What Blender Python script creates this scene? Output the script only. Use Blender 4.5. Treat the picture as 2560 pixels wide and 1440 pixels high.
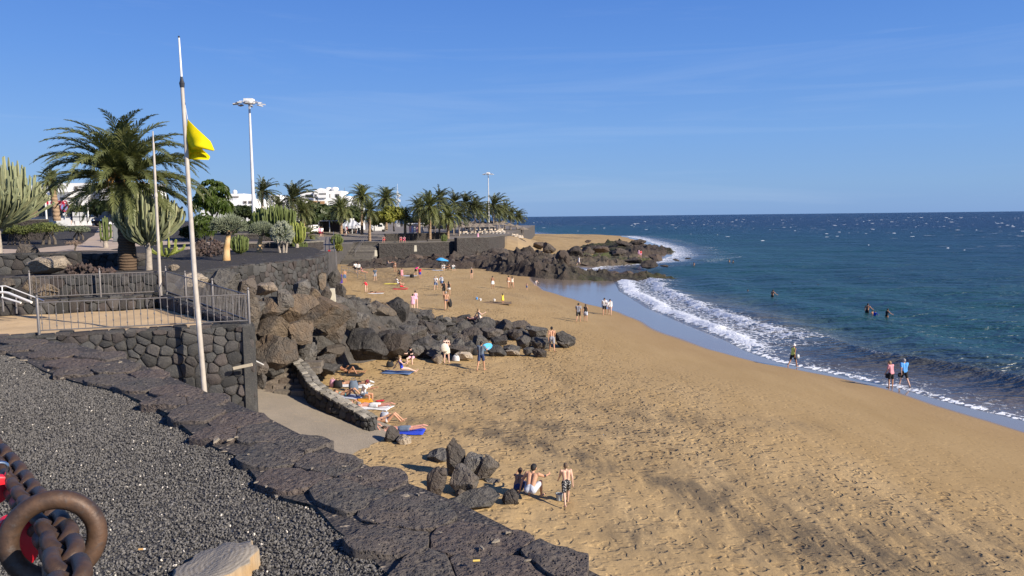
import bpy, bmesh, math, random
import numpy as np
from mathutils import Vector, Matrix, noise as mnoise

for _o in list(bpy.data.objects):
    bpy.data.objects.remove(_o)
scene = bpy.context.scene
COL = scene.collection
R = math.radians
rng = np.random.default_rng(7)
rnd = random.Random(11)

# ------------------------------------------------------------------ camera
CAM_Z = 10.5
FPX = 1934.0                                   # focal length in pixels of a 2560 px wide picture
PITCH, ROLL = R(5.28), R(0.64)
_f = np.array([0, math.cos(PITCH), -math.sin(PITCH)])
_r0 = np.array([1.0, 0, 0]); _u0 = np.array([0, math.sin(PITCH), math.cos(PITCH)])
_r = math.cos(ROLL) * _r0 - math.sin(ROLL) * _u0
_u = math.sin(ROLL) * _r0 + math.cos(ROLL) * _u0
cam_data = bpy.data.cameras.new('camera')
cam = bpy.data.objects.new('camera', cam_data)
COL.objects.link(cam)
cam_data.sensor_width = 36.0
cam_data.lens = 36.0 * FPX / 2560.0
cam_data.clip_start = 0.05
cam_data.clip_end = 60000
cam.matrix_world = Matrix((( _r[0], _u[0], -_f[0], 0), (_r[1], _u[1], -_f[1], 0), (_r[2], _u[2], -_f[2], CAM_Z), (0, 0, 0, 1)))
scene.camera = cam

def ray(px, py):
    return _f + (px - 1280) / FPX * _r + (720 - py) / FPX * _u
def atY(px, py, Y):
    d = ray(px, py); k = Y / d[1]
    return Vector((d[0] * k, Y, CAM_Z + d[2] * k))
def atZ(px, py, z):
    d = ray(px, py); k = (z - CAM_Z) / d[2]
    return Vector((d[0] * k, d[1] * k, z))

# ------------------------------------------------------------------ sky, sun, exposure
SUN_EL = R(29)
SUN_DIR = Vector((0.85 * math.cos(SUN_EL), -0.5268 * math.cos(SUN_EL), math.sin(SUN_EL)))
world = bpy.data.worlds.new('World'); scene.world = world; world.use_nodes = True
wn = world.node_tree.nodes; wl = world.node_tree.links
wn.clear()
w_out = wn.new('ShaderNodeOutputWorld'); w_bg = wn.new('ShaderNodeBackground')
sky = wn.new('ShaderNodeTexSky'); sky.sky_type = 'NISHITA'; sky.sun_disc = False
sky.sun_elevation = SUN_EL
sky.sun_rotation = math.atan2(SUN_DIR.x, SUN_DIR.y)
sky.altitude = 0; sky.air_density = 1.0; sky.dust_density = 0.25; sky.ozone_density = 3.0
w_hs = wn.new('ShaderNodeHueSaturation'); w_hs.inputs['Hue'].default_value = 0.515; w_hs.inputs['Saturation'].default_value = 1.12; w_hs.inputs['Value'].default_value = 1.0
wl.new(sky.outputs[0], w_hs.inputs['Color'])
# thin streaks of cirrus, all round the sky
w_tc = wn.new('ShaderNodeTexCoord'); w_map = wn.new('ShaderNodeMapping')
w_map.inputs['Rotation'].default_value = (R(7), R(4), 0.4); w_map.inputs['Scale'].default_value = (0.9, 0.9, 13.0)
w_nz = wn.new('ShaderNodeTexNoise'); w_nz.inputs['Scale'].default_value = 2.1; w_nz.inputs['Detail'].default_value = 7; w_nz.inputs['Roughness'].default_value = 0.6; w_nz.inputs['Distortion'].default_value = 0.6
w_rmp = wn.new('ShaderNodeMapRange'); w_rmp.inputs['From Min'].default_value = 0.53; w_rmp.inputs['From Max'].default_value = 0.85; w_rmp.inputs['To Max'].default_value = 0.15
w_mix = wn.new('ShaderNodeMix'); w_mix.data_type = 'RGBA'
wl.new(w_tc.outputs['Generated'], w_map.inputs[0]); wl.new(w_map.outputs[0], w_nz.inputs['Vector'])
wl.new(w_nz.outputs[0], w_rmp.inputs[0]); wl.new(w_rmp.outputs[0], w_mix.inputs[0])
# clear sea air: the belt above the horizon is blue, not yellow
w_sep = wn.new('ShaderNodeSeparateXYZ'); wl.new(w_tc.outputs['Generated'], w_sep.inputs[0])
w_el = wn.new('ShaderNodeMapRange'); w_el.inputs['From Max'].default_value = 1.0; wl.new(w_sep.outputs['Z'], w_el.inputs[0])
w_cr = wn.new('ShaderNodeValToRGB'); wl.new(w_el.outputs[0], w_cr.inputs[0])
_cr = w_cr.color_ramp
_cr.elements[0].position = 0.0; _cr.elements[0].color = (0.185, 0.375, 0.76, 1)
_cr.elements[1].position = 1.0; _cr.elements[1].color = (0.028, 0.105, 0.43, 1)
for _p, _c in ((0.035, (0.215, 0.415, 0.78, 1)), (0.10, (0.190, 0.405, 0.84, 1)), (0.19, (0.130, 0.330, 0.82, 1)), (0.28, (0.092, 0.260, 0.75, 1)), (0.5, (0.055, 0.18, 0.60, 1))):
    _e = _cr.elements.new(_p); _e.color = _c
w_sc = wn.new('ShaderNodeVectorMath'); w_sc.operation = 'SCALE'; wl.new(w_cr.outputs[0], w_sc.inputs[0]); w_sc.inputs['Scale'].default_value = 10.2
w_air = wn.new('ShaderNodeMix'); w_air.data_type = 'RGBA'; w_air.inputs[0].default_value = 0.82
wl.new(w_hs.outputs[0], w_air.inputs[6]); wl.new(w_sc.outputs[0], w_air.inputs[7])
wl.new(w_air.outputs[2], w_mix.inputs[6]); w_mix.inputs[7].default_value = (7.2, 8.2, 9.6, 1)
wl.new(w_mix.outputs[2], w_bg.inputs['Color'])
w_bg.inputs['Strength'].default_value = 0.0643
wl.new(w_bg.outputs[0], w_out.inputs[0])

sun_data = bpy.data.lights.new('sun', 'SUN'); sun_data.energy = 5.0; sun_data.angle = R(0.5); sun_data.color = (1.0, 0.90, 0.76)
sun = bpy.data.objects.new('sun', sun_data); COL.objects.link(sun)
sun.rotation_euler = (-SUN_DIR).to_track_quat('-Z', 'Y').to_euler()
sun.location = SUN_DIR * 60

scene.view_settings.view_transform = 'Standard'; scene.view_settings.look = 'None'
scene.view_settings.exposure = 0.6; scene.view_settings.gamma = 1.0
scene.view_settings.use_curve_mapping = False
scene.render.engine = 'CYCLES'
scene.cycles.max_bounces = 5; scene.cycles.diffuse_bounces = 2; scene.cycles.glossy_bounces = 2
scene.cycles.transparent_max_bounces = 6; scene.cycles.transmission_bounces = 2
scene.cycles.use_adaptive_sampling = True
try:
    scene.cycles.use_denoising = True
except Exception:
    pass

# ------------------------------------------------------------------ helpers: noise
def _h(ix, iy, iz, seed):
    n = (ix.astype(np.int64) * 374761393 + iy.astype(np.int64) * 668265263 + iz.astype(np.int64) * 2147483647 + seed * 974711) & 0x7fffffff
    n = ((n ^ (n >> 13)) * 1274126177) & 0x7fffffff
    n = n ^ (n >> 16)
    return (n & 0xffff) / 65535.0
def vnoise(x, y, z=None, seed=0):
    x = np.asarray(x, float); y = np.asarray(y, float)
    if z is None:
        z = np.zeros_like(x)
    z = np.asarray(z, float)
    ix, iy, iz = np.floor(x), np.floor(y), np.floor(z)
    fx, fy, fz = x - ix, y - iy, z - iz
    fx, fy, fz = [t * t * (3 - 2 * t) for t in (fx, fy, fz)]
    out = 0
    for a in (0, 1):
        for b in (0, 1):
            for c in (0, 1):
                w = (fx if a else 1 - fx) * (fy if b else 1 - fy) * (fz if c else 1 - fz)
                out = out + w * _h(ix + a, iy + b, iz + c, seed)
    return out                                   # 0..1
def fbm(x, y, z=None, seed=0, oct=4, gain=0.5):
    a, s, t = 1.0, 0.0, 0.0
    for i in range(oct):
        k = 2.03 ** i
        s = s + a * (vnoise(x * k + i * 17.3, y * k - i * 9.1, None if z is None else z * k + i * 4.7, seed + i) - 0.5); t += a; a *= gain
    return s / t * 2                             # about -1..1
def ridged(x, y, seed=0, oct=4):
    a, s, t = 1.0, 0.0, 0.0
    for i in range(oct):
        k = 2.1 ** i
        s = s + a * (1 - np.abs(2 * vnoise(x * k + i * 7.7, y * k + i * 3.3, None, seed + i) - 1)); t += a; a *= 0.5
    return s / t                                 # 0..1
def sstep(a, b, x):
    t = np.clip((np.asarray(x, float) - a) / (b - a), 0, 1)
    return t * t * (3 - 2 * t)

# ------------------------------------------------------------------ helpers: meshes and objects
def mesh_new(name, verts, faces, mat=None, smooth=False, sharp=None):
    me = bpy.data.meshes.new(name)
    v = np.asarray(verts, dtype=np.float32).reshape(-1, 3)
    if isinstance(faces, np.ndarray):
        nf, k = faces.shape
        me.vertices.add(len(v)); me.vertices.foreach_set('co', v.ravel())
        me.loops.add(nf * k); me.loops.foreach_set('vertex_index', faces.astype(np.int32).ravel())
        me.polygons.add(nf)
        me.polygons.foreach_set('loop_start', np.arange(0, nf * k, k, dtype=np.int32))
        me.polygons.foreach_set('loop_total', np.full(nf, k, dtype=np.int32))
        me.update(calc_edges=True)
    else:
        me.from_pydata([tuple(p) for p in v.tolist()], [], faces)
        me.update()
    if smooth:
        me.polygons.foreach_set('use_smooth', np.ones(len(me.polygons), dtype=bool))
        if sharp:
            try: me.set_sharp_from_angle(angle=R(sharp))
            except Exception: pass
    if mat is not None:
        me.materials.append(mat)
    return me
def add_attr(me, name, vals):
    a = me.attributes.new(name, 'FLOAT', 'POINT')
    a.data.foreach_set('value', np.asarray(vals, dtype=np.float32).ravel())
class MB:
    """collects faces of one mesh"""
    def __init__(s): s.v = []; s.f = []
    def add(s, verts, faces):
        o = len(s.v); s.v.extend([tuple(map(float, p)) for p in verts]); s.f.extend([tuple(i + o for i in f) for f in faces]); return s
    def box(s, c, d, rz=0.0, taper=1.0):
        hx, hy, hz = d[0] / 2, d[1] / 2, d[2] / 2
        cs, sn = math.cos(rz), math.sin(rz)
        vs = []
        for z, t in ((-hz, 1.0), (hz, taper)):
            for x, y in ((-hx, -hy), (hx, -hy), (hx, hy), (-hx, hy)):
                x, y = x * t, y * t
                vs.append((c[0] + x * cs - y * sn, c[1] + x * sn + y * cs, c[2] + z))
        return s.add(vs, [(0, 3, 2, 1), (4, 5, 6, 7), (0, 1, 5, 4), (1, 2, 6, 5), (2, 3, 7, 6), (3, 0, 4, 7)])
    def tube(s, pts, rad, n=8, cap=True, star=None):
        pts = [Vector(p) for p in pts]
        m = len(pts)
        if not hasattr(rad, '__len__'): rad = [rad] * m
        t0 = (pts[1] - pts[0]).normalized()
        a = Vector((0, 0, 1)) if abs(t0.z) < 0.9 else Vector((1, 0, 0))
        nx = t0.cross(a).normalized()
        o = len(s.v)
        for i in range(m):
            t = (pts[min(i + 1, m - 1)] - pts[max(i - 1, 0)]).normalized()
            nx = (nx - t * nx.dot(t)).normalized(); ny = t.cross(nx)
            for j in range(n):
                r = rad[i] * (star if (star and j % 2) else 1.0)
                an = 2 * math.pi * j / n
                p = pts[i] + nx * (r * math.cos(an)) + ny * (r * math.sin(an))
                s.v.append((p.x, p.y, p.z))
        for i in range(m - 1):
            for j in range(n):
                k = (j + 1) % n
                s.f.append((o + i * n + j, o + i * n + k, o + (i + 1) * n + k, o + (i + 1) * n + j))
        if cap:
            s.f.append(tuple(o + j for j in reversed(range(n)))); s.f.append(tuple(o + (m - 1) * n + j for j in range(n)))
        return s
    def prism(s, poly, z0, z1):
        n = len(poly); o = len(s.v)
        s.v.extend([(p[0], p[1], z0) for p in poly]); s.v.extend([(p[0], p[1], z1) for p in poly])
        s.f.append(tuple(o + i for i in reversed(range(n)))); s.f.append(tuple(o + n + i for i in range(n)))
        for i in range(n):
            k = (i + 1) % n
            s.f.append((o + i, o + k, o + n + k, o + n + i))
        return s
    def lathe(s, prof, c=(0, 0, 0), n=16):
        o = len(s.v); m = len(prof)
        for r, z in prof:
            for j in range(n):
                a = 2 * math.pi * j / n
                s.v.append((c[0] + r * math.cos(a), c[1] + r * math.sin(a), c[2] + z))
        for i in range(m - 1):
            for j in range(n):
                k = (j + 1) % n
                s.f.append((o + i * n + j, o + i * n + k, o + (i + 1) * n + k, o + (i + 1) * n + j))
        s.f.append(tuple(o + j for j in reversed(range(n)))); s.f.append(tuple(o + (m - 1) * n + j for j in range(n)))
        return s
    def mesh(s, name, mat, smooth=False, sharp=None):
        return mesh_new(name, s.v, s.f, mat, smooth, sharp)
    def build(s, name, mat, parent=None, smooth=False, sharp=40):
        return obj(name, s.mesh(name, mat, smooth, sharp), parent)
def obj(name, me, parent=None, loc=None, rot=None, scale=None):
    o = bpy.data.objects.new(name, me); COL.objects.link(o)
    if parent is not None: o.parent = parent
    if loc is not None: o.location = loc
    if rot is not None: o.rotation_euler = rot
    if scale is not None: o.scale = scale if hasattr(scale, '__len__') else (scale,) * 3
    return o
def tag(o, label, cat, group=None):
    o['label'] = label; o['category'] = cat
    if group: o['group'] = group
    return o
def structure(o): o['kind'] = 'structure'; return o
def stuff(o): o['kind'] = 'stuff'; return o
def empty(name, loc, rz=0.0, label=None, cat=None, group=None, scale=None):
    o = bpy.data.objects.new(name, None); COL.objects.link(o); o.location = loc; o.rotation_euler = (0, 0, rz)
    o.empty_display_size = 0.1
    if scale is not None: o.scale = (scale,) * 3
    if label: tag(o, label, cat, group)
    return o
def children_of(o): return [c for c in bpy.data.objects if c.parent == o]
def copy_tree(root, kids, loc=None, rz=None, scale=None, label=None, group=None):
    """kids: list of (child, [grandchildren])"""
    r = root.copy(); COL.objects.link(r)
    if loc is not None: r.location = loc
    if rz is not None: r.rotation_euler = (0, 0, rz)
    if scale is not None: r.scale = scale if hasattr(scale, '__len__') else (scale,) * 3
    if label: r['label'] = label
    if group: r['group'] = group
    for c, gs in kids:
        k = c.copy(); COL.objects.link(k); k.parent = r
        for g in gs:
            q = g.copy(); COL.objects.link(q); q.parent = k
    return r

# ------------------------------------------------------------------ helpers: materials
class NT:
    def __init__(s, name):
        s.m = bpy.data.materials.new(name); s.m.use_nodes = True
        s.t = s.m.node_tree; s.n = s.t.nodes; s.l = s.t.links
        s.b = s.n['Principled BSDF']; s.out = s.n['Material Output']
        s._pos = None
    def new(s, typ, **kw):
        n = s.n.new(typ)
        for k, v in kw.items(): setattr(n, k, v)
        return n
    def link(s, a, b): s.l.new(a, b)
    def set(s, sock, v):
        if hasattr(v, 'is_output'): s.l.new(v, sock)
        elif hasattr(v, '__len__') and len(v) == 3 and sock.type == 'RGBA': sock.default_value = (*v, 1)
        else: sock.default_value = v
    def pos(s):
        if s._pos is None: s._pos = s.new('ShaderNodeNewGeometry').outputs['Position']
        return s._pos
    def objco(s): return s.new('ShaderNodeTexCoord').outputs['Object']
    def mapping(s, vec, scale=(1, 1, 1), rot=(0, 0, 0), loc=(0, 0, 0)):
        n = s.new('ShaderNodeMapping'); s.link(vec, n.inputs[0]); n.inputs['Scale'].default_value = scale; n.inputs['Rotation'].default_value = rot; n.inputs['Location'].default_value = loc
        return n.outputs[0]
    def noise(s, vec, scale, detail=4, rough=0.55, dist=0.0):
        n = s.new('ShaderNodeTexNoise'); s.link(vec, n.inputs['Vector']); n.inputs['Scale'].default_value = scale; n.inputs['Detail'].default_value = detail; n.inputs['Roughness'].default_value = rough; n.inputs['Distortion'].default_value = dist
        return n.outputs[0]
    def voro(s, vec, scale, feature='F1', rand=1.0, out='Distance'):
        n = s.new('ShaderNodeTexVoronoi', feature=feature); s.link(vec, n.inputs['Vector']); n.inputs['Scale'].default_value = scale; n.inputs['Randomness'].default_value = rand
        return n.outputs[out]
    def rng(s, v, a, b, c=0.0, d=1.0, smooth=False):
        n = s.new('ShaderNodeMapRange'); n.interpolation_type = 'SMOOTHSTEP' if smooth else 'LINEAR'
        s.set(n.inputs[0], v); n.inputs[1].default_value = a; n.inputs[2].default_value = b; n.inputs[3].default_value = c; n.inputs[4].default_value = d
        return n.outputs[0]
    def math(s, op, a, b=0.0, clamp=False):
        n = s.new('ShaderNodeMath', operation=op); n.use_clamp = clamp; s.set(n.inputs[0], a); s.set(n.inputs[1], b); return n.outputs[0]
    def mix(s, f, a, b, mode='MIX'):
        n = s.new('ShaderNodeMix', data_type='RGBA', blend_type=mode); s.set(n.inputs[0], f); s.set(n.inputs[6], a); s.set(n.inputs[7], b); return n.outputs[2]
    def attr(s, name):
        n = s.new('ShaderNodeAttribute'); n.attribute_name = name; return n.outputs['Fac']
    def orand(s): return s.new('ShaderNodeObjectInfo').outputs['Random']
    def bump(s, h, strength=0.5, dist=0.05, normal=None):
        n = s.new('ShaderNodeBump'); n.inputs['Strength'].default_value = strength; n.inputs['Distance'].default_value = dist
        s.set(n.inputs['Height'], h)
        if normal is not None: s.link(normal, n.inputs['Normal'])
        return n.outputs[0]
    def fin(s, color=None, rough=None, normal=None, metal=None, spec=None):
        if color is not None: s.set(s.b.inputs['Base Color'], color)
        if rough is not None: s.set(s.b.inputs['Roughness'], rough)
        if normal is not None: s.link(normal, s.b.inputs['Normal'])
        if metal is not None: s.set(s.b.inputs['Metallic'], metal)
        if spec is not None: s.set(s.b.inputs['Specular IOR Level'], spec)
        return s.m
_MC = {}
def plain(name, col, rough=0.6, col2=None, scale=6.0, metal=0.0, bump=0.0, bscale=40.0, rand=0.0, spec=None, co='obj'):
    """a simple procedural material: two tones mixed by noise, a fine bump, a tint that differs from object to object"""
    if name in _MC: return _MC[name]
    t = NT(name)
    vec = t.objco() if co == 'obj' else t.pos()
    if col2 is None: col2 = tuple(c * 0.82 for c in col)
    c = t.mix(t.rng(t.noise(vec, scale, 5), 0.32, 0.68), col, col2)
    if rand:
        k = t.rng(t.orand(), 0, 1, 1 - rand, 1 + rand)
        vm = t.new('ShaderNodeVectorMath', operation='SCALE'); t.link(c, vm.inputs[0]); t.link(k, vm.inputs['Scale']); c = vm.outputs[0]
    nrm = t.bump(t.noise(vec, bscale, 6), bump, 0.03) if bump else None
    _MC[name] = t.fin(c, rough, nrm, metal, spec)
    return _MC[name]
# ================================================================== shoreline and beach height
_shore_px = [(3600, 1330), (2900, 1142), (2560, 1050), (2400, 1012), (2250, 970), (2100, 937), (1960, 909), (1870, 878), (1820, 852), (1720, 812), (1620, 770), (1552, 728), (1538, 702)]
SHORE = [atZ(x, y, 0.0).to_2d() for x, y in _shore_px]
SHORE += [Vector(p) for p in [(15, 138), (14, 150), (20, 163), (33, 176), (42, 200), (50, 248), (56, 330), (58, 388), (22, 415), (8, 520), (-40, 700), (-300, 900), (-900, 1000)]]
SHORE = [SHORE[0] + Vector((14, -30))] + SHORE
_sh = np.array([tuple(p) for p in SHORE])
def shore_dist(x, y):
    """signed distance to the water's edge: > 0 on land (left of the line), < 0 at sea"""
    x = np.asarray(x, float); y = np.asarray(y, float)
    best = np.full(x.shape, 1e18); sgn = np.ones(x.shape)
    for a, b in zip(_sh[:-1], _sh[1:]):
        dx, dy = b - a; L = dx * dx + dy * dy
        t = np.clip(((x - a[0]) * dx + (y - a[1]) * dy) / L, 0, 1)
        qx, qy = x - (a[0] + t * dx), y - (a[1] + t * dy)
        d = qx * qx + qy * qy
        cr = dx * (y - a[1]) - dy * (x - a[0])
        m = d < best
        best = np.where(m, d, best); sgn = np.where(m, np.where(cr > 0, 1.0, -1.0), sgn)
    return np.sqrt(best) * sgn
def beach_z_d(d, x, y):
    z = np.where(d < 0, 0.09 * d, np.where(d < 18, 0.082 * d - 0.0005 * d * d, 1.314 + 0.031 * (d - 18)))
    z = np.minimum(z, 3.1 + 0.006 * d)
    z = z + 0.05 * (np.sin(0.37 * np.asarray(x) + 0.11 * np.asarray(y)) + np.sin(0.23 * np.asarray(y) - 0.15 * np.asarray(x) + 1.3)) * sstep(6, 18, d)
    z = z + 0.8 * np.exp(-((np.asarray(x) + 7.5) / 9.0) ** 2 - ((np.asarray(y) - 70.0) / 11.0) ** 2)
    return np.maximum(z, -2.5)
def beach_z(x, y):
    x = np.atleast_1d(np.asarray(x, float)); y = np.atleast_1d(np.asarray(y, float))
    return float(beach_z_d(shore_dist(x, y), x, y)[0])
def on_beach(px, py):
    z = 1.5
    for _ in range(6):
        p = atZ(px, py, z); z = 0.3 * z + 0.7 * beach_z(p.x, p.y)
    p = atZ(px, py, z); p.z = beach_z(p.x, p.y)
    return p

# ------------------------------------------------------------------ sand material
def make_sand():
    t = NT('beach_sand'); p = t.pos(); d = t.attr('shore')
    n_big = t.attr('big')
    n_mid = t.noise(t.mapping(p, (0.55, 0.16, 0.5), (0, 0, 0.42)), 1.0, 4, 0.62)
    n_fine = t.noise(p, 7.0, 3, 0.7)
    dry = t.mix(t.rng(n_mid, 0.3, 0.7), (0.470, 0.333, 0.168), (0.375, 0.254, 0.117))
    moist = t.mix(t.rng(n_mid, 0.3, 0.7), (0.385, 0.265, 0.126), (0.33, 0.222, 0.100))
    dd = t.math('ADD', d, t.rng(n_big, 0.3, 0.7, -7, 7))
    c = t.mix(t.rng(dd, 5, 24, smooth=True), moist, dry)
    # bands of black volcanic grains
    band = t.math('MULTIPLY', t.math('ADD', t.math('MULTIPLY', t.rng(n_big, 0.47, 0.70, smooth=True), 0.70), t.attr('band')), t.rng(t.noise(t.mapping(p, (1.9, 0.45, 1.0), (0, 0, 0.9)), 1.0, 4, 0.65), 0.34, 0.62))
    band = t.math('MULTIPLY', band, t.rng(d, 6, 16, smooth=True), True)
    c = t.mix(t.math('MULTIPLY', band, 0.92), c, (0.135, 0.105, 0.068))
    c = t.mix(t.rng(n_fine, 0.35, 0.75, 0.0, 0.30), c, (0.26, 0.178, 0.087))
    # footprints: trampled hollows, coloured darker towards their bottoms
    wv = t.new('ShaderNodeVectorMath', operation='ADD')
    wob = t.new('ShaderNodeTexNoise'); t.link(p, wob.inputs['Vector']); wob.inputs['Scale'].default_value = 2.6; wob.inputs['Detail'].default_value = 2
    sc = t.new('ShaderNodeVectorMath', operation='SCALE'); t.link(wob.outputs['Color'], sc.inputs[0]); sc.inputs['Scale'].default_value = 0.42
    t.link(p, wv.inputs[0]); t.link(sc.outputs[0], wv.inputs[1]); pw = wv.outputs[0]
    tramp = t.attr('tramp')
    f1 = t.voro(t.mapping(pw, (1.5, 2.5, 0.0), (0, 0, 0.5)), 1.0)
    f2 = t.voro(t.mapping(pw, (3.3, 1.9, 0.0), (0, 0, -0.5)), 1.0)
    f3 = t.voro(t.mapping(pw, (3.2, 5.4, 0.0), (0, 0, 1.0)), 1.0)
    m1 = t.rng(f1, 0.34, 0.14, smooth=True); m2 = t.rng(f2, 0.34, 0.14, smooth=True); m3 = t.rng(f3, 0.40, 0.12, smooth=True)
    mk = t.math('ADD', m1, t.math('ADD', t.math('MULTIPLY', m2, 0.85), t.math('MULTIPLY', m3, 0.5)), True)
    hh = t.math('SUBTRACT', t.math('MULTIPLY', n_fine, 0.55), mk)
    pat = t.rng(t.noise(t.mapping(p, (0.35, 0.22, 0.3), (0, 0, 0.4)), 1.0, 3, 0.65), 0.36, 0.60)
    c = t.mix(t.math('MULTIPLY', t.math('MULTIPLY', mk, pat), t.math('MULTIPLY', tramp, 0.68)), c, (0.150, 0.098, 0.052))
    # dark specks of dry weed washed up along the drift lines
    wd = t.math('MULTIPLY', t.rng(f3, 0.16, 0.07, smooth=True), t.rng(n_mid, 0.50, 0.60))
    c = t.mix(t.math('MULTIPLY', t.math('MULTIPLY', wd, t.rng(d, 4, 12)), 0.8), c, (0.07, 0.048, 0.03))
    # wet band that mirrors the sky
    wn_ = d
    wet = t.math('MULTIPLY', t.math('SUBTRACT', 1.0, t.rng(t.math('SUBTRACT', wn_, t.attr('wetw')), -0.5, 0.15, smooth=True)), 1.0)
    damp = t.math('SUBTRACT', 1.0, t.rng(t.math('SUBTRACT', wn_, t.attr('wetw')), 0.0, 5.0, smooth=True))
    c = t.mix(t.math('MULTIPLY', damp, 0.45), c, (0.28, 0.18, 0.088))
    c = t.mix(wet, c, (0.20, 0.155, 0.12))
    rough = t.rng(wet, 0, 1, 0.9, 0.13)
    st = t.math('ADD', t.math('MULTIPLY', tramp, 0.92), 0.08)
    bs = t.math('MULTIPLY', hh, t.math('MULTIPLY', st, t.math('SUBTRACT', 1.0, wet)))
    nb = t.bump(bs, 0.9, 0.075)
    return t.fin(c, rough, nb, spec=t.rng(wet, 0, 1, 0.12, 0.9))
M_SAND = make_sand()

def polar_grid(y0, y1, ny, t0, t1, nx, off=6.0):
    ys = np.geomspace(y0, y1, ny); ts = np.linspace(t0, t1, nx)
    T, Y = np.meshgrid(ts, ys); X = T * (Y + off)
    idx = np.arange(ny * nx).reshape(ny, nx)
    q = np.stack([idx[:-1, :-1], idx[:-1, 1:], idx[1:, 1:], idx[1:, :-1]], -1).reshape(-1, 4)
    return X.ravel(), Y.ravel(), q

def wet_width(x, y):
    return 2.4 + 2.2 * sstep(46, 62, y) + 9.0 * sstep(72, 118, y) * (1 - sstep(124, 150, y)) + 0.5 * np.sin(y * 0.21)
X, Y, q = polar_grid(14, 900, 480, -0.95, 0.95, 460)
D = shore_dist(X, Y)
Z = beach_z_d(D, X, Y)
tr = sstep(8, 20, D) * sstep(95, 40, Y)
foot = np.zeros_like(X)
Z = Z + tr * (0.055 * fbm(X * 1.5, Y * 1.5, None, 21, 3) - 0.05 * np.clip(ridged(X * 1.1 + 0.3 * Y, Y * 1.9, 31, 2) - 0.62, 0, 1))
Z = Z - 0.03 * sstep(0.5, -0.5, D)
me = mesh_new('beach', np.stack([X, Y, Z], 1), q, M_SAND, True)
add_attr(me, 'shore', D); add_attr(me, 'wetw', wet_width(X, Y) + 1.3 * fbm(X * 0.12, Y * 0.07, None, 15, 3))
cs, sn = math.cos(0.38), math.sin(0.38)
U, V = X * cs + Y * sn, -X * sn + Y * cs                    # V runs along the shore
bnd = np.zeros_like(X)
for pl, w_, a_ in (([(1020, 1045), (1250, 1088), (1400, 1130), (1550, 1180), (1700, 1216), (1790, 1260)], 0.8, 0.9), ([(900, 1000), (1150, 985), (1400, 1010), (1700, 1045), (2000, 1060)], 1.6, 0.45), ([(1100, 1040), (1300, 1060), (1500, 1072), (1650, 1082)], 0.9, 0.6), ([(1560, 1330), (1900, 1340), (2250, 1380), (2560, 1370)], 1.6, 0.5), ([(1850, 1240), (2200, 1270), (2500, 1330)], 1.1, 0.35)):
    pp = np.array([tuple(on_beach(a, b).to_2d()) for a, b in pl])
    dm = np.full(X.shape, 1e9)
    for a, b in zip(pp[:-1], pp[1:]):
        dv = b - a; tt = np.clip(((X - a[0]) * dv[0] + (Y - a[1]) * dv[1]) / (dv @ dv), 0, 1); dm = np.minimum(dm, np.hypot(X - a[0] - tt * dv[0], Y - a[1] - tt * dv[1]))
    dm = dm + 0.7 * w_ * fbm(X * 0.5, Y * 0.5, None, 131, 3)
    bnd = np.maximum(bnd, a_ * sstep(1.5 * w_, 0.2 * w_, dm))
add_attr(me, 'band', bnd)
add_attr(me, 'big', 0.5 + 0.5 * fbm(U * 0.14, V * 0.035, None, 101, 4))
add_attr(me, 'tramp', sstep(7, 20, D) * (0.45 + 0.55 * sstep(-0.35, 0.15, fbm(X * 0.16, Y * 0.12, None, 103, 3))))
structure(obj('beach', me))

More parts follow.
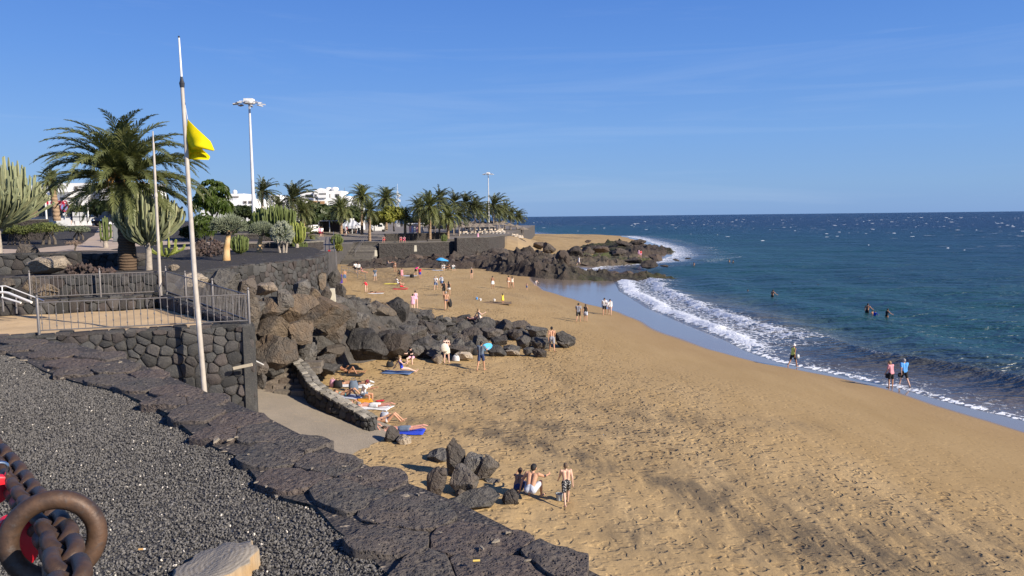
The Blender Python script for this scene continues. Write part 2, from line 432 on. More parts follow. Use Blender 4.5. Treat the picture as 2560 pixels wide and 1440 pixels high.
# ------------------------------------------------------------------ sea
def make_sea():
    t = NT('sea_water'); p = t.pos(); w = t.attr('offshore'); fo = t.attr('foam')
    dist = t.new('ShaderNodeCameraData')            # only used to read world distance below; replaced by position
    t.n.remove(dist)
    sep = t.new('ShaderNodeSeparateXYZ'); t.link(p, sep.inputs[0]); yy = sep.outputs['Y']
    n1 = t.attr('n1')
    ww = t.math('ADD', w, t.rng(n1, 0.3, 0.7, -14, 14))
    shallow = (0.150, 0.134, 0.122); green = (0.010, 0.050, 0.052); teal = (0.004, 0.032, 0.048); deep = (0.002, 0.011, 0.034)
    c = t.mix(t.rng(t.math('ADD', w, t.rng(n1, 0.3, 0.7, -2.5, 2.5)), 2.5, 15, smooth=True), shallow, green)
    c = t.mix(t.rng(ww, 25, 95, smooth=True), c, teal)
    c = t.mix(t.rng(ww, 75, 330, smooth=True), c, deep)
    patch = t.rng(t.attr('patch'), 0.42, 0.62)
    c = t.mix(t.math('MULTIPLY', patch, 0.35), c, (0.003, 0.022, 0.040))
    # waves: several sizes; the largest carry far
    a = t.noise(t.mapping(p, (0.16, 0.42, 0.3), (0, 0, 0.22)), 1.0, 3, 0.62, 0.5)
    b = t.noise(t.mapping(p, (0.75, 1.7, 1.0), (0, 0, 0.15)), 1.0, 3, 0.62)
    c3 = t.noise(t.mapping(p, (0.028, 0.085, 0.05), (0, 0, 0.2)), 1.0, 2, 0.6)
    calm = t.rng(w, 0.0, 12.0, 0.16, 1.0, smooth=True)
    h = t.math('ADD', t.math('MULTIPLY', a, 1.0), t.math('ADD', t.math('MULTIPLY', b, 0.36), t.math('MULTIPLY', c3, 2.2)))
    nb = t.bump(t.math('MULTIPLY', h, calm), 1.0, 2.0)
    # foam: torn into strands, thin behind the breaker
    fx = t.new('ShaderNodeTexNoise'); t.link(p, fx.inputs['Vector']); fx.inputs['Scale'].default_value = 0.8
    fs = t.new('ShaderNodeVectorMath', operation='SCALE'); t.link(fx.outputs['Color'], fs.inputs[0]); fs.inputs['Scale'].default_value = 1.3
    fv = t.new('ShaderNodeVectorMath', operation='ADD'); t.link(p, fv.inputs[0]); t.link(fs.outputs[0], fv.inputs[1])
    lace = t.voro(t.mapping(fv.outputs[0], (1.5, 0.8, 1.0), (0, 0, 0.2)), 1.0, 'DISTANCE_TO_EDGE')
    lace2 = t.noise(t.mapping(fv.outputs[0], (3.6, 2.2, 2.0)), 1.0, 4, 0.7)
    strand = t.math('ADD', t.rng(lace, 0.0, 0.35, 0.55, 0.0), t.rng(lace2, 0.35, 0.7, 0.0, 0.6))
    fm = t.math('MULTIPLY', t.rng(t.math('ADD', fo, t.math('SUBTRACT', strand, 0.62)), 0.22, 0.52, smooth=True), t.rng(fo, 0.04, 0.2))
    # whitecaps out at sea
    cap = t.noise(t.mapping(p, (0.12, 0.22, 0.2), (0, 0, 0.1)), 1.0, 2, 0.5)
    cap2 = t.attr('n1')
    capm = t.math('MULTIPLY', t.rng(t.math('ADD', cap, t.math('MULTIPLY', cap2, 0.16)), 0.775, 0.80), t.rng(w, 70, 170))
    fm = t.math('MAXIMUM', fm, capm)
    fb = t.bump(t.math('MULTIPLY', lace2, fm), 0.6, 0.25, nb)
    col = t.mix(fm, c, (0.80, 0.82, 0.83))
    rough = t.math('MAXIMUM', t.rng(fm, 0, 1, 0.0, 0.75), t.rng(w, 0, 14, 0.12, 0.30))
    t.b.inputs['IOR'].default_value = 1.33
    return t.fin(col, rough, fb, spec=t.math('MULTIPLY', t.rng(fm, 0, 1, 1.0, 0.2), t.rng(w, 2, 30, 0.5, 0.28)))
M_SEA = make_sea()
X, Y, q = polar_grid(26, 16000, 600, -0.75, 1.25, 330, 4.0)
D = -shore_dist(X, Y)
near_b = sstep(56, 66, Y) * (1 - sstep(126, 134, Y))        # where the surf breaks today
edge_w = fbm(X * 0.35, Y * 0.35, None, 61, 3)
swell = np.sin(2 * np.pi * (D / (5.5 + 0.12 * np.clip(D, 0, 40))) + 2.2 * fbm(X * 0.05, Y * 0.05, None, 71, 2))
A = 0.17 * sstep(3, 9, D) * (1 - 0.7 * sstep(22, 60, D)) * (1 - sstep(150, 300, Y))
Z = A * (np.abs(swell) ** 1.4 * np.sign(swell)) + 0.30 * (1 - sstep(300, 900, Y)) * sstep(5, 40, D) * fbm(X * 0.06, Y * 0.13, None, 77, 4)
# long shore-parallel ridge: the next wave coming in
ridge = np.exp(-((D - (8.2 + 1.3 * fbm(Y * 0.06, X * 0.06, None, 83, 2))) / 0.5) ** 2) * (1 - sstep(60, 70, Y))
Z += 0.24 * ridge
bw = 5.5 * near_b
front = np.exp(-((D - 1.4 - 0.5 * edge_w) / 0.85) ** 2)
second = np.exp(-((D - 6.0 - 1.2 * edge_w) / 0.9) ** 2) * sstep(60, 80, Y)
foam = near_b * np.clip(1.1 * front + 0.55 * second + 0.29 * sstep(0.3, 1.6, D) * (1 - sstep(5 + 3.5 * edge_w, 11 + 3 * edge_w, D)), 0, 1.2)
foam += (1 - near_b) * (0.80 * np.exp(-((D - 0.22 - 0.25 * edge_w) / 0.24) ** 2) + 0.13 * sstep(-0.2, 0.8, D) * (1 - sstep(2.0, 4.5 + edge_w, D))) * (1 - sstep(140, 170, Y))
far_s = sstep(140, 165, Y) * (1 - sstep(420, 480, Y))
foam += far_s * (0.85 * (1 - sstep(1, 9, D)) + 0.25 * np.exp(-((D - 12 - 6 * edge_w) / 2.2) ** 2)) * (0.6 + 0.5 * edge_w)
foam += 0.35 * np.clip(ridge, 0, 1) * np.clip(fbm(X * 0.3, Y * 0.3, None, 91, 2), 0, 1)
foam *= sstep(-1.2, -0.1, D)
Z += 0.42 * near_b * front * (0.7 + 0.5 * edge_w) + 0.28 * near_b * second + 0.10 * foam * fbm(X * 1.7, Y * 1.7, None, 93, 3)
Z = Z * sstep(-0.3, 1.5, D) + 0.012
me = mesh_new('sea', np.stack([X, Y, Z], 1), q, M_SEA, True)
add_attr(me, 'offshore', D); add_attr(me, 'foam', foam)
add_attr(me, 'n1', 0.5 + 0.5 * fbm(X * 0.02, Y * 0.035, None, 111, 3)); add_attr(me, 'patch', 0.5 + 0.5 * fbm(X * 0.012, Y * 0.05, None, 113, 4))
structure(obj('sea', me))
# whitecaps: low torn crests of foam out at sea
M_CREST = plain('crest_foam', (0.80, 0.82, 0.84), 0.8, (0.6, 0.66, 0.70), 3.0)
r_ = np.random.default_rng(3); V, F = [], []
while len(V) < 170 * 18:
    y = 170 * 10 ** (r_.random() ** 0.7 * 0.95); x = (r_.random() * 0.78 - 0.02) * y + 12
    if -float(shore_dist(np.array([x]), np.array([y]))[0]) < 40: continue
    w = r_.uniform(0.4, 1.5) ** 1.5 * (0.5 + y / 420) * 0.55; h = r_.uniform(0.05, 0.14) * (0.5 + y / 500); o = len(V); an = r_.uniform(-0.25, 0.25)
    for j in range(6):
        u = j / 5 * 2 - 1; k = max(0.05, 1 - u * u) * r_.uniform(0.7, 1.2); xx = u * w; yy = an * u * w + r_.uniform(-.1, .1)
        V += [(x + xx, y + yy - 0.35, -0.12), (x + xx, y + yy, 0.02 + h * k), (x + xx, y + yy + 0.6, -0.12)]
    for j in range(5):
        for i in (0, 1): F.append((o + j * 3 + i, o + (j + 1) * 3 + i, o + (j + 1) * 3 + i + 1, o + j * 3 + i + 1))
_o = stuff(obj('whitecaps', mesh_new('whitecaps', V, F, M_CREST, True))); _o['label'] = 'small white crests of foam scattered over the open sea'
# ================================================================== upland: terraces, paths, court, ramp
def in_poly(x, y, poly):
    c = False; n = len(poly)
    for i in range(n):
        x1, y1 = poly[i][0], poly[i][1]; x2, y2 = poly[(i + 1) % n][0], poly[(i + 1) % n][1]
        if (y1 > y) != (y2 > y) and x < (x2 - x1) * (y - y1) / (y2 - y1) + x1: c = not c
    return c
def in_polys(x, y, poly):
    x = np.asarray(x); y = np.asarray(y); c = np.zeros(x.shape, bool); n = len(poly)
    for i in range(n):
        x1, y1 = poly[i][0], poly[i][1]; x2, y2 = poly[(i + 1) % n][0], poly[(i + 1) % n][1]
        if y1 == y2: continue
        c ^= ((y1 > y) != (y2 > y)) & (x < (x2 - x1) * (y - y1) / (y2 - y1) + x1)
    return c
def poly_dist(x, y, poly):
    pa = np.array(poly); dm = np.full(np.shape(x), 1e9)
    for a, b in zip(pa, np.roll(pa, -1, 0)):
        d = b - a; t = np.clip(((x - a[0]) * d[0] + (y - a[1]) * d[1]) / (d @ d), 0, 1)
        dm = np.minimum(dm, np.hypot(x - a[0] - t * d[0], y - a[1] - t * d[1]))
    return np.where(in_polys(x, y, poly), dm, -dm)
def poly_sheet(name, poly, zf, mat, step=None, skirt=None, smat=None):
    """a polygon of ground cut into cells and lifted to zf(x, y); skirt = depth of a solid body under its rim"""
    bm = bmesh.new()
    vs = [bm.verts.new((p[0], p[1], 0)) for p in poly]
    f = bm.faces.new(vs); f.normal_update()
    if f.normal.z < 0: f.normal_flip()
    if step:
        xs = [p[0] for p in poly]; ys = [p[1] for p in poly]
        for k in np.arange(min(ys) + step, max(ys), step):
            bmesh.ops.bisect_plane(bm, geom=bm.verts[:] + bm.edges[:] + bm.faces[:], plane_co=(0, k, 0), plane_no=(0, 1, 0))
        for k in np.arange(min(xs) + step, max(xs), step):
            bmesh.ops.bisect_plane(bm, geom=bm.verts[:] + bm.edges[:] + bm.faces[:], plane_co=(k, 0, 0), plane_no=(1, 0, 0))
    if skirt:
        be = [e for e in bm.edges if e.is_boundary]
        top = bm.verts[:]
        r = bmesh.ops.extrude_edge_only(bm, edges=be)
        low = [g for g in r['geom'] if isinstance(g, bmesh.types.BMVert)]
        for v in top: v.co.z = zf(v.co.x, v.co.y)
        for v in low: v.co.z = zf(v.co.x, v.co.y) - skirt
    else:
        for v in bm.verts: v.co.z = zf(v.co.x, v.co.y)
    bmesh.ops.recalc_face_normals(bm, faces=bm.faces[:])
    me = bpy.data.meshes.new(name); 
    if skirt and smat:
        for f in bm.faces:
            if abs(f.normal.z) < 0.3: f.material_index = 1
    bm.to_mesh(me); bm.free(); me.materials.append(mat)
    if smat: me.materials.append(smat)
    return structure(obj(name, me))

def lava_gravel(name, c1, c2, fleck, sc, fl=0.72, bs=0.5):
    t = NT(name); p = t.pos()
    n = t.noise(p, sc, 6, 0.7); n2 = t.noise(p, 0.5, 4, 0.6)
    v = t.voro(p, sc * 1.6, out='Color'); sp = t.new('ShaderNodeSeparateColor'); t.link(v, sp.inputs[0])
    c = t.mix(t.rng(n, 0.3, 0.7), c1, c2)
    c = t.mix(t.rng(n2, 0.35, 0.7, 0, 0.5), c, tuple(0.5 * (a + b) * 1.3 for a, b in zip(c1, c2)))
    c = t.mix(t.math('MULTIPLY', t.rng(sp.outputs[0], fl + 0.24, fl + 0.25), 0.8), c, fleck)
    return t.fin(c, 0.95, t.bump(t.math('ADD', n, t.voro(p, sc * 1.6)), bs, 0.05), spec=0.2)
M_GRAVEL = lava_gravel('black_gravel', (0.045, 0.043, 0.042), (0.085, 0.08, 0.075), (0.5, 0.45, 0.36), 60)
M_PICON = lava_gravel('terrace_picon', (0.032, 0.030, 0.030), (0.058, 0.053, 0.050), (0.30, 0.26, 0.2), 9, 0.745)
M_PATH = plain('paved_path', (0.44, 0.345, 0.26), 0.85, (0.36, 0.275, 0.20), 0.6, bump=0.2, bscale=8, co='pos')
M_ASPH = plain('promenade_asphalt', (0.185, 0.16, 0.13), 0.9, (0.14, 0.12, 0.10), 0.5, bump=0.2, bscale=10, co='pos')
M_SKIRT = plain('dark_lava_face', (0.055, 0.050, 0.047), 0.95, (0.085, 0.077, 0.07), 1.5, bump=0.8, bscale=3.0, co='pos')
def make_conc():
    t = NT('worn_concrete'); p = t.pos()
    n = t.noise(p, 26, 6, 0.75); n2 = t.noise(p, 0.7, 5, 0.6, 0.4); n3 = t.noise(p, 5.0, 5, 0.7)
    c = t.mix(t.rng(n2, 0.3, 0.7), (0.36, 0.30, 0.225), (0.27, 0.23, 0.175))
    c = t.mix(t.rng(n, 0.35, 0.68, 0, 0.6), c, (0.145, 0.125, 0.10))
    c = t.mix(t.rng(n3, 0.55, 0.75, 0, 0.45), c, (0.42, 0.32, 0.20))
    return t.fin(c, 0.92, t.bump(n, 0.6, 0.04), spec=0.2)
M_CONC = make_conc()
def make_csand():
    t = NT('court_sand'); p = t.pos()
    n = t.noise(p, 1.1, 6, 0.6, 0.5); n2 = t.noise(p, 14, 5, 0.7)
    c = t.mix(t.rng(n, 0.3, 0.7), (0.55, 0.40, 0.235), (0.47, 0.33, 0.18))
    return t.fin(c, 0.95, t.bump(t.math('ADD', n, t.math('MULTIPLY', n2, 0.4)), 0.45, 0.10), spec=0.1)
M_CSAND = make_csand()

def zt(x, y):
    k = min(max((y - 44) / 60.0, 0.0), 1.0)
    return 8.1 + 1.75 * k * k * (3 - 2 * k) + 0.04 * (math.sin(0.7 * x + 0.3 * y) + math.sin(0.45 * y - 0.5 * x))
UP_EDGE = [(-60, 27.5), (-26, 30.6), (-13.4, 33.0), (-13.5, 36.0), (-13.5, 38.7), (-12.4, 41.3), (-11.5, 44.8), (-11.8, 48.5), (-12.8, 53), (-14.5, 57), (-18.5, 62), (-24, 72), (-29, 90), (-37, 124)]
poly_sheet('terrace_ground', UP_EDGE + [(-42, 160), (-60, 330), (-420, 330), (-300, 60), (-120, 27.5)], zt, M_PICON, 6.0)
# pale paved paths across the terrace
def strip(name, pts, w, zf, mat, lift=0.012):
    L, Rr = [], []
    for i, p in enumerate(pts):
        a = Vector(pts[max(i - 1, 0)]); b = Vector(pts[min(i + 1, len(pts) - 1)])
        d = (b - a).normalized(); n = Vector((-d.y, d.x)) * w / 2
        L.append(Vector(p) + n); Rr.append(Vector(p) - n)
    return poly_sheet(name, [tuple(v) for v in L] + [tuple(v) for v in reversed(Rr)], lambda x, y: zf(x, y) + lift, mat, 3.0)
strip('paved_path', [(-75, 57), (-45, 58.5), (-32, 60.5), (-24, 61.5), (-19.5, 61.0)], 9.0, zt, M_PATH)
strip('paved_path', [(-30.5, 61), (-38, 78), (-48, 98), (-60, 112)], 7.0, zt, M_PATH, 0.02)

# promenade that comes down to the sand beyond the terrace
RA, RB = Vector((-31.0, 127, 7.45)), Vector((-19.4, 84, 4.9))
def zr(x, y):
    t = (127 - y) / (127 - 84); t = min(max(t, -0.2), 1.25)
    return 7.45 + (4.9 - 7.45) * t
poly_sheet('ramp_promenade', [(-35.2, 128), (-29.0, 128), (-24.5, 108), (-20.3, 90), (-19.3, 84), (-18.6, 78), (-22.5, 78), (-24.0, 84), (-28.0, 101)], lambda x, y: zr(x, y) + 0.02, M_ASPH, 4.0, 5.0, M_SKIRT)
poly_sheet('planting_slope', [(-13.0, 53.5), (-14.8, 57), (-18.8, 62), (-24.3, 72), (-29.3, 90), (-37.3, 124), (-35.4, 127.5), (-28.2, 101), (-24.2, 84), (-22.4, 77.6), (-17.5, 68), (-13.2, 58)], lambda x, y: 8.1 - 0.033 * (y - 56), M_PICON, 4.0, 5.0, M_SKIRT)
poly_sheet('promenade_plaza', [(-60, 128.2), (-33.5, 128.2), (-31.5, 141), (-31.4, 157.5), (-26.0, 157.5), (-25.8, 152.6), (-5.5, 169), (-2.0, 196), (6, 262), (10, 330), (-180, 420), (-200, 160)], lambda x, y: 7.4 - 1.9 * float(sstep(128, 150, y)) * float(sstep(-60, -40, x)) + 1.2 * float(sstep(185, 260, y)), M_ASPH, 8.0, 6.0, M_SKIRT)
def plaza_z(x, y): return 7.4 - 1.9 * float(sstep(128, 150, y)) * float(sstep(-60, -40, x)) + 1.2 * float(sstep(185, 260, y))
# court with pale sand behind the railings
COURT_F0, COURT_F1 = Vector((-15.8, 21.05)), Vector((-7.95, 23.55))      # front wall, outer face
COURT_B = Vector((-13.3, 29.85)); COURT_L = Vector((-20.0, 26.6))
COURT_Z = 7.12
poly_sheet('court_sand', [(-22, 20.3), (-15.8, 21.3), (-8.2, 23.7), (-13.4, 29.9), (-20.2, 26.7), (-23, 25.6)], lambda x, y: COURT_Z + 0.015 * (math.sin(2.9 * x + y) + math.sin(2.1 * y - 1.7 * x)), M_CSAND, 0.5, 0.6)
# concrete ramp from the steps to the beach
RAMP = [atZ(640, 1000, 3.25), atZ(790, 985, 3.05), atZ(850, 1040, 2.45), atZ(925, 1092, 1.98), atZ(1010, 1118, 1.72), atZ(1060, 1190, 1.60), atZ(700, 1180, 2.4)]
def ramp_z(x, y):
    # slopes down along the wall
    a = Vector((-10.2, 31.5)); b = Vector((-4.0, 29.6)); d = b - a
    t = (Vector((x, y)) - a).dot(d) / d.dot(d)
    return 2.72 + (1.60 - 2.72) * min(max(t, -0.3), 1.05)
_rp = [(-11.8, 33.6), (-9.3, 34.2), (-7.6, 33.0), (-5.1, 31.6), (-3.7, 30.1), (-3.4, 28.9), (-4.3, 26.0), (-7.5, 24.2), (-12.0, 25.5)]
poly_sheet('concrete_ramp', _rp, ramp_z, M_CONC, 0.8, 1.0)

# planting bed of black gravel at the viewer's feet
BED_Z = 9.1
_out_px = [(-260, 828), (-100, 833), (0, 838), (100, 845), (190, 856), (290, 882), (400, 925), (505, 969), (640, 1022), (760, 1082), (870, 1133), (1000, 1190), (1150, 1247), (1260, 1302), (1400, 1375), (1535, 1443), (1720, 1540), (1960, 1660)]
_in_px = [(-260, 850), (0, 880), (60, 905), (110, 932), (190, 960), (300, 985), (420, 1040), (505, 1112), (600, 1152), (650, 1215), (710, 1255), (790, 1275), (840, 1335), (910, 1385), (960, 1440), (1080, 1540), (1250, 1680)]
BED_OUT = [atZ(x, y, BED_Z + 0.05).to_2d() for x, y in _out_px]
BED_IN = [atZ(x, y, BED_Z).to_2d() for x, y in _in_px]
_bed = [tuple(p) for p in BED_IN] + [(1.2, 1.2), (1.4, -3), (-14, -3), (-16, 8)]
def bed_z(x, y): return BED_Z + 0.008 * (math.sin(3.1 * x + 1.2 * y) + math.sin(2.3 * y - 1.9 * x))
poly_sheet('gravel_bed', _bed, lambda x, y: bed_z(x, y) - 0.004, M_GRAVEL, 0.5)
# ================================================================== stone walls
def clip_half(poly, px, py, nx, ny):
    """keep the part of poly where (p - (px,py)).n <= 0"""
    out = []
    n = len(poly)
    for i in range(n):
        a, b = poly[i], poly[(i + 1) % n]
        da = (a[0] - px) * nx + (a[1] - py) * ny; db = (b[0] - px) * nx + (b[1] - py) * ny
        if da <= 0: out.append(a)
        if (da < 0 < db) or (db < 0 < da):
            k = da / (da - db); out.append((a[0] + (b[0] - a[0]) * k, a[1] + (b[1] - a[1]) * k))
    return out
def voronoi(seeds, box, nn=22, only=None):
    S = np.array(seeds); cells = []
    for i, s in enumerate(S[:only]):
        d = ((S - s) ** 2).sum(1); order = np.argsort(d)[1:nn]
        poly = [(box[0], box[1]), (box[2], box[1]), (box[2], box[3]), (box[0], box[3])]
        for j in order:
            m = (S[j] + s) / 2; n = S[j] - s
            poly = clip_half(poly, m[0], m[1], n[0], n[1])
            if len(poly) < 3: break
        cells.append(poly)
    return cells
def scatter_seeds(w, h, size, rn, jit=0.55, vary=0.62):
    """jittered rows of seeds, stones of uneven size"""
    out = []; y = 0.0
    while y < h:
        rh = size * rn.uniform(0.55, 1.35); x = rn.uniform(-size, 0)
        while x < w + size:
            cw = size * rn.uniform(1 - vary, 1 + vary)
            out.append((x + cw / 2 + rn.uniform(-jit, jit) * size * 0.5, y + rh / 2 + rn.uniform(-jit, jit) * size * 0.6)); x += cw
        y += rh
    return [p for p in out if -0.05 < p[0] < w + 0.05 and -0.05 < p[1] < h + 0.05]

def make_lava(name, c1, c2, c3, bs=0.6, sc=22, rand=0.35, dust=0.25, world=False):
    t = NT(name); p = t.pos() if world else t.objco(); r = t.orand()
    n = t.noise(p, sc, 4, 0.7); n2 = t.noise(p, 2.2, 3, 0.6)
    c = t.mix(t.rng(n2, 0.3, 0.7), c1, c2)
    c = t.mix(t.rng(r, 0.55, 1.0, 0, 0.8), c, c3)
    c = t.mix(t.rng(n, 0.52, 0.78, 0, dust), c, (0.30, 0.26, 0.21))
    k = t.rng(t.math('FRACT', t.math('MULTIPLY', r, 7.31)), 0, 1, 1 - rand, 1 + rand)
    vm = t.new('ShaderNodeVectorMath', operation='SCALE'); t.link(c, vm.inputs[0]); t.link(k, vm.inputs['Scale'])
    h = t.math('ADD', n, t.math('MULTIPLY', n2, 1.2))
    return t.fin(vm.outputs[0], 0.95, t.bump(h, bs, 0.06), spec=0.2)
M_STONE = make_lava('wall_lava_stone', (0.050, 0.050, 0.050), (0.072, 0.070, 0.066), (0.075, 0.060, 0.055))
M_JOINT = plain('wall_joint', (0.018, 0.017, 0.016), 1.0, (0.05, 0.045, 0.04), 9.0)
def make_flagmat():
    t = NT('flat_lava_stone'); p = t.pos(); r = t.orand()
    n = t.noise(p, 38, 5, 0.75); n2 = t.noise(p, 2.6, 4, 0.65); pit = t.voro(p, 62); pit2 = t.voro(p, 23)
    c = t.mix(t.rng(n2, 0.35, 0.65), (0.132, 0.108, 0.092), (0.088, 0.084, 0.078))
    c = t.mix(t.rng(r, 0.5, 1.0, 0, 0.7), c, (0.135, 0.100, 0.086))
    c = t.mix(t.rng(n, 0.50, 0.70, 0, 0.55), c, (0.235, 0.205, 0.17))
    c = t.mix(t.rng(pit, 0.32, 0.12, 0, 0.8), c, (0.028, 0.025, 0.023))
    c = t.mix(t.rng(t.noise(p, 75, 2), 0.72, 0.75, 0, 0.8), c, (0.46, 0.40, 0.31))
    h = t.math('ADD', t.math('ADD', n, t.math('MULTIPLY', t.rng(pit, 0.05, 0.4), 0.6)), t.math('MULTIPLY', t.rng(pit2, 0.05, 0.5), 0.8))
    return t.fin(c, 0.96, t.bump(h, 1.0, 0.022), spec=0.2)
M_FLAG = make_flagmat()
M_MORTAR = plain('pale_mortar', (0.34, 0.29, 0.22), 0.95, (0.22, 0.18, 0.13), 14.0, bump=0.5, bscale=30)

def stone_mesh(cell, gap, depth, bulge, rn, to3):
    """one squared stone from a cell in wall coordinates; to3(s, z, out) -> world"""
    cx = sum(p[0] for p in cell) / len(cell); cy = sum(p[1] for p in cell) / len(cell)
    pts = []
    for i, p in enumerate(cell):                                  # drop slivers, round the corners a little
        qn = cell[(i + 1) % len(cell)]
        L = math.hypot(qn[0] - p[0], qn[1] - p[1])
        if L < 0.03: continue
        pts.append((p[0] * 0.82 + qn[0] * 0.18, p[1] * 0.82 + qn[1] * 0.18))
        if L > 0.09: pts.append((p[0] * 0.18 + qn[0] * 0.82, p[1] * 0.18 + qn[1] * 0.82))
    if len(pts) < 4: return None
    rad = sum(math.hypot(p[0] - cx, p[1] - cy) for p in pts) / len(pts)
    k0 = max(0.3, 1 - gap / rad)
    tx, ty = rn.uniform(-0.03, 0.03), rn.uniform(-0.03, 0.03); n = len(pts)
    jj = [rn.uniform(0.95, 1.03) for _ in range(n)]
    V, F = [], []
    for k, o in ((k0, -depth), (k0, bulge * 0.3), (k0 * 0.80, bulge)):
        for p, j in zip(pts, jj):
            dx, dy = (p[0] - cx) * k * j, (p[1] - cy) * k * j
            V.append(to3(cx + dx, cy + dy, o + (tx * dx + ty * dy) / max(rad, 0.05) * 1.2 + rn.uniform(-0.006, 0.006)))
    for a in (0, 1):
        for i in range(n):
            kx = (i + 1) % n; F.append((a * n + i, a * n + kx, (a + 1) * n + kx, (a + 1) * n + i))
    V.append(to3(cx, cy, bulge * 1.15 + rn.uniform(-0.008, 0.012)))
    for i in range(n): F.append((2 * n + i, 2 * n + (i + 1) % n, 3 * n))
    return V, F
def path_len(path):
    L = [0.0]
    for a, b in zip(path[:-1], path[1:]): L.append(L[-1] + math.hypot(b[0] - a[0], b[1] - a[1]))
    return L
def on_path(path, L, s):
    s = min(max(s, 0), L[-1])
    for i in range(len(path) - 1):
        if s <= L[i + 1] + 1e-9:
            t = (s - L[i]) / max(L[i + 1] - L[i], 1e-9)
            a, b = path[i], path[i + 1]
            dx, dy = (b[0] - a[0]) / (L[i + 1] - L[i]), (b[1] - a[1]) / (L[i + 1] - L[i])
            return a[0] + (b[0] - a[0]) * t, a[1] + (b[1] - a[1]) * t, dx, dy
def stone_wall(label, path, z0, z1, thick, size, seed, caps=True, mat=None, group=None, gap=0.013, cat='wall', capsize=0.4, stones=True, capmat=None, depth=0.06, vis=None, sub=1):
    """path runs so that its RIGHT side is the face one sees; z0 / z1 give foot and top along it"""
    rn = random.Random(seed); L = path_len(path); W = L[-1]; mat = mat or M_STONE
    fz0 = z0 if callable(z0) else (lambda s: z0); fz1 = z1 if callable(z1) else (lambda s: z1)
    b = Vector((path[0][0], path[0][1], fz0(0)))
    e = empty('stone_wall', b, 0, label, cat, group)
    def to3(s, z, o):
        x, y, dx, dy = on_path(path, L, s)
        ex = s - min(max(s, 0), W)
        return (x + dy * o + dx * ex - b.x, y - dx * o + dy * ex - b.y, z - b.z)
    # core
    core = MB(); m = max(2, int(W / 0.7)); ss = [W * i / m for i in range(m + 1)]
    vs = []
    for s in ss:
        for o, zz in ((-0.03, fz0(s) - 0.3), (-0.03, fz1(s) - 0.03), (-thick, fz1(s) - 0.03), (-thick, fz0(s) - 0.3)):
            vs.append(to3(s, zz, o))
    fs = []
    for i in range(m):
        for j in range(4):
            k = (j + 1) % 4; fs.append((i * 4 + j, i * 4 + k, (i + 1) * 4 + k, (i + 1) * 4 + j))
    fs += [(3, 2, 1, 0), (m * 4, m * 4 + 1, m * 4 + 2, m * 4 + 3)]
    core.add(vs, fs); core.build('wall_core', M_JOINT if stones else mat, e)
    n = 0
    if stones:
        H = max(fz1(s) - fz0(s) for s in ss)
        seeds = scatter_seeds(W, H, size, rn)
        for cell in voronoi(seeds, (0, 0, W, H)):
            if len(cell) < 3: continue
            cx = sum(p[0] for p in cell) / len(cell); cy = sum(p[1] for p in cell) / len(cell)
            h = fz1(cx) - fz0(cx)
            if cy > h: continue
            if vis and not vis(*[a + c for a, c in zip(to3(cx, fz0(cx) + cy, 0), b)]): continue
            cell = [(p[0], min(p[1], h + 0.02)) for p in cell]
            g = stone_mesh([(p[0], p[1] + fz0(cx)) for p in cell], gap, depth, rn.uniform(0.015, 0.055), rn, to3)
            if not g: continue
            obj('stone', mesh_new('stone', g[0], g[1], mat, True, 38), e); n += 1
    if caps:                                                      # stones laid flat along the top
        s = 0.0
        while s < W:
            w = capsize * rn.uniform(0.6, 1.35)
            if s + w > W: w = W - s
            if w > 0.06:
                rows = [(0.03, -thick * 0.5), (-thick * 0.5, -thick - 0.02)] if thick > 0.42 else [(0.03, -thick - 0.02)]
                for o0, o1 in rows:
                    g_ = 0.012; sh = rn.uniform(-0.05, 0.05); zz = fz1(s + w / 2) - 0.03; hh = rn.uniform(0.03, 0.075)
                    a0, a1 = s + g_ + sh, s + w - g_ + sh
                    bot = [(a0, o0), (a1, o0), (a1, o1), (a0, o1)]
                    bot = [(p[0] + rn.uniform(-0.03, 0.03), p[1] + rn.uniform(-0.02, 0.02)) for p in bot]
                    cx = sum(p[0] for p in bot) / 4; co = sum(p[1] for p in bot) / 4
                    V = [to3(p[0], fz1(p[0]) - 0.06, p[1]) for p in bot] + [to3(p[0], fz1(p[0]) - 0.03 + hh + rn.uniform(-0.012, 0.012), p[1]) for p in bot]
                    V += [to3(cx + (p[0] - cx) * 0.75, fz1(p[0]) - 0.02 + hh * 1.15 + rn.uniform(-0.01, 0.01), co + (p[1] - co) * 0.75) for p in bot]
                    F = [(i + 4 * a, (i + 1) % 4 + 4 * a, (i + 1) % 4 + 4 * a + 4, i + 4 * a + 4) for a in (0, 1) for i in range(4)] + [(8, 9, 10, 11)]
                    obj('cap_stone', mesh_new('cap_stone', V, F, capmat or mat, True, 38), e); n += 1
            s += w
    return e

# retaining wall under the court's front railing
_cw = stone_wall('dark lava stone wall below the front railing of the sand court, beside the flagpole', [(-15.2, 21.25), (-7.95, 23.6)], 4.55, 7.27, 0.45, 0.36, 101, gap=0.012)
_p = [(-15.2, 21.25), (-7.95, 23.6), (-8.2, 24.0), (-15.4, 21.7)]
MB().prism([(x + 15.2, y - 21.25) for x, y in _p], 1.0 - 4.55, -0.06).build('wall_base', M_STONE, _cw)
stone_wall('side wall of the sand court facing the boulders', [(-7.9, 23.62), (-8.2, 24.05), (-13.2, 30.1)], 1.5, 7.25, 0.4, 0.6, 102, caps=False, stones=False)
stone_wall('low wall of rounded dark stones at the back of the sand court', [(-20.0, 26.75), (-17.4, 28.1), (-13.9, 29.85)], 7.1, 7.62, 0.5, 0.34, 103)
M_CAPP = make_lava('mortared_stone', (0.10, 0.093, 0.083), (0.16, 0.145, 0.12), (0.09, 0.08, 0.075), 0.7, 12, 0.3, 0.6)
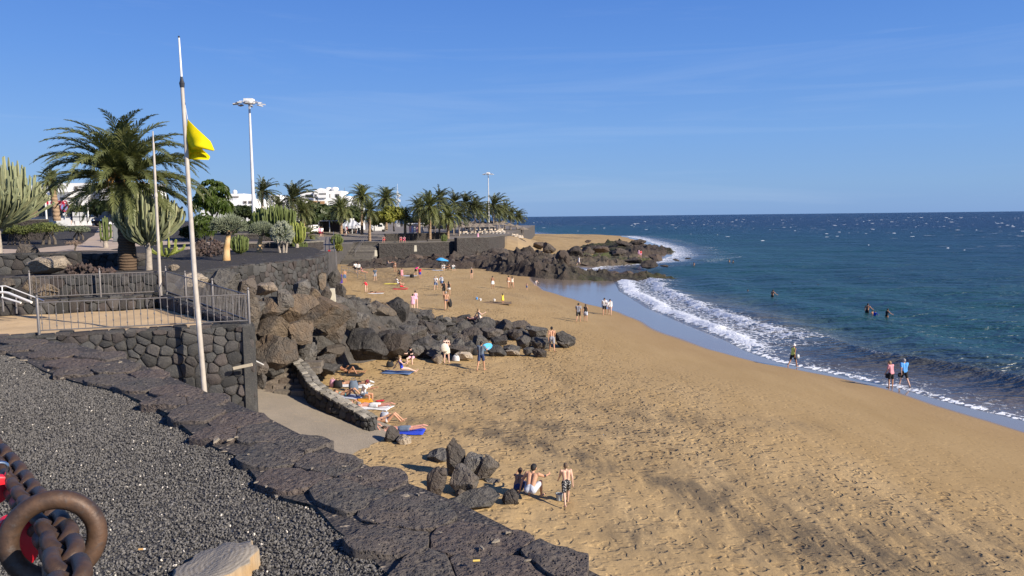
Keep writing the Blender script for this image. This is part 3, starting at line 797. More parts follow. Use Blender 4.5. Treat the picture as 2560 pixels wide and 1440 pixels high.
stone_wall('short stone wall along the shaded right side of the sand court', [(-13.75, 29.95), (-8.62, 23.95)], 7.1, lambda s: 7.60 - 0.045 * s, 0.4, 0.36, 104)
# terrace walls
stone_wall('dry stone retaining wall behind the court railing under the palm', [(-27, 30.45), (-20, 31.6), (-13.3, 32.95)], 7.35, 8.22, 0.5, 0.40, 105)
stone_wall('curved stone retaining wall of the cactus terrace above the boulders', [(-13.3, 33.0), (-13.5, 36.0), (-13.45, 38.7), (-12.35, 41.3), (-11.45, 44.8), (-11.7, 48.3), (-12.6, 53)], 6.2, 8.2, 0.6, 0.42, 106, vis=None)
stone_wall('upper dry stone wall at far left behind the pale boulder', [(-32, 34.0), (-24.5, 35.2), (-20.3, 36.2)], 8.05, 9.02, 0.6, 0.42, 107)
stone_wall('low dark planter wall behind the palm trunk', [(-23.2, 40.4), (-19.4, 41.3)], 8.05, 8.75, 0.5, 0.4, 108)
# curved low wall along the concrete ramp
RW_PX = [(722, 890, 4.05), (748, 907, 3.88), (770, 935, 3.62), (783, 957, 3.44), (807, 974, 3.26), (841, 995, 3.02), (879, 1016, 2.76), (932, 1045, 2.45)]
_rw = [atZ(x, y, z) for x, y, z in RW_PX]
RW = [(p.x + 0.0, p.y) for p in _rw]
_rl = path_len(RW)
_rz = [p.z for p in _rw]
def rw_top(s):
    return float(np.interp(s, _rl, _rz))
M_WHITECAP = make_lava('whitewashed_cap_stone', (0.17, 0.155, 0.13), (0.27, 0.245, 0.20), (0.10, 0.095, 0.085), 0.8, 9, 0.45, 0.8)
stone_wall('low curving stone wall beside the concrete ramp with pale patched top', [(p[0] - 0.2, p[1] - 0.12) for p in RW], lambda s: rw_top(s) - 1.25 + 0.5 * s / _rl[-1], rw_top, 0.52, 0.34, 109, capsize=0.2, capmat=M_WHITECAP)
_e = RW[-1]; _d = Vector((RW[-1][0] - RW[-2][0], RW[-1][1] - RW[-2][1])).normalized()
_n = Vector((-_d.y, _d.x))
_a = Vector((_e[0] - 0.2, _e[1] - 0.12)) + _d * 0.02
stone_wall('squared stones closing the lower end of the ramp wall', [tuple(_a + _d * 0.05), tuple(_a + _n * 0.5 + _d * 0.05)], rw_top(99) - 0.8, rw_top(99) + 0.01, 0.12, 0.2, 110, caps=False)

# steps of flat stone at the head of the ramp
M_STEP = make_lava('step_stone', (0.125, 0.105, 0.085), (0.175, 0.150, 0.12), (0.15, 0.115, 0.09), 0.8, 10, 0.25, 0.4)
_st = empty('stone_steps', (-10.5, 33.2, 2.75), 0, 'worn stone steps at the head of the concrete ramp', 'steps')
for k in range(6):
    m = MB(); rn = random.Random(300 + k); x = -1.45
    y0 = 0.30 + k * 0.42
    while x < 1.35:
        w = rn.uniform(0.45, 0.95)
        m = MB(); m.box((x + w / 2 - 0.12 * k, y0 + 0.30 + rn.uniform(-0.03, 0.03), 0.08 + k * 0.17 + rn.uniform(-0.015, 0.015)), (w - 0.03, 0.62, 0.26), 0.05, 0.93)
        o = m.build('step_stone', M_STEP, _st, False); x += w

# ------------------------------------------------------------------ flat stones on the wall top at the viewer's feet
_sd = rng.random((4000, 2)); seeds = []
_bx0, _bx1, _by0, _by1 = -11.0, 3.2, 1.4, 10.6
_band = [tuple(p) for p in BED_OUT] + [tuple(p) for p in reversed(BED_IN)]
rn = random.Random(77)
tries = 0
cand = [(rn.uniform(_bx0, _bx1), rn.uniform(_by0, _by1)) for _ in range(26000)]
for c in cand:
    if not in_poly(c[0], c[1], _band): continue
    r = 0.30 + 0.04 * max(c[1] - 3, 0)
    if all((c[0] - s[0]) ** 2 + (c[1] - s[1]) ** 2 > r * r for s in seeds): seeds.append(c)
_nin = len(seeds)
ghost = []
for line, sg in ((BED_OUT, -1), (BED_IN, 1)):                   # seeds just outside keep the cells to the band
    pp = [tuple(p) for p in line]; LL = path_len(pp); s = 0.0
    while s < LL[-1]:
        x, y, dx, dy = on_path(pp, LL, s)
        ghost.append((x + dy * 0.13 * sg + rn.uniform(-0.05, 0.05), y - dx * 0.13 * sg + rn.uniform(-0.05, 0.05))); s += 0.16
_cells = voronoi(seeds + ghost, (_bx0 - 1, _by0 - 1, _bx1 + 1, _by1 + 1), 70, _nin)
fw = empty('flagstone_wall', (0, 4, BED_Z - 0.1), 0, 'broad wall top of flat porous lava stones edging the gravel in the foreground', 'wall')
_fb = Vector((0, 4, BED_Z - 0.1))
for ci, cell in enumerate(_cells):
    if len(cell) < 3: continue
    cx = sum(p[0] for p in cell) / len(cell); cy = sum(p[1] for p in cell) / len(cell)
    # resample the rim to 20 uneven points
    LL = path_len(cell + [cell[0]]); N = 26; rim = []
    for i in range(N):
        x, y, dx, dy = on_path(cell + [cell[0]], LL, LL[-1] * i / N); rim.append((x, y))
    rim = [((rim[i - 1][0] + 6 * rim[i][0] + rim[(i + 1) % N][0]) / 8, (rim[i - 1][1] + 6 * rim[i][1] + rim[(i + 1) % N][1]) / 8) for i in range(N)]
    wob = [1 - 0.03 * rn.random() ** 2 for _ in range(N)]
    base = BED_Z + 0.045 + rn.uniform(-0.007, 0.007); tx, ty = rn.uniform(-0.02, 0.02), rn.uniform(-0.02, 0.02)
    V, F = [], []
    for k, dz in ((1.0, -0.16), (1.0, -0.005), (0.985, 0.0), (0.78, 0.004), (0.55, 0.006), (0.28, 0.006)):
        for (x, y), w in zip(rim, wob):
            xx, yy = cx + (x - cx) * k * w, cy + (y - cy) * k * w
            h = 0 if dz < -0.1 else 0.014 * float(mnoise.noise(Vector((xx * 4, yy * 4, 0)))) + 0.016 * float(mnoise.noise(Vector((xx * 15, yy * 15, ci)))) + 0.008 * float(mnoise.noise(Vector((xx * 40, yy * 40, ci))))
            V.append((xx - _fb.x, yy - _fb.y, base + dz + h + tx * (xx - cx) + ty * (yy - cy) - _fb.z))
    V.append((cx - _fb.x, cy - _fb.y, base + 0.02 - _fb.z))
    for a in range(5):
        for i in range(N):
            k = (i + 1) % N; F.append((a * N + i, a * N + k, (a + 1) * N + k, (a + 1) * N + i))
    for i in range(N): F.append((5 * N + i, 5 * N + (i + 1) % N, 6 * N))
    obj('stone', mesh_new('stone', V, F, M_FLAG, True, 30), fw)
# body of that wall down to the beach
core = MB(); vs = []
for p, q_ in ((BED_OUT, None),):
    n = len(BED_OUT)
    for P_ in BED_OUT: vs.append((P_.x - _fb.x, P_.y - _fb.y, BED_Z + 0.028 - _fb.z))
    for P_ in BED_OUT: vs.append((P_.x - _fb.x, P_.y - _fb.y, 1.0 - _fb.z))
    inn = [(-16, 7.2), (-16, -3), (3.4, -3)]
    for P_ in inn: vs.append((P_[0] - _fb.x, P_[1] - _fb.y, BED_Z - 0.2 - _fb.z))
o3 = len(vs)
for P_ in BED_IN: vs.append((P_.x - _fb.x, P_.y - _fb.y, BED_Z + 0.022 - _fb.z))
_mi = len(BED_IN)
core.add(vs, [(i, i + 1, n + i + 1, n + i) for i in range(n - 1)] + [(i, o3 + min(i, _mi - 1), o3 + min(i + 1, _mi - 1), i + 1) for i in range(n - 1)])
core.build('wall_core', lava_gravel('joint_grit', (0.045, 0.04, 0.038), (0.085, 0.075, 0.068), (0.3, 0.25, 0.19), 30), fw)
# crumbs of pale mortar left in the joints
rn = random.Random(5)
mm = []
for k in range(3):
    m = MB(); n = 9
    top = [(math.cos(2 * math.pi * i / n) * rn.uniform(0.5, 1.0), math.sin(2 * math.pi * i / n) * rn.uniform(0.25, 0.6)) for i in range(n)]
    m.add([(x, y, -0.3) for x, y in top] + [(x * 0.8, y * 0.8, rn.uniform(0.05, 0.3)) for x, y in top], [(i, (i + 1) % n, n + (i + 1) % n, n + i) for i in range(n)] + [tuple(range(n, 2 * n))])
    mm.append(m.mesh('mortar', M_MORTAR))
for px, py, s in [(540, 1100, .07), (575, 1098, .05), (590, 1092, .04), (665, 1215, .03), (690, 1240, .035), (640, 1205, .025), (1010, 1240, .05), (1045, 1235, .03), (1270, 1330, .035), (1240, 1352, .04), (1205, 1368, .03), (860, 1165, .03), (900, 1190, .03), (120, 925, .05), (60, 900, .06), (30, 893, .05), (155, 945, .05), (300, 905, .05), (270, 912, .04), (560, 1128, .03), (780, 1170, .025), (930, 1300, .02), (1100, 1330, .02), (620, 1135, .025), (1320, 1400, .03)]:
    p = atZ(px, py, BED_Z + 0.055)
    obj('mortar', rnd.choice(mm), fw, p - _fb, (rnd.uniform(-.1, .1), rnd.uniform(-.1, .1), rnd.uniform(0, 6)), (s * 0.7, s * 0.6, s * 0.35))

# ------------------------------------------------------------------ loose gravel on the bed
def make_grain():
    t = NT('gravel_grain'); r = t.orand()
    c = t.mix(r, (0.055, 0.052, 0.049), (0.175, 0.165, 0.152))
    c = t.mix(t.rng(r, 0.991, 0.993), c, (0.50, 0.44, 0.34))
    c = t.mix(t.rng(r, 0.994, 0.995), c, (0.68, 0.62, 0.53))
    return t.fin(c, 0.9, None, spec=0.25)
M_GRAIN = make_grain()
g_poly = [p for p in _bed if p[1] > 1.0] 
g_poly = [tuple(p) for p in BED_IN] + [(1.0, 1.6), (-7.5, 1.6), (-11, 8.0)]
gsheet = poly_sheet('gravel', g_poly, lambda x, y: bed_z(x, y) + 0.002, M_GRAIN, 0.3)
ng = bpy.data.node_groups.new('gravel_scatter', 'GeometryNodeTree')
ng.interface.new_socket('Geometry', in_out='INPUT', socket_type='NodeSocketGeometry'); ng.interface.new_socket('Geometry', in_out='OUTPUT', socket_type='NodeSocketGeometry')
gi = ng.nodes.new('NodeGroupInput'); go = ng.nodes.new('NodeGroupOutput')
dp = ng.nodes.new('GeometryNodeDistributePointsOnFaces'); dp.inputs['Density'].default_value = 6200
ic = ng.nodes.new('GeometryNodeMeshIcoSphere'); ic.inputs['Radius'].default_value = 0.0062; ic.inputs['Subdivisions'].default_value = 1
sm_ = ng.nodes.new('GeometryNodeSetMaterial'); sm_.inputs['Material'].default_value = M_GRAIN
ip = ng.nodes.new('GeometryNodeInstanceOnPoints')
rr = ng.nodes.new('FunctionNodeRandomValue'); rr.data_type = 'FLOAT_VECTOR'; rr.inputs[0].default_value = (0, 0, 0); rr.inputs[1].default_value = (6.28, 6.28, 6.28)
rs = ng.nodes.new('FunctionNodeRandomValue'); rs.data_type = 'FLOAT_VECTOR'; rs.inputs[0].default_value = (0.45, 0.4, 0.3); rs.inputs[1].default_value = (1.45, 1.2, 0.9); rs.inputs['Seed'].default_value = 3
for a, b in ((gi.outputs[0], dp.inputs['Mesh']), (dp.outputs['Points'], ip.inputs['Points']), (ic.outputs['Mesh'], sm_.inputs[0]), (sm_.outputs[0], ip.inputs['Instance']), (rr.outputs[0], ip.inputs['Rotation']), (rs.outputs[0], ip.inputs['Scale']), (ip.outputs[0], go.inputs[0])):
    ng.links.new(a, b)
md = gsheet.modifiers.new('scatter', 'NODES'); md.node_group = ng
gsheet['kind'] = 'stuff'; gsheet['label'] = 'loose black gravel of the planting bed in the foreground'

# ================================================================== railings
M_RAIL = plain('grey_painted_iron', (0.20, 0.19, 0.185), 0.45, (0.15, 0.13, 0.115), 30.0, metal=0.3)
M_WHITE = plain('white_paint', (0.78, 0.77, 0.73), 0.5, (0.66, 0.64, 0.58), 3.0)
def railing(label, a, b, h, nbar, posts, seed, postr=0.04, knobs=True, group='railings round the sand court'):
    a, b = Vector(a), Vector(b); d = b - a
    e = empty('railing', a, 0, label, 'railing', group)
    def P(t, z): return d * t + Vector((0, 0, z))
    for z in (h, 0.10):
        MB().tube([P(0, z), P(1, z)], 0.019, 6).build('rail', M_RAIL, e)
    pm = MB().tube([(0, 0, -0.06), (0, 0, h + 0.10), (0, 0, h + 0.14)], [postr, postr, postr * 0.5], 10)
    pm.lathe([(0.001, 0), (postr * 0.8, 0.02), (postr * 0.95, 0.05), (postr * 0.6, 0.085), (0.001, 0.10)], (0, 0, h + 0.13), 8)
    pmesh = pm.mesh('post', M_RAIL, True, 40)
    for t in posts: obj('post', pmesh, e, P(t, 0))
    bars = []
    for kz in ((0.35, 0.75), (0.25, 0.6), (0.5,), (0.7,)):
        m = MB().tube([(0, 0, 0.09), (0, 0, h)], 0.0105, 6)
        if knobs:
            for z in kz: m.lathe([(0.011, -0.035), (0.024, -0.015), (0.024, 0.015), (0.011, 0.035)], (0, 0, z * h), 6)
        bars.append(m.mesh('bar', M_RAIL))
    for i in range(nbar):
        t = (i + 0.5) / nbar
        if any(abs(t - p) * d.length < 0.06 for p in posts): continue
        obj('bar', bars[(0, 2, 1, 3, 2)[i % 5]], e, P(t, 0))
    return e
railing('long iron railing along the front of the sand court with knobbed bars', (-13.55, 21.95, 7.30), (-8.12, 23.70, 7.30), 0.90, 31, (0, 1), 1)
railing('iron railing on the back wall of the sand court', (-17.6, 28.15, 7.66), (-13.45, 30.0, 7.66), 0.86, 33, (0, 0.5, 1), 2, 0.035, False)
railing('receding iron railing on the right side of the sand court', (-13.45, 30.0, 7.66), (-8.12, 23.70, 7.30), 0.88, 62, (0.28, 0.62), 3, 0.035, False)

# stairs with white handrails at the far left of the court
e = empty('stair_handrail', (-20.2, 28.2, 7.2), 0, 'white painted handrails of the stair at the left edge of the court', 'handrail')
for (x0, y0, x1, y1, Y0, Y1, r) in ((-60, 752, 62, 752, 27.5, 27.5, .03),):
    pass
def px_tube(name, pts, r, mat, parent, base, n=8):
    m = MB().tube([atY(x, y, Y) - base for x, y, Y in pts], r, n); return m.build(name, mat, parent, True)
bs = Vector((-20.2, 28.2, 7.2))
px_tube('rail', [(-90, 722, 27.3), (14, 715, 27.3), (110, 752, 26.8)], 0.022, M_WHITE, e, bs)
px_tube('rail', [(-60, 731, 26.9), (12, 731, 26.9), (22, 733, 26.8), (79, 756, 26.4)], 0.045, M_WHITE, e, bs)
px_tube('rail', [(5, 743, 26.3), (52, 757, 26.0)], 0.035, M_WHITE, e, bs)
px_tube('post', [(5, 716, 27.3), (7, 748, 27.2)], 0.02, M_WHITE, e, bs)
px_tube('post', [(6, 742, 26.3), (9, 779, 26.2)], 0.03, M_RAIL, e, bs)
px_tube('post', [(40, 742, 26.3), (42, 784, 26.2)], 0.028, M_RAIL, e, bs)
# stair treads behind the rails
e = empty('stone_stair', (-19.6, 27.4, 7.05), 0, 'dark stone stair under the white handrails', 'stair')
for k in range(4):
    m = MB().box((-0.9 * k * 0.35 - 0.4, 0.1 * k, 0.09 + 0.17 * k), (0.9, 1.3, 0.17 + 0.02), 0.43, 0.98); m.build('tread', M_STEP, e)

# ================================================================== flagpoles and flag
M_POLE = plain('weathered_white_pole', (0.50, 0.45, 0.385), 0.5, (0.36, 0.315, 0.26), 3.0)
M_STEEL = plain('dark_fitting', (0.06, 0.06, 0.065), 0.5, metal=0.6)
PY = 22.4
foot, top = atY(506, 990, PY), atY(447, 90, PY)
def pole_at(t): return foot + (top - foot) * t
fp = empty('flagpole', foot, 0, 'tall off-white flagpole in front of the stone wall with rope and antenna top', 'flagpole')
jt = 0.862
MB().tube([Vector((0.22, 0, -4.0)), pole_at(0.35) - foot, pole_at(jt) - foot], [0.078, 0.072, 0.052], 14).build('pole', M_POLE, fp, True)
MB().tube([pole_at(jt) - foot, pole_at(jt + 0.012) - foot, pole_at(jt + 0.018) - foot, pole_at(jt + 0.03) - foot], [0.06, 0.075, 0.05, 0.03], 10).build('clamp', M_STEEL, fp)
MB().tube([pole_at(jt + 0.02) - foot, pole_at(0.995) - foot], [0.032, 0.024], 10).build('antenna', M_WHITE, fp, True)
MB().tube([pole_at(0.995) - foot, pole_at(1.0) - foot], 0.026, 8).build('tip', M_STEEL, fp)
hook = atY(461, 253, PY)
MB().tube([atY(457, 252, PY) - foot, hook - foot, atY(463, 262, PY) - foot], 0.012, 6).build('pulley_arm', M_STEEL, fp)
M_ROPE = plain('halyard', (0.68, 0.66, 0.62), 0.8)
ftop = atY(469, 298, PY)
MB().tube([hook - foot, ftop - foot], 0.010, 5).build('rope', M_ROPE, fp)
MB().tube([atY(463, 262, PY) - foot, atY(474, 500, PY) - foot, atY(490, 730, PY) - foot, atY(503, 900, PY) - foot], 0.008, 5).build('rope', M_ROPE, fp)
def make_flag():
    t = NT('yellow_flag_cloth'); p = t.objco()
    n = t.noise(p, 90, 3)
    t.fin(t.mix(t.rng(n, 0.3, 0.7), (0.86, 0.72, 0.005), (0.80, 0.66, 0.005)), 0.75, t.bump(n, 0.08, 0.01), spec=0.2)
    tr = t.new('ShaderNodeBsdfTranslucent'); tr.inputs[0].default_value = (0.85, 0.68, 0.01, 1)
    mx = t.new('ShaderNodeMixShader'); mx.inputs[0].default_value = 0.38
    t.link(t.b.outputs[0], mx.inputs[1]); t.link(tr.outputs[0], mx.inputs[2]); t.link(mx.outputs[0], t.out.inputs[0])
    return t.m
# control net of the drooping flag: (px, py, depth offset) along hoist and towards the fly
net = [[(469, 298, 0), (487, 316, -.10), (508, 336, -.16), (526, 353, -.05)],
       [(467, 322, 0), (482, 340, -.20), (506, 352, -.24), (532, 366, -.06)],
       [(465, 346, 0), (477, 358, -.10), (492, 366, -.32), (534, 377, -.12)],
       [(464, 360, 0), (474, 370, .12), (487, 371, -.08), (506, 371, .02)],
       [(464, 374, 0), (474, 382, .16), (491, 377, .20), (517, 383, .26)],
       [(463, 388, 0), (473, 391, .10), (494, 390, .02), (525, 392, .14)],
       [(463, 398, 0), (474, 399, .04), (496, 399, -.06), (521, 400, .02)]]
def catmull(P, t):
    n = len(P) - 1; x = t * n; i = min(int(x), n - 1); f = x - i
    p0, p1, p2, p3 = P[max(i - 1, 0)], P[i], P[i + 1], P[min(i + 2, n)]
    return 0.5 * ((2 * p1) + (p2 - p0) * f + (2 * p0 - 5 * p1 + 4 * p2 - p3) * f * f + (3 * p1 - p0 - 3 * p2 + p3) * f ** 3)
NV = [[atY(x, y, PY + d) for x, y, d in row] for row in net]
nu, nv = 26, 34; vs = []
for j in range(nv):
    row = [catmull([NV[r][c] for r in range(len(NV))], j / (nv - 1)) for c in range(4)]
    for i in range(nu):
        p = catmull(row, i / (nu - 1)); vs.append(p - ftop)
idx = np.arange(nu * nv).reshape(nv, nu)
q = np.stack([idx[:-1, :-1], idx[:-1, 1:], idx[1:, 1:], idx[1:, :-1]], -1).reshape(-1, 4)
fl = obj('flag', mesh_new('flag', [tuple(v) for v in vs], q, make_flag(), True), None, ftop)
fl.modifiers.new('cloth_thickness', 'SOLIDIFY').thickness = 0.004
tag(fl, 'bright yellow beach flag drooping from the tall pole', 'flag')
# shorter bare pole
f2, t2 = atY(402, 738, 29.7), atY(382, 328, 29.7)
p2 = empty('flagpole', f2, 0, 'shorter bare beige pole standing at the back corner of the court', 'flagpole')
MB().tube([Vector((0, 0, -0.3)), (t2 - f2) * 0.62, (t2 - f2) * 0.93], [0.062, 0.05, 0.040], 12).build('pole', M_POLE, p2, True)
MB().tube([(t2 - f2) * 0.925, (t2 - f2)], [0.03, 0.022], 8).build('pole_tip', M_POLE, p2, True)
MB().tube([(t2 - f2) * 0.60, (t2 - f2) * 0.615, (t2 - f2) * 0.63], [0.06, 0.07, 0.05], 10).build('sleeve', M_POLE, p2, True)

# ================================================================== chain, ring, locks, stump and litter in the foreground
def make_rust():
    t = NT('rusty_iron'); p = t.objco()
    n = t.noise(p, 28, 5, 0.65); n2 = t.noise(p, 130, 3)
    c = t.mix(t.rng(n, 0.35, 0.7), (0.046, 0.031, 0.024), (0.125, 0.068, 0.038))
    c = t.mix(t.rng(n2, 0.55, 0.7, 0, 0.6), c, (0.085, 0.07, 0.062))
    return t.fin(c, t.rng(n, 0.3, 0.7, 0.42, 0.68), t.bump(t.math('ADD', n, n2), 0.18, 0.004), 0.35)
M_RUST = make_rust()
def torus(R_, r_, sx=1.0, n=40, k=14, straight=0.0):
    m = MB(); vs = []
    for i in range(n):
        a = 2 * math.pi * i / n
        cx, cy = math.cos(a) * R_, math.sin(a) * R_
        off = straight if cy > 0 else -straight
        for j in range(k):
            b = 2 * math.pi * j / k
            vs.append((math.cos(a) * (R_ + r_ * math.cos(b)), math.sin(a) * (R_ + r_ * math.cos(b)) + (straight if math.sin(a) > 1e-6 else (-straight if math.sin(a) < -1e-6 else 0)), r_ * math.sin(b)))
    fs = [(i * k + j, ((i + 1) % n) * k + j, ((i + 1) % n) * k + (j + 1) % k, i * k + (j + 1) % k) for i in range(n) for j in range(k)]
    m.add(vs, fs); return m
RD = 0.92
rc = atY(134, 1346, RD)
ring = obj('iron_ring', torus(0.0475, 0.0118, n=56, k=18).mesh('iron_ring', M_RUST, True), None, rc)
vd = (Vector((0, 0, CAM_Z)) - rc).normalized()
ring.rotation_euler = (vd.to_track_quat('Z', 'Y').to_matrix() @ Matrix.Rotation(R(14), 3, 'X') @ Matrix.Rotation(R(-8), 3, 'Y')).to_euler()
tag(ring, 'big round rusty iron ring in the near left corner', 'ring')
# the chain threads through the ring and runs away up to the left
cp = [(-70, 1075, 1.62), (0, 1150, 1.40), (28, 1185, 1.30), (52, 1222, 1.20), (80, 1262, 1.08), (118, 1310, 0.98), (146, 1352, 0.885), (160, 1402, 0.80), (176, 1470, 0.72), (196, 1560, 0.64)]
C3 = [atY(x, y, d) for x, y, d in cp]
link = torus(0.0172, 0.0088, n=28, k=12, straight=0.0155).mesh('link', M_RUST, True)
ch = empty('chain', C3[-1], 0, 'heavy rusty iron chain running through the ring', 'chain')
dense = [catmull(C3, i / 400) for i in range(401)]
acc = [0.0]
for a, b in zip(dense[:-1], dense[1:]): acc.append(acc[-1] + (b - a).length)
s, i = 0.01, 0
while s < acc[-1] - 0.03:
    k = next(j for j in range(len(acc)) if acc[j] >= s)
    p = dense[k]; d = (dense[min(k + 4, 400)] - dense[max(k - 4, 0)]).normalized()
    qd = d.to_track_quat('Y', 'Z').to_matrix()
    o = obj('link', link, ch, p - C3[-1], (qd @ Matrix.Rotation(R(45 + (90 if i % 2 else 0)), 3, 'Y')).to_euler())
    s += 0.0435; i += 1
# red padlocks hung on the chain
M_RED = plain('red_lock_enamel', (0.62, 0.012, 0.025), 0.35, (0.55, 0.01, 0.02), 10)
M_CHROME = plain('bright_steel', (0.7, 0.7, 0.7), 0.2, metal=1.0)
def rounded_box(w, d, h, r, n=5):
    pts = []
    for cx, cy, a0 in ((w / 2 - r, h / 2 - r, 0), (-w / 2 + r, h / 2 - r, 90), (-w / 2 + r, -h / 2 + r, 180), (w / 2 - r, -h / 2 + r, 270)):
        for i in range(n):
            a = R(a0 + 90 * i / (n - 1)); pts.append((cx + r * math.cos(a), cy + r * math.sin(a)))
    m = MB(); N = len(pts); vs = []
    for k, y in ((0.9, -d / 2), (1, -d / 2 + 0.002), (1, d / 2 - 0.002), (0.9, d / 2)):
        vs += [(x * k, y, z * k) for x, z in pts]
    fs = [tuple(range(N)), tuple(3 * N + i for i in reversed(range(N)))]
    for a in range(3):
        for i in range(N): fs.append((a * N + i, (a + 1) * N + i, (a + 1) * N + (i + 1) % N, a * N + (i + 1) % N))
    m.add(vs, fs); return m
def padlock(px, py, Y, rz, ry, label, w=0.036, h=0.040):
    p = atY(px, py, Y)
    e = empty('padlock', p, 0, label, 'padlock', 'padlocks hung on the chain'); e.rotation_euler = (0.2, ry, rz)
    rounded_box(w, 0.014, h, 0.010).build('body', M_RED, e, True)
    a = [(math.cos(R(t)) * 0.0125, 0, math.sin(R(t)) * 0.0125 + h / 2 + 0.010) for t in range(0, 181, 15)]
    MB().tube([(0.0125, 0, h / 2 - 0.004)] + a + [(-0.0125, 0, h / 2 - 0.004)], 0.0030, 8).build('shackle', M_CHROME, e, True)
    return e
padlock(44, 1350, 0.99, 0.75, 0.45, 'red padlock hanging behind the rusty ring', 0.062, 0.060)
padlock(-16, 1222, 1.22, 0.8, 0.25, 'red padlock at the very left edge of the picture', 0.040, 0.046)
# cut stump
def make_wood():
    t = NT('stump_wood'); p = t.objco()
    sep = t.new('ShaderNodeSeparateXYZ'); t.link(p, sep.inputs[0])
    n = t.noise(t.mapping(p, (30, 30, 3)), 1.0, 4, 0.6); n2 = t.noise(p, 7, 4)
    side = t.mix(t.rng(n, 0.3, 0.7), (0.50, 0.38, 0.24), (0.20, 0.14, 0.085)); side = t.mix(t.rng(n2, 0.5, 0.66), side, (0.36, 0.235, 0.115))
    rings = t.new('ShaderNodeTexWave', wave_type='RINGS', rings_direction='Z'); t.link(p, rings.inputs['Vector']); rings.inputs['Scale'].default_value = 16; rings.inputs['Distortion'].default_value = 3
    topc = t.mix(t.rng(rings.outputs[1], 0.2, 0.8, 0.2, 0.8), (0.31, 0.275, 0.225), (0.20, 0.172, 0.135))
    g = t.new('ShaderNodeNewGeometry'); sn = t.new('ShaderNodeSeparateXYZ'); t.link(g.outputs['Normal'], sn.inputs[0])
    return t.fin(t.mix(t.rng(sn.outputs['Z'], 0.55, 0.8), side, topc), 0.9, t.bump(n, 0.5, 0.02), spec=0.15)
m = MB(); vs = []; N = 26; rn = random.Random(9)
jag = [rn.uniform(0.86, 1.12) for _ in range(N)]
for k, z in ((1.08, -0.05), (1.0, 0.03), (0.98, 0.095), (0.93, 0.102), (0.5, 0.106)):
    for i in range(N):
        a = 2 * math.pi * i / N; vs.append((math.cos(a) * 0.165 * k * jag[i], math.sin(a) * 0.145 * k * jag[i], z + (0.045 * math.cos(a) if z > 0.05 else 0)))
vs.append((0, 0, 0.106))
fs = [(a * N + i, a * N + (i + 1) % N, (a + 1) * N + (i + 1) % N, (a + 1) * N + i) for a in range(4) for i in range(N)] + [(4 * N + i, 4 * N + (i + 1) % N, 5 * N) for i in range(N)]
m.add(vs, fs)
sp = atZ(545, 1432, BED_Z)
st = m.build('tree_stump', make_wood(), None, True, 45); st.location = sp + Vector((0, 0, -0.01)); st.rotation_euler = (0.05, 0, 0.3); st.scale = (1.0, 1.0, 0.62)
tag(st, 'pale sawn tree stump at the bottom edge of the gravel', 'stump')
# litter
M_BUTT = plain('filter_paper', (0.62, 0.36, 0.12), 0.8); M_PAPER = plain('white_paper', (0.75, 0.73, 0.68), 0.8)
p = atZ(355, 1373, BED_Z + 0.012)
e = empty('cigarette_butt', p, 0.1, 'orange cigarette butt lying on the gravel', 'cigarette butt')
MB().tube([(-0.014, 0, 0), (0.006, 0, 0)], 0.0042, 8).build('filter', M_BUTT, e, True)
MB().tube([(0.0061, 0, 0), (0.014, 0.001, 0)], 0.0040, 8).build('paper', M_PAPER, e, True)
p = atZ(1192, 1402, BED_Z + 0.085)
c = MB().tube([(-0.015, 0, 0), (0.012, 0.003, 0)], 0.0045, 8).build('cigarette_butt', plain('yellow_paper', (0.7, 0.5, 0.12), 0.8), None, True); c.location = p
tag(c, 'yellow cigarette butt lying on the flat stones', 'cigarette butt')
# ================================================================== rocks
def make_rock(name, c1, c2, c3, bs=0.8, sc=3.0, rand=0.25, green=None):
    t = NT(name); p = t.pos(); r = t.orand()
    n = t.noise(p, sc, 5, 0.68, 0.3); n2 = t.noise(p, sc * 0.22, 3, 0.6); cr = t.voro(p, sc * 0.55, 'DISTANCE_TO_EDGE')
    c = t.mix(t.rng(n, 0.32, 0.68), c1, c2)
    c = t.mix(t.rng(t.math('ADD', n2, t.rng(r, 0, 1, -0.16, 0.16)), 0.47, 0.66), c, c3)
    if green:
        g = t.new('ShaderNodeNewGeometry'); sn = t.new('ShaderNodeSeparateXYZ'); t.link(g.outputs['Normal'], sn.inputs[0])
        c = t.mix(t.math('MULTIPLY', t.rng(sn.outputs['Z'], 0.35, 0.75), t.math('MULTIPLY', t.attr('moss'), t.rng(n, 0.35, 0.55))), c, green)
    k = t.rng(t.math('FRACT', t.math('MULTIPLY', r, 5.17)), 0, 1, 1 - rand, 1 + rand)
    vm = t.new('ShaderNodeVectorMath', operation='SCALE'); t.link(c, vm.inputs[0]); t.link(k, vm.inputs['Scale'])
    h = t.math('ADD', t.math('ADD', n, t.math('MULTIPLY', t.noise(p, sc * 4.5, 3, 0.7), 0.30)), t.math('MULTIPLY', t.rng(cr, 0.0, 0.05), 0.12))
    return t.fin(vm.outputs[0], 0.92, t.bump(h, bs, 0.42), spec=0.25)
M_ROCK = make_rock('grey_basalt', (0.084, 0.079, 0.073), (0.178, 0.164, 0.144), (0.128, 0.106, 0.086))
M_ROCKD = make_rock('dark_basalt', (0.048, 0.046, 0.044), (0.118, 0.109, 0.098), (0.088, 0.073, 0.062))
M_ROCKB = make_rock('brown_basalt', (0.172, 0.138, 0.104), (0.118, 0.106, 0.092), (0.205, 0.148, 0.098))
M_ROCKP = make_rock('pale_boulder', (0.46, 0.38, 0.28), (0.34, 0.28, 0.21), (0.25, 0.20, 0.15))
M_ROCKT = make_rock('tan_boulder', (0.235, 0.175, 0.115), (0.18, 0.14, 0.10), (0.14, 0.118, 0.094))
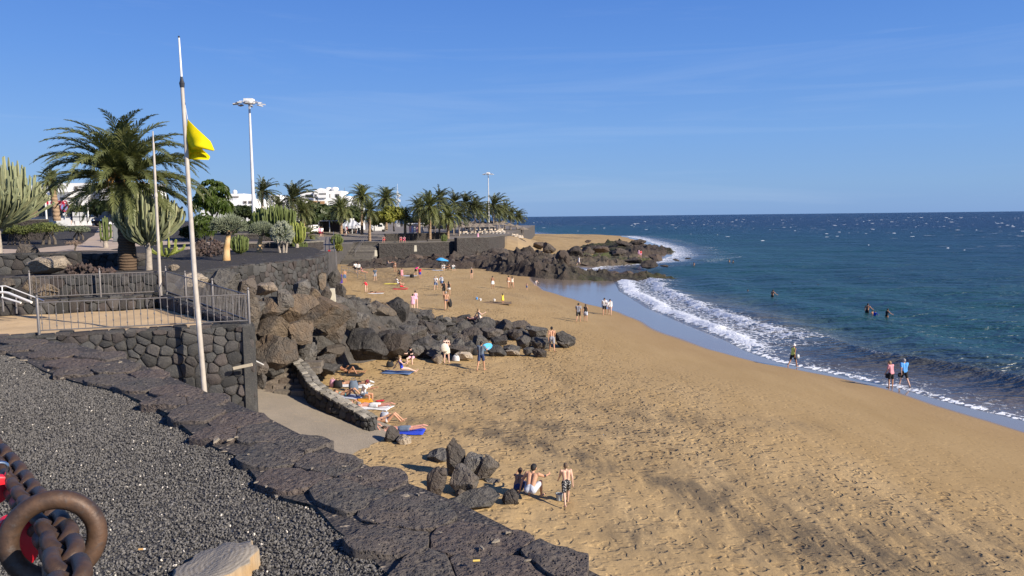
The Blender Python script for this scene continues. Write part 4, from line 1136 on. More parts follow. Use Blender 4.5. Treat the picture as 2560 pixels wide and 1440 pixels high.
M_LAVA = make_rock('black_lava', (0.036, 0.032, 0.030), (0.125, 0.100, 0.080), (0.090, 0.068, 0.055), 1.0, 1.3, 0.3, (0.050, 0.062, 0.018))
def rock_mesh(seed, sub=3, cuts=24, rough=0.06, lo=0.44, hi=0.80):
    rn = np.random.default_rng(seed)
    bm = bmesh.new(); bmesh.ops.create_icosphere(bm, subdivisions=sub, radius=1.0)
    v = np.array([p.co[:] for p in bm.verts]); f = np.array([[q_.index for q_ in fc.verts] for fc in bm.faces]); bm.free()
    for _ in range(cuts):
        n = rn.normal(size=3); n /= np.linalg.norm(n); h = rn.uniform(lo, hi)
        d = v @ n; over = np.clip(d - h, 0, None); v = v - over[:, None] * n
    lay = v @ (lambda q_: q_ / np.linalg.norm(q_))(rn.normal(size=3)); v = v * (1 - 0.045 * (np.abs(np.sin(lay * rn.uniform(5, 9) + seed)) < 0.22))[:, None]
    nz = fbm(v[:, 0] * 1.6 + seed, v[:, 1] * 1.6, v[:, 2] * 1.6, seed, 4)
    crk = np.abs(fbm(v[:, 0] * 1.1, v[:, 1] * 1.1 + seed, v[:, 2] * 1.1, seed + 50, 2))
    v = v * (1 + rough * nz - 0.10 * np.exp(-(crk / 0.05) ** 2))[:, None]
    return v, f
def rock_variants(mat, seeds, sub=3, **kw):
    out = []
    for s in seeds:
        v, f = rock_mesh(s, sub, **kw); me = mesh_new('boulder', v, f, mat, True, 22)
        if mat is M_LAVA: add_attr(me, 'moss', np.zeros(len(v)))
        out.append(me)
    return out
RV = {'g': rock_variants(M_ROCK, range(1, 10), 4, rough=0.06), 'd': rock_variants(M_ROCKD, range(21, 30), 4, rough=0.07), 'b': rock_variants(M_ROCKB, range(41, 46), 4, rough=0.10, cuts=20),
      'p': rock_variants(M_ROCKP, (61, 62, 63)), 't': rock_variants(M_ROCKT, (71, 72, 73)), 'l': rock_variants(M_LAVA, range(81, 89), 3, rough=0.34, cuts=9, lo=0.5)}
ORD = ['first', 'second', 'third', 'fourth', 'fifth', 'sixth', 'seventh', 'eighth', 'ninth', 'tenth']
def boulder(kind, loc, dims, rz, label, group, tilt=0.0, v=None, name='boulder', cat='boulder'):
    me = RV[kind][v if v is not None else rnd.randrange(len(RV[kind]))]
    o = obj(name, me, None, loc, (tilt * rnd.uniform(-1, 1), tilt * rnd.uniform(-1, 1), rz), (dims[0] / 1.32, dims[1] / 1.32, dims[2] / 1.32))
    return tag(o, label, cat, group)
def px_boulder(kind, x0, y0, x1, y1, Y, label, group=None, tilt=0.15, v=None, deep=0.8, **kw):
    """a boulder that fills the pixel box at depth Y"""
    c = atY((x0 + x1) / 2, (y0 + y1) / 2, Y); w = (x1 - x0) / FPX * Y; h = (y1 - y0) / FPX * Y
    return boulder(kind, c, (w * 1.04, w * deep, h * 1.06), rnd.uniform(-0.25, 0.25), label, group, tilt, v, **kw)

# ------------------------------------------------------------------ rocky slope below the terrace and out onto the sand
CP = [(-13.3, 33.2, 6.6), (-13, 38, 6.5), (-11.8, 41.5, 6.3), (-10.9, 45, 6.0), (-11.0, 50, 4.9), (-13.0, 58, 4.2), (-13.3, 31.2, 6.4), (-11.3, 28.4, 5.2), (-9.6, 26.2, 4.4), (-8.6, 25.2, 3.6), (-19, 70, 3.6)]
for x, y, Y in [(650, 770, 36), (700, 745, 38), (760, 745, 40.5), (830, 745, 44), (690, 830, 35), (760, 830, 38), (840, 800, 42), (720, 890, 36.2), (800, 880, 40), (880, 752, 49), (950, 765, 53), (1000, 775, 57), (930, 830, 47), (870, 850, 43.5), (1000, 830, 52), (1060, 800, 58), (1060, 850, 53.5), (1150, 812, 60), (1120, 860, 54), (1230, 815, 60), (1290, 820, 59), (1290, 855, 56), (1350, 835, 59), (1230, 870, 54)]:
    p = atY(x, y, Y); CP.append((p.x, p.y, p.z))
for x, y in [(800, 940), (850, 932), (900, 915), (960, 905), (1020, 905), (1100, 905), (1180, 908), (1290, 900), (1370, 895), (1445, 880), (1470, 860), (1430, 845), (1330, 800), (1230, 795), (1130, 775), (1040, 742), (950, 728), (900, 712)]:
    p = on_beach(x, y); CP.append((p.x, p.y, p.z - 0.45))
for p in [(-9.6, 39.5, 1.7), (-9.8, 37.5, 1.8), (-9.9, 36.0, 1.9), (-7.5, 35.5, 2.0), (-9.9, 33.4, 2.9), (-6.5, 38, 1.8), (0, 42, 1.0), (8, 50, 0.5), (9, 66, 0.5), (0, 75, 1.0), (-10, 84, 1.6), (-5, 66, 1.6), (4, 66, .9)]:
    CP.append(p)
CPa = np.array(CP)
def slope_z(x, y):
    x = np.asarray(x, float); y = np.asarray(y, float)
    d2 = (x[..., None] - CPa[:, 0]) ** 2 + (y[..., None] - CPa[:, 1]) ** 2 + 0.12
    w = d2 ** -1.7
    return (w * CPa[:, 2]).sum(-1) / w.sum(-1)
FOOT = [tuple(on_beach(x, y).to_2d()) for x, y in [(1455, 858), (1448, 876), (1372, 892), (1290, 897), (1180, 905), (1100, 903), (1020, 902), (960, 902), (900, 912), (850, 932)]]
FOOT = FOOT + [tuple(on_beach(806, 936).to_2d()), (-10.6, 39.0), (-10.7, 36.6), (-10.9, 35.0), (-12, 33), (-7.6, 25.5), (-8.5, 24), (-14, 30), (-14, 60), (-13, 64), (-9.5, 63.5), (-6.5, 62.5), (-3.5, 61.5), (-1.5, 60.5), (2.0, 60), (4.5, 58.5)]
gx, gy = np.meshgrid(np.linspace(-16, 7, 240), np.linspace(24, 66, 340))
zz = slope_z(gx, gy)
sdf = poly_dist(gx.ravel(), gy.ravel(), FOOT).reshape(gx.shape)
bz = beach_z_d(shore_dist(gx.ravel(), gy.ravel()), gx.ravel(), gy.ravel()).reshape(gx.shape)
up = np.clip(zz - bz, 0, 3) / 3
step_ = ridged(gx * 0.45 + 0.6 * fbm(gx * .8, gy * .8, None, 4, 2), gy * 0.36, 201, 4)
zz = zz + (0.75 * (step_ - 0.55) + 0.20 * fbm(gx * 1.6, gy * 1.6, None, 205, 3)) * np.clip(0.35 + up * 1.2, 0, 1)
fk = sstep(-0.6, 1.8, sdf + 0.5 * fbm(gx * .6, gy * .6, None, 207, 2)); zz = (bz - 0.7) * (1 - fk) + zz * fk
idx = np.arange(gx.size).reshape(gx.shape)
q = np.stack([idx[:-1, :-1], idx[:-1, 1:], idx[1:, 1:], idx[1:, :-1]], -1).reshape(-1, 4)
cen_x = gx.ravel()[q].mean(1); cen_y = gy.ravel()[q].mean(1)
zq = zz.ravel()[q].max(1); bq = bz.ravel()[q].min(1)
keep = (zq > bq - 0.15) & (sdf.ravel()[q].max(1) > -0.7)
# leave out what lies under the ramp, the court and the terrace
_rpa = [(-12.3, 24.2), (-6.0, 24.2), (-2.6, 28.6), (-3.6, 31.0), (-5.2, 31.9), (-7.6, 33.4), (-9.3, 34.6), (-11.4, 34.6)]
inside = in_polys(cen_x, cen_y, _rpa)
_ct = [(-30, 18), (-8.0, 23.4), (-13.3, 30.0), (-30, 27)]
inside |= in_polys(cen_x, cen_y, _ct)
_tr = [p for p in UP_EDGE] + [(-60, 124)]
inside |= in_polys(cen_x, cen_y, _tr)
me = mesh_new('rock_slope', np.stack([gx.ravel(), gy.ravel(), zz.ravel()], 1), q[keep & ~inside], M_ROCKD, True, 30)
structure(obj('rock_slope', me))

G1 = 'boulders tipped below the cactus terrace'
NB = [  # kind, box in the picture, depth, label
 ('p', 445, 680, 515, 722, 31.6, 'cream boulder behind the court railing just left of the tall pole'),
 ('g', 518, 674, 592, 748, 32.2, 'large grey boulder leaning on the wall right of the cream boulder'),
 ('g', 588, 692, 637, 752, 32.6, 'smooth upright grey slab beside the cream cube-like boulder'),
 ('p', 640, 702, 690, 738, 34.5, 'bright cream block-shaped boulder below the terrace wall'),
 ('g', 688, 726, 736, 772, 36.5, 'rounded grey boulder with pale patches right of the bright cream block'),
 ('g', 730, 698, 772, 745, 39, 'tall grey boulder standing against the terrace wall'),
 ('t', 764, 718, 806, 757, 41, 'flat-faced tan boulder under the end of the terrace wall'),
 ('g', 800, 720, 826, 760, 43, 'narrow grey boulder between the tan boulder and the white marker post'),
 ('b', 792, 678, 818, 722, 46, 'two-toned brown and grey boulder at the corner of the terrace wall'),
 ('g', 816, 676, 848, 722, 50, 'grey boulder right of the terrace wall corner'),
 ('g', 834, 715, 866, 760, 46, 'sharp grey rock beside the white marker post'),
 ('b', 636, 738, 712, 806, 36.8, 'ochre-brown rock beside the court corner, upper left of its mass', 1.0),
 ('b', 690, 742, 776, 812, 37.4, 'big ochre-brown rock above the brown cracked rock', 1.0),
 ('t', 645, 788, 730, 850, 35.8, 'tan rock face in the middle of the brown mass', 0.9),
 ('b', 712, 796, 790, 858, 36.6, 'brown rock at the right of the brown mass', 0.9),
 ('b', 600, 732, 650, 830, 33.5, 'ochre rock directly behind the court corner post'),
 ('b', 750, 752, 850, 830, 40.5, 'hollowed brown rock with a dark cave in its face', 1.0),
 ('b', 630, 830, 740, 935, 34.6, 'lower brown cracked rock above the steps'),
 ('g', 735, 832, 776, 896, 37.0, 'grey wedge of rock above the head of the ramp wall'),
 ('g', 730, 862, 800, 925, 38.0, 'grey rock slab where the ramp wall begins'),
 ('g', 800, 800, 872, 858, 42.0, 'broad angular grey rock below the hollowed brown rock'),
 ('g', 840, 752, 895, 830, 45.0, 'sloping grey rock face in the middle of the outcrop'),
 ('g', 880, 780, 925, 838, 46.5, 'split grey boulder high on the outcrop'),
 ('t', 920, 760, 985, 795, 50.0, 'long tan boulder lying on the crest of the outcrop'),
 ('d', 955, 752, 1030, 805, 54.0, 'dark knobbly rock on the crest beside the long tan boulder'),
 ('d', 860, 830, 955, 892, 44.0, 'big dark rock overhanging the sand at the foot of the outcrop'),
 ('d', 950, 820, 1040, 892, 48.0, 'dark wall-like rock behind the girl sitting on a stone'),
 ('g', 1000, 812, 1070, 862, 51.0, 'grey sloping rock on the seaward side of the outcrop'),
 ('d', 1040, 800, 1105, 858, 55.0, 'dark angular rock left of the woman with the pale bag'),
 ('d', 1030, 770, 1082, 812, 57.0, 'rounded dark rock below the woman in pink'),
 ('d', 780, 880, 842, 932, 42.0, 'rough dark rock at the end of the sunbathers\' row'),
 ('d', 775, 905, 850, 935, 41.0, 'low dark ledge rock behind the sunbathers'),
 ('g', 660, 905, 712, 945, 34.2, 'smooth grey rock beside the steps'),
 ('g', 640, 935, 668, 975, 32.4, 'grey block leaning on the court corner'),
 ('g', 632, 905, 668, 940, 32.5, 'grey rock behind the white rail stub'),
 ('p', 1090, 790, 1130, 815, 60.0, 'pale flat rock near the sunbathers on the rocks'),
]
for it in NB:
    k, x0, y0, x1, y1, Y, lab = it[:7]
    px_boulder(k, x0, y0, x1, y1, Y, lab, G1, deep=it[7] if len(it) > 7 else 0.8)
# the tail of rocks out over the sand, one by one
G2 = 'rocks of the low tail of the outcrop on the sand'
TAIL = [('d', 1130, 808, 1180, 842), ('g', 1085, 838, 1128, 872), ('d', 1150, 822, 1210, 858), ('g', 1120, 862, 1185, 895), ('d', 1185, 800, 1235, 830), ('g', 1205, 818, 1250, 848), ('d', 1240, 805, 1285, 840), ('g', 1275, 803, 1325, 830), ('d', 1275, 822, 1310, 850), ('g', 1318, 815, 1370, 848), ('d', 1325, 840, 1375, 872), ('g', 1290, 838, 1330, 870), ('d', 1385, 832, 1442, 868), ('g', 1395, 848, 1430, 870), ('g', 1150, 865, 1180, 897), ('p', 1143, 876, 1180, 902), ('g', 1255, 862, 1300, 886), ('d', 1215, 865, 1258, 890), ('p', 1268, 872, 1298, 890), ('g', 1308, 866, 1332, 890), ('d', 1330, 870, 1366, 892), ('d', 1225, 838, 1270, 866), ('g', 1180, 840, 1222, 868), ('g', 1338, 850, 1366, 874), ('d', 1100, 812, 1150, 846), ('g', 1070, 868, 1108, 900), ('p', 1078, 885, 1110, 908), ('d', 1050, 862, 1085, 895), ('d', 1140, 785, 1178, 806), ('g', 1178, 795, 1215, 812), ('d', 1230, 800, 1268, 818), ('g', 1010, 858, 1052, 898)]
for i, (k, x0, y0, x1, y1) in enumerate(TAIL):
    base = on_beach((x0 + x1) / 2, y1 + 2); Y = base.y + 0.3
    side = 'left' if x0 < 1150 else ('middle' if x0 < 1280 else 'seaward')
    px_boulder(k, x0, y0, x1, y1, Y, {'d': 'dark', 'g': 'grey', 'p': 'pale'}[k] + ' weathered rock, %s in the %s part of the low rock tail' % (['small one', 'bigger one', 'flat one', 'high one', 'broken one', 'split one', 'round one', 'low one'][i % 8], side), G2, 0.25)
# rubble filling the gaps
G3 = 'smaller rocks wedged between the boulders'
n3 = 0
cand = np.random.default_rng(5).random((2600, 2))
for a, b in cand:
    x = -14 + a * 19; y = 31 + b * 31
    if n3 >= 240: break
    if in_poly(x, y, _rpa) or in_poly(x, y, _ct) or in_poly(x, y, _tr): continue
    z = float(slope_z(np.array([x]), np.array([y]))[0]); b0 = beach_z(x, y)
    if z < b0 + 0.05 or not in_poly(x, y, FOOT): continue
    s = rnd.choice((0.3, 0.4, 0.5, 0.6, 0.7, 0.9, 1.1))
    k = rnd.choice('gddgd') if x > -8 else rnd.choice('ggdbg')
    boulder(k, (x, y, z + 0.12 * s), (s * rnd.uniform(0.8, 1.4), s * rnd.uniform(0.8, 1.3), s * rnd.uniform(0.5, 0.9)), rnd.uniform(0, 6), ('small grey', 'small dark', 'small brown')['gdb'.index(k)] + ' broken rock wedged ' + ('below the terrace wall' if y < 40 and x < -9 else 'beside the brown rock mass' if x < -8 else 'on the crest of the outcrop' if z > 4.2 else 'in the middle of the outcrop' if x < -3 else 'in the low tail of the outcrop'), G3, 0.5, name='rock', cat='rock'); n3 += 1

# ------------------------------------------------------------------ standing stones and half-buried rocks on the near sand
G4 = 'rocks standing in the near sand'
def sand_rock(kind, x0, y0, x1, y1, label, tilt=0.1, deep=0.8, v=None, ry=0.0, sink=0.9):
    b = on_beach((x0 + x1) / 2, y1); Y = b.y + 0.2
    o = px_boulder(kind, x0, y0, x1, y1 + 6, Y, label, G4, tilt, v, deep); o.rotation_euler.y += ry; return o
sand_rock('d', 1112, 1104, 1166, 1194, 'tall dark pointed rock with its shaded face to the left', 0.04, 0.75, 2, 0.12)
sand_rock('g', 1152, 1126, 1204, 1200, 'grey slab leaning behind the tall pointed rock', 0.04, 0.7, 3, 0.45)
sand_rock('g', 1196, 1138, 1238, 1206, 'second leaning slab on the seaward side of the pointed rock', 0.04, 0.6, 7, 0.6)
sand_rock('g', 1116, 1176, 1200, 1238, 'broad grey rock in front of the tall pointed rock', 0.08, 0.8, 4, 0.25)
sand_rock('d', 1074, 1160, 1120, 1244, 'upright furrowed stone like a post beside the flat wall top', 0.03, 0.5, 5, 0.25)
sand_rock('g', 1140, 1228, 1258, 1268, 'low rounded grey rock half buried in sand', 0.05, 0.8, 1)
sand_rock('d', 1256, 1228, 1300, 1264, 'small dark rock under the seated man\'s hand', 0.1, 0.8, 6)
sand_rock('g', 1140, 1222, 1162, 1246, 'small grey stone tucked beside the upright furrowed stone', 0.1)
sand_rock('g', 1068, 1122, 1130, 1150, 'low flat rock left of the tall pointed rock', 0.05, 1.0)
sand_rock('d', 958, 1074, 996, 1106, 'squat dark rock at the end of the ramp wall', 0.05, 0.8, 0)
sand_rock('p', 990, 1086, 1032, 1112, 'pale rock half sunk in sand at the foot of the ramp', 0.05, 0.9)
sand_rock('g', 1218, 1196, 1252, 1210, 'flat grey stone showing through the sand beside the seated pair', 0.05)

# ------------------------------------------------------------------ far lava reefs
def reef(name, poly_px, zpk, seed, n=(150, 150), moss=None, freq=0.16, amp=1.0, zref=0.3, exact=None):
    """lava flow: jagged ridges inside an outline on the ground"""
    P = exact if exact else [tuple(atZ(x, y, zref).to_2d()) for x, y in poly_px]
    xs = [p[0] for p in P]; ys = [p[1] for p in P]
    gx, gy = np.meshgrid(np.linspace(min(xs) - 1, max(xs) + 1, n[0]), np.linspace(min(ys) - 1, max(ys) + 1, n[1]))
    x, y = gx.ravel(), gy.ravel()
    sd = poly_dist(x, y, P)
    g = beach_z_d(shore_dist(x, y), x, y); g = np.maximum(g, -0.12)
    wv = fbm(x * freq * 0.7, y * freq * 0.7, None, seed + 9, 3)
    rd = ridged(x * freq + wv, y * freq * 1.3, seed, 5)
    nz = fbm(x * freq * 5, y * freq * 5, None, seed + 3, 3)
    pk = zpk(x, y) if callable(zpk) else zpk
    sp = np.clip(ridged(x * freq * 2.1, y * freq * 1.7, seed + 31, 3) - 0.62, 0, 1) * 2.6
    h = sstep(-0.8, 2.2, sd + 1.4 * nz) * pk * (0.20 + 0.9 * rd ** 1.5 + 0.75 * sp) + 0.22 * amp * nz * sstep(-1, 1, sd)
    z = np.where(sd > -1.0, np.maximum(g - 0.25, g - 0.35 + h), g - 0.7)
    idx = np.arange(gx.size).reshape(gx.shape)
    q = np.stack([idx[:-1, :-1], idx[:-1, 1:], idx[1:, 1:], idx[1:, :-1]], -1).reshape(-1, 4)
    kp = (sd[q] > -1.2).any(1)
    me = mesh_new(name, np.stack([x, y, z], 1), q[kp], M_LAVA, True, 28)
    add_attr(me, 'moss', moss(x, y) if moss else np.zeros(len(x)))
    o = structure(obj(name, me))
    return P, (lambda X_, Y_: float(z[np.argmin((x - X_) ** 2 + (y - Y_) ** 2)]))
moss1 = lambda x, y: sstep(2, 14, x) * (0.25 + 0.75 * sstep(-.2, .5, fbm(x * .1, y * .1, None, 8, 2)))
# main far outcrop under the platform wall
PB, zB = reef('lava_outcrop', None, lambda x, y: 1.4 + 0.9 * np.exp(-((x - 3) / 7) ** 2) - 0.4 * sstep(-6, -16, x) - 0.25 * sstep(8, 13, x), 401, (330, 150), moss1, 0.15, 1.0,
     exact=[(-30, 138), (-26, 131), (-19, 134), (-12, 133.5), (-6, 135), (-1, 124), (4, 119.5), (10, 120), (17, 122), (26, 127), (27.5, 129), (20, 131.5), (13, 133), (8, 139), (9, 147), (2, 154), (10, 160), (4, 172), (-4, 170), (-12, 165), (-27, 157)])
PB2, zB2 = reef('lava_outcrop', None, lambda x, y: 1.15 + 0 * x, 402, (170, 90), moss1, 0.17,
     exact=[(-2, 152), (6, 149), (12, 156), (20, 160), (27, 165), (32, 169), (33.5, 176), (29, 184), (20, 183), (12, 178), (4, 172)])
PC, zC = reef('lava_outcrop', None, lambda x, y: 0.95 + 0.7 * np.exp(-((x - 34) / 6) ** 2), 403, (180, 110), lambda x, y: 0.95 * sstep(-.3, .3, fbm(x * .08, y * .08, None, 6, 2)) + 0 * x, 0.12,
     exact=[(18, 196), (26, 190), (34, 191), (40, 200), (46, 216), (48, 236), (42, 250), (30, 246), (20, 226)])
# loose lava blocks, the nearer and larger as things of their own
G5 = 'lava blocks of the far outcrop'
rn = random.Random(88); cnt = 0
LAVA_PX = [(1248, 610, 26, 28), (1290, 615, 34, 34), (1318, 650, 26, 36), (1268, 655, 18, 30), (1240, 640, 40, 30), (1405, 645, 30, 30), (1430, 686, 34, 30), (1388, 660, 24, 26), (1350, 612, 22, 18), (1372, 618, 26, 20), (1560, 606, 34, 13), (1595, 602, 30, 14), (1500, 618, 30, 18), (1545, 625, 30, 16), (1465, 622, 30, 24), (1440, 630, 30, 22), (1330, 665, 30, 24), (1370, 680, 30, 26), (1220, 648, 30, 34), (1190, 640, 34, 34), (1165, 655, 40, 26), (1140, 645, 30, 36), (1100, 650, 36, 30), (1065, 648, 34, 26), (1030, 650, 36, 30), (990, 645, 34, 28), (960, 645, 26, 22), (940, 650, 24, 20), (1150, 615, 26, 24), (1245, 592, 10, 10), (1300, 603, 18, 12), (1640, 640, 24, 14), (1620, 655, 30, 14), (1585, 645, 30, 18), (1530, 680, 30, 20), (1570, 683, 30, 20), (1605, 684, 24, 18), (1640, 688, 20, 12), (1490, 687, 26, 18), (1690, 648, 12, 5), (1660, 663, 14, 6), (1720, 645, 10, 4), (1470, 600, 10, 8), (1460, 660, 12, 6), (1320, 690, 16, 8), (1415, 698, 18, 12)]
for i, (x, y, w, h) in enumerate(LAVA_PX):
    Yd = float(np.interp(y, [590, 610, 640, 665, 700], [230, 200, 160, 142, 127]))
    c = atY(x, y, Yd); ww, hh = w * Yd / FPX, h * Yd / FPX
    zone = 'near the bathing cove' if x > 1400 else ('below the platform wall' if x < 1235 else 'between sand strip and cove')
    boulder('l', c - Vector((0, 0, 0.3 * hh if x > 1450 else 0.1 * hh)), (ww * 1.15, ww, hh * (0.75 if x > 1450 else 1.0)), rn.uniform(0, 6), ['knobbly', 'jagged', 'rounded', 'tall', 'broad', 'cracked'][i % 6] + ' black lava block %s, %s of its kind from left' % (zone, ORD[(i // 6) % 10]), G5, 0.3, name='lava_block', cat='rock')
for _ in range(3000):
    if cnt >= 150: break
    Pp, zf = rn.choice(((PB, zB), (PB, zB), (PB2, zB2), (PC, zC)))
    xs = [p[0] for p in Pp]; ys = [p[1] for p in Pp]
    x, y = rn.uniform(min(xs), max(xs)), rn.uniform(min(ys), max(ys))
    if not in_poly(x, y, Pp): continue
    s = rn.uniform(0.5, 1.7) * (0.5 if y > 150 or x > 9 else 1.0); z = zf(x, y)
    if z < -0.1: continue
    boulder('l', (x, y, z + 0.1 * s), (s * 1.1, s, s * rn.uniform(0.5, 0.95)), rn.uniform(0, 6), 'loose black lava lump ' + ('below the platform wall' if x < -8 else 'beside the sand strip' if x < 4 else 'near the bathing cove' if y < 165 else 'on the outer reef' if y > 188 else 'on the middle reef'), 'loose lumps on the far lava outcrop', 0.5, name='lava_lump', cat='rock'); cnt += 1
# ================================================================== plants
def on_terrace(px, py):
    Y = 50.0
    for _ in range(30):
        z = zt(-20, Y); p = atZ(px, py, z); Y = 0.6 * Y + 0.4 * p.y
    p.z = zt(p.x, p.y); return p
def leafmat(name, c1, c2, tr=(0.10, 0.15, 0.02), k=0.25, rough=0.55, scale=1.5, rand=0.25, spec=0.3):
    t = NT(name); p = t.objco()
    n = t.noise(p, scale, 3); c = t.mix(t.rng(n, 0.3, 0.7), c1, c2)
    kk = t.rng(t.orand(), 0, 1, 1 - rand, 1 + rand)
    vm = t.new('ShaderNodeVectorMath', operation='SCALE'); t.link(c, vm.inputs[0]); t.link(kk, vm.inputs['Scale'])
    t.fin(vm.outputs[0], rough, None, spec=spec)
    if k:
        b = t.new('ShaderNodeBsdfTranslucent'); b.inputs[0].default_value = (*tr, 1)
        mx = t.new('ShaderNodeMixShader'); mx.inputs[0].default_value = k
        t.link(t.b.outputs[0], mx.inputs[1]); t.link(b.outputs[0], mx.inputs[2]); t.link(mx.outputs[0], t.out.inputs[0])
    return t.m
M_FROND = leafmat('palm_frond', (0.082, 0.098, 0.034), (0.150, 0.160, 0.060), (0.16, 0.18, 0.04), 0.2, 0.45)
M_FRONDY = leafmat('ageing_palm_frond', (0.16, 0.14, 0.045), (0.22, 0.16, 0.06), (0.2, 0.16, 0.03), 0.15, 0.6)
M_FRONDD = leafmat('dead_palm_frond', (0.30, 0.19, 0.085), (0.20, 0.13, 0.065), (0.2, 0.12, 0.03), 0.1, 0.8)
M_FRONDF = leafmat('far_palm_frond', (0.098, 0.118, 0.042), (0.180, 0.185, 0.070), (0.17, 0.20, 0.05), 0.2, 0.5)
M_FRONDW = leafmat('windblown_frond', (0.058, 0.074, 0.030), (0.130, 0.135, 0.055), (0.10, 0.11, 0.02), 0.12, 0.45)
def make_trunk(name, c1, c2, ring=9.0, bs=0.8):
    t = NT(name); p = t.objco()
    w = t.new('ShaderNodeTexWave', wave_type='BANDS', bands_direction='Z'); t.link(p, w.inputs['Vector']); w.inputs['Scale'].default_value = ring / 6; w.inputs['Distortion'].default_value = 3.0; w.inputs['Detail'].default_value = 2
    n = t.noise(p, 9, 4)
    c = t.mix(t.rng(t.math('ADD', w.outputs[1], t.math('MULTIPLY', n, 0.8)), 0.4, 1.3), c2, c1)
    return t.fin(c, 0.9, t.bump(t.math('ADD', w.outputs[1], n), bs, 0.05), spec=0.2)
M_TRUNK = make_trunk('palm_trunk', (0.125, 0.085, 0.055), (0.080, 0.054, 0.036), 14)
M_TRUNKF = make_trunk('pale_palm_trunk', (0.34, 0.235, 0.145), (0.22, 0.15, 0.095), 6)
M_TRUNKG = make_trunk('grey_palm_trunk', (0.36, 0.30, 0.24), (0.25, 0.20, 0.16), 5)

def frond(elev, L, droop, npair, lw, ll, seed, twist=0.0, sweep=0.0, ang=52, vee=22):
    """one feather leaf: a curved midrib with leaflets on both sides; grows along +X"""
    rn = random.Random(seed); m = MB(); pts = []; p = Vector((0, 0, 0)); a = R(elev); side = 0.0; n = 14
    for i in range(n + 1):
        pts.append(p.copy()); t = i / n
        d = Vector((math.cos(a) * math.cos(side), math.cos(a) * math.sin(side), math.sin(a))); p = p + d * (L / n)
        a -= R(droop) / n * (0.35 + 1.3 * t); side += sweep / n * t * 2
    m.tube(pts, [0.035 * L / 3 * (1 - 0.85 * i / n) + 0.004 for i in range(n + 1)], 4)
    for i in range(npair):
        t = 0.10 + 0.90 * (i + 0.5) / npair; x = t * n; k = min(int(x), n - 1); f = x - k
        b = pts[k].lerp(pts[k + 1], f); tg = (pts[k + 1] - pts[k]).normalized()
        up = Vector((0, 0, 1)); sd = tg.cross(up)
        sd = sd.normalized() if sd.length > 0.05 else Vector((0, 1, 0)); nr = sd.cross(tg).normalized()
        ln = ll * (0.35 + 0.65 * math.sin(math.pi * min(1, 0.12 + t * 0.95)) ** 0.7) * rn.uniform(0.85, 1.1)
        for s in (1, -1):
            aa = R(ang - 26 * t + rn.uniform(-7, 7)); vv = R(vee + rn.uniform(-14, 10))
            d = tg * math.cos(aa) + (sd * s * math.cos(vv) + nr * math.sin(vv)) * math.sin(aa)
            mid = b + d * ln * 0.55; tip = b + d * ln + Vector((0, 0, -0.22 * ln * rn.uniform(0.5, 1.4)))
            wd = tg * lw * 0.5
            m.add([b - wd * 0.5, b + wd * 0.5, mid + wd, mid - wd, tip], [(0, 1, 2, 3), (3, 2, 4)])
    return m
def trunk_mesh(name, pts, rad, mat, n=14, seed=0, lump=0.06):
    rn = random.Random(seed); P = [Vector(p) for p in pts]; k = max(8, int(sum((b - a).length for a, b in zip(P[:-1], P[1:])) / 0.22)); k = min(k, 34)
    ps, rs = [], []
    for i in range(k + 1):
        t = i / k; ps.append(catmull(P, t)); x = t * (len(rad) - 1); j = min(int(x), len(rad) - 2); f = x - j
        r = rad[j] * (1 - f) + rad[j + 1] * f; rs.append(r * (1 + (lump if i % 2 else -lump) * 0.5 + rn.uniform(-lump, lump) * 0.5))
    return MB().tube(ps, rs, n).mesh(name, mat, True, 60)

# ------------------------------------------------------------------ the big palm on the terrace
PB_ = on_terrace(319, 674); PYD = PB_.y
FR = {}
for key, (el, dr, L) in {'a': (80, 80, 3.35), 'b': (60, 92, 3.6), 'c': (38, 92, 3.65), 'd': (16, 76, 3.6), 'e': (-8, 60, 3.2), 'f': (-32, 42, 2.6)}.items():
    FR[key] = [frond(el, L, dr, 54, 0.072, 0.66, 900 + ord(key) * 3 + j, 0, (0.25, -0.2)[j]).mesh('frond', M_FROND) for j in range(2)]
FRY = [frond(-32, 3.0, 45, 40, 0.055, 0.46, 990 + j).mesh('frond', M_FRONDY) for j in range(2)]
FRD = [frond(-58, 2.3, 24, 34, 0.035, 0.30, 995 + j).mesh('frond', M_FRONDD) for j in range(2)]
pal = empty('palm_tree', PB_, 0, 'large date palm with a wide feathery crown behind the sand court', 'palm tree')
ctop = atY(308, 452, PYD) - PB_
obj('trunk', trunk_mesh('trunk', [(0, 0, -0.2), (0.03, 0, 1.4), (ctop.x * 0.6, 0, ctop.z * 0.6), (ctop.x, 0, ctop.z)], [0.46, 0.41, 0.36, 0.33, 0.36], M_TRUNK, 18, 3, 0.08), pal)
rn = random.Random(42); n = 0
for key, cnt, dz in (('a', 13, 0.25), ('b', 22, 0.2), ('c', 26, 0.12), ('d', 24, 0.0), ('e', 17, -0.12), ('f', 7, -0.22)):
    for i in range(cnt):
        az = 2 * math.pi * (i + rn.uniform(-0.3, 0.3)) / cnt + ord(key)
        me = rn.choice(FR[key] if not (key == 'f' and rn.random() < 0.5) else FRY)
        obj('frond', me, pal, ctop + Vector((math.cos(az) * 0.16, math.sin(az) * 0.16, dz)), (rn.uniform(-0.25, 0.25), rn.uniform(-0.10, 0.10), az), rn.uniform(0.9, 1.1) * (1.06 if math.cos(az) > 0.2 else 1.0))
for i in range(8):
    az = 2 * math.pi * i / 8 + rn.uniform(-.2, .2)
    obj('frond', rn.choice(FRY + FRD), pal, ctop + Vector((math.cos(az) * 0.22, math.sin(az) * 0.22, -0.25)), (0, 0, az), rn.uniform(0.5, 0.75))
m = MB()
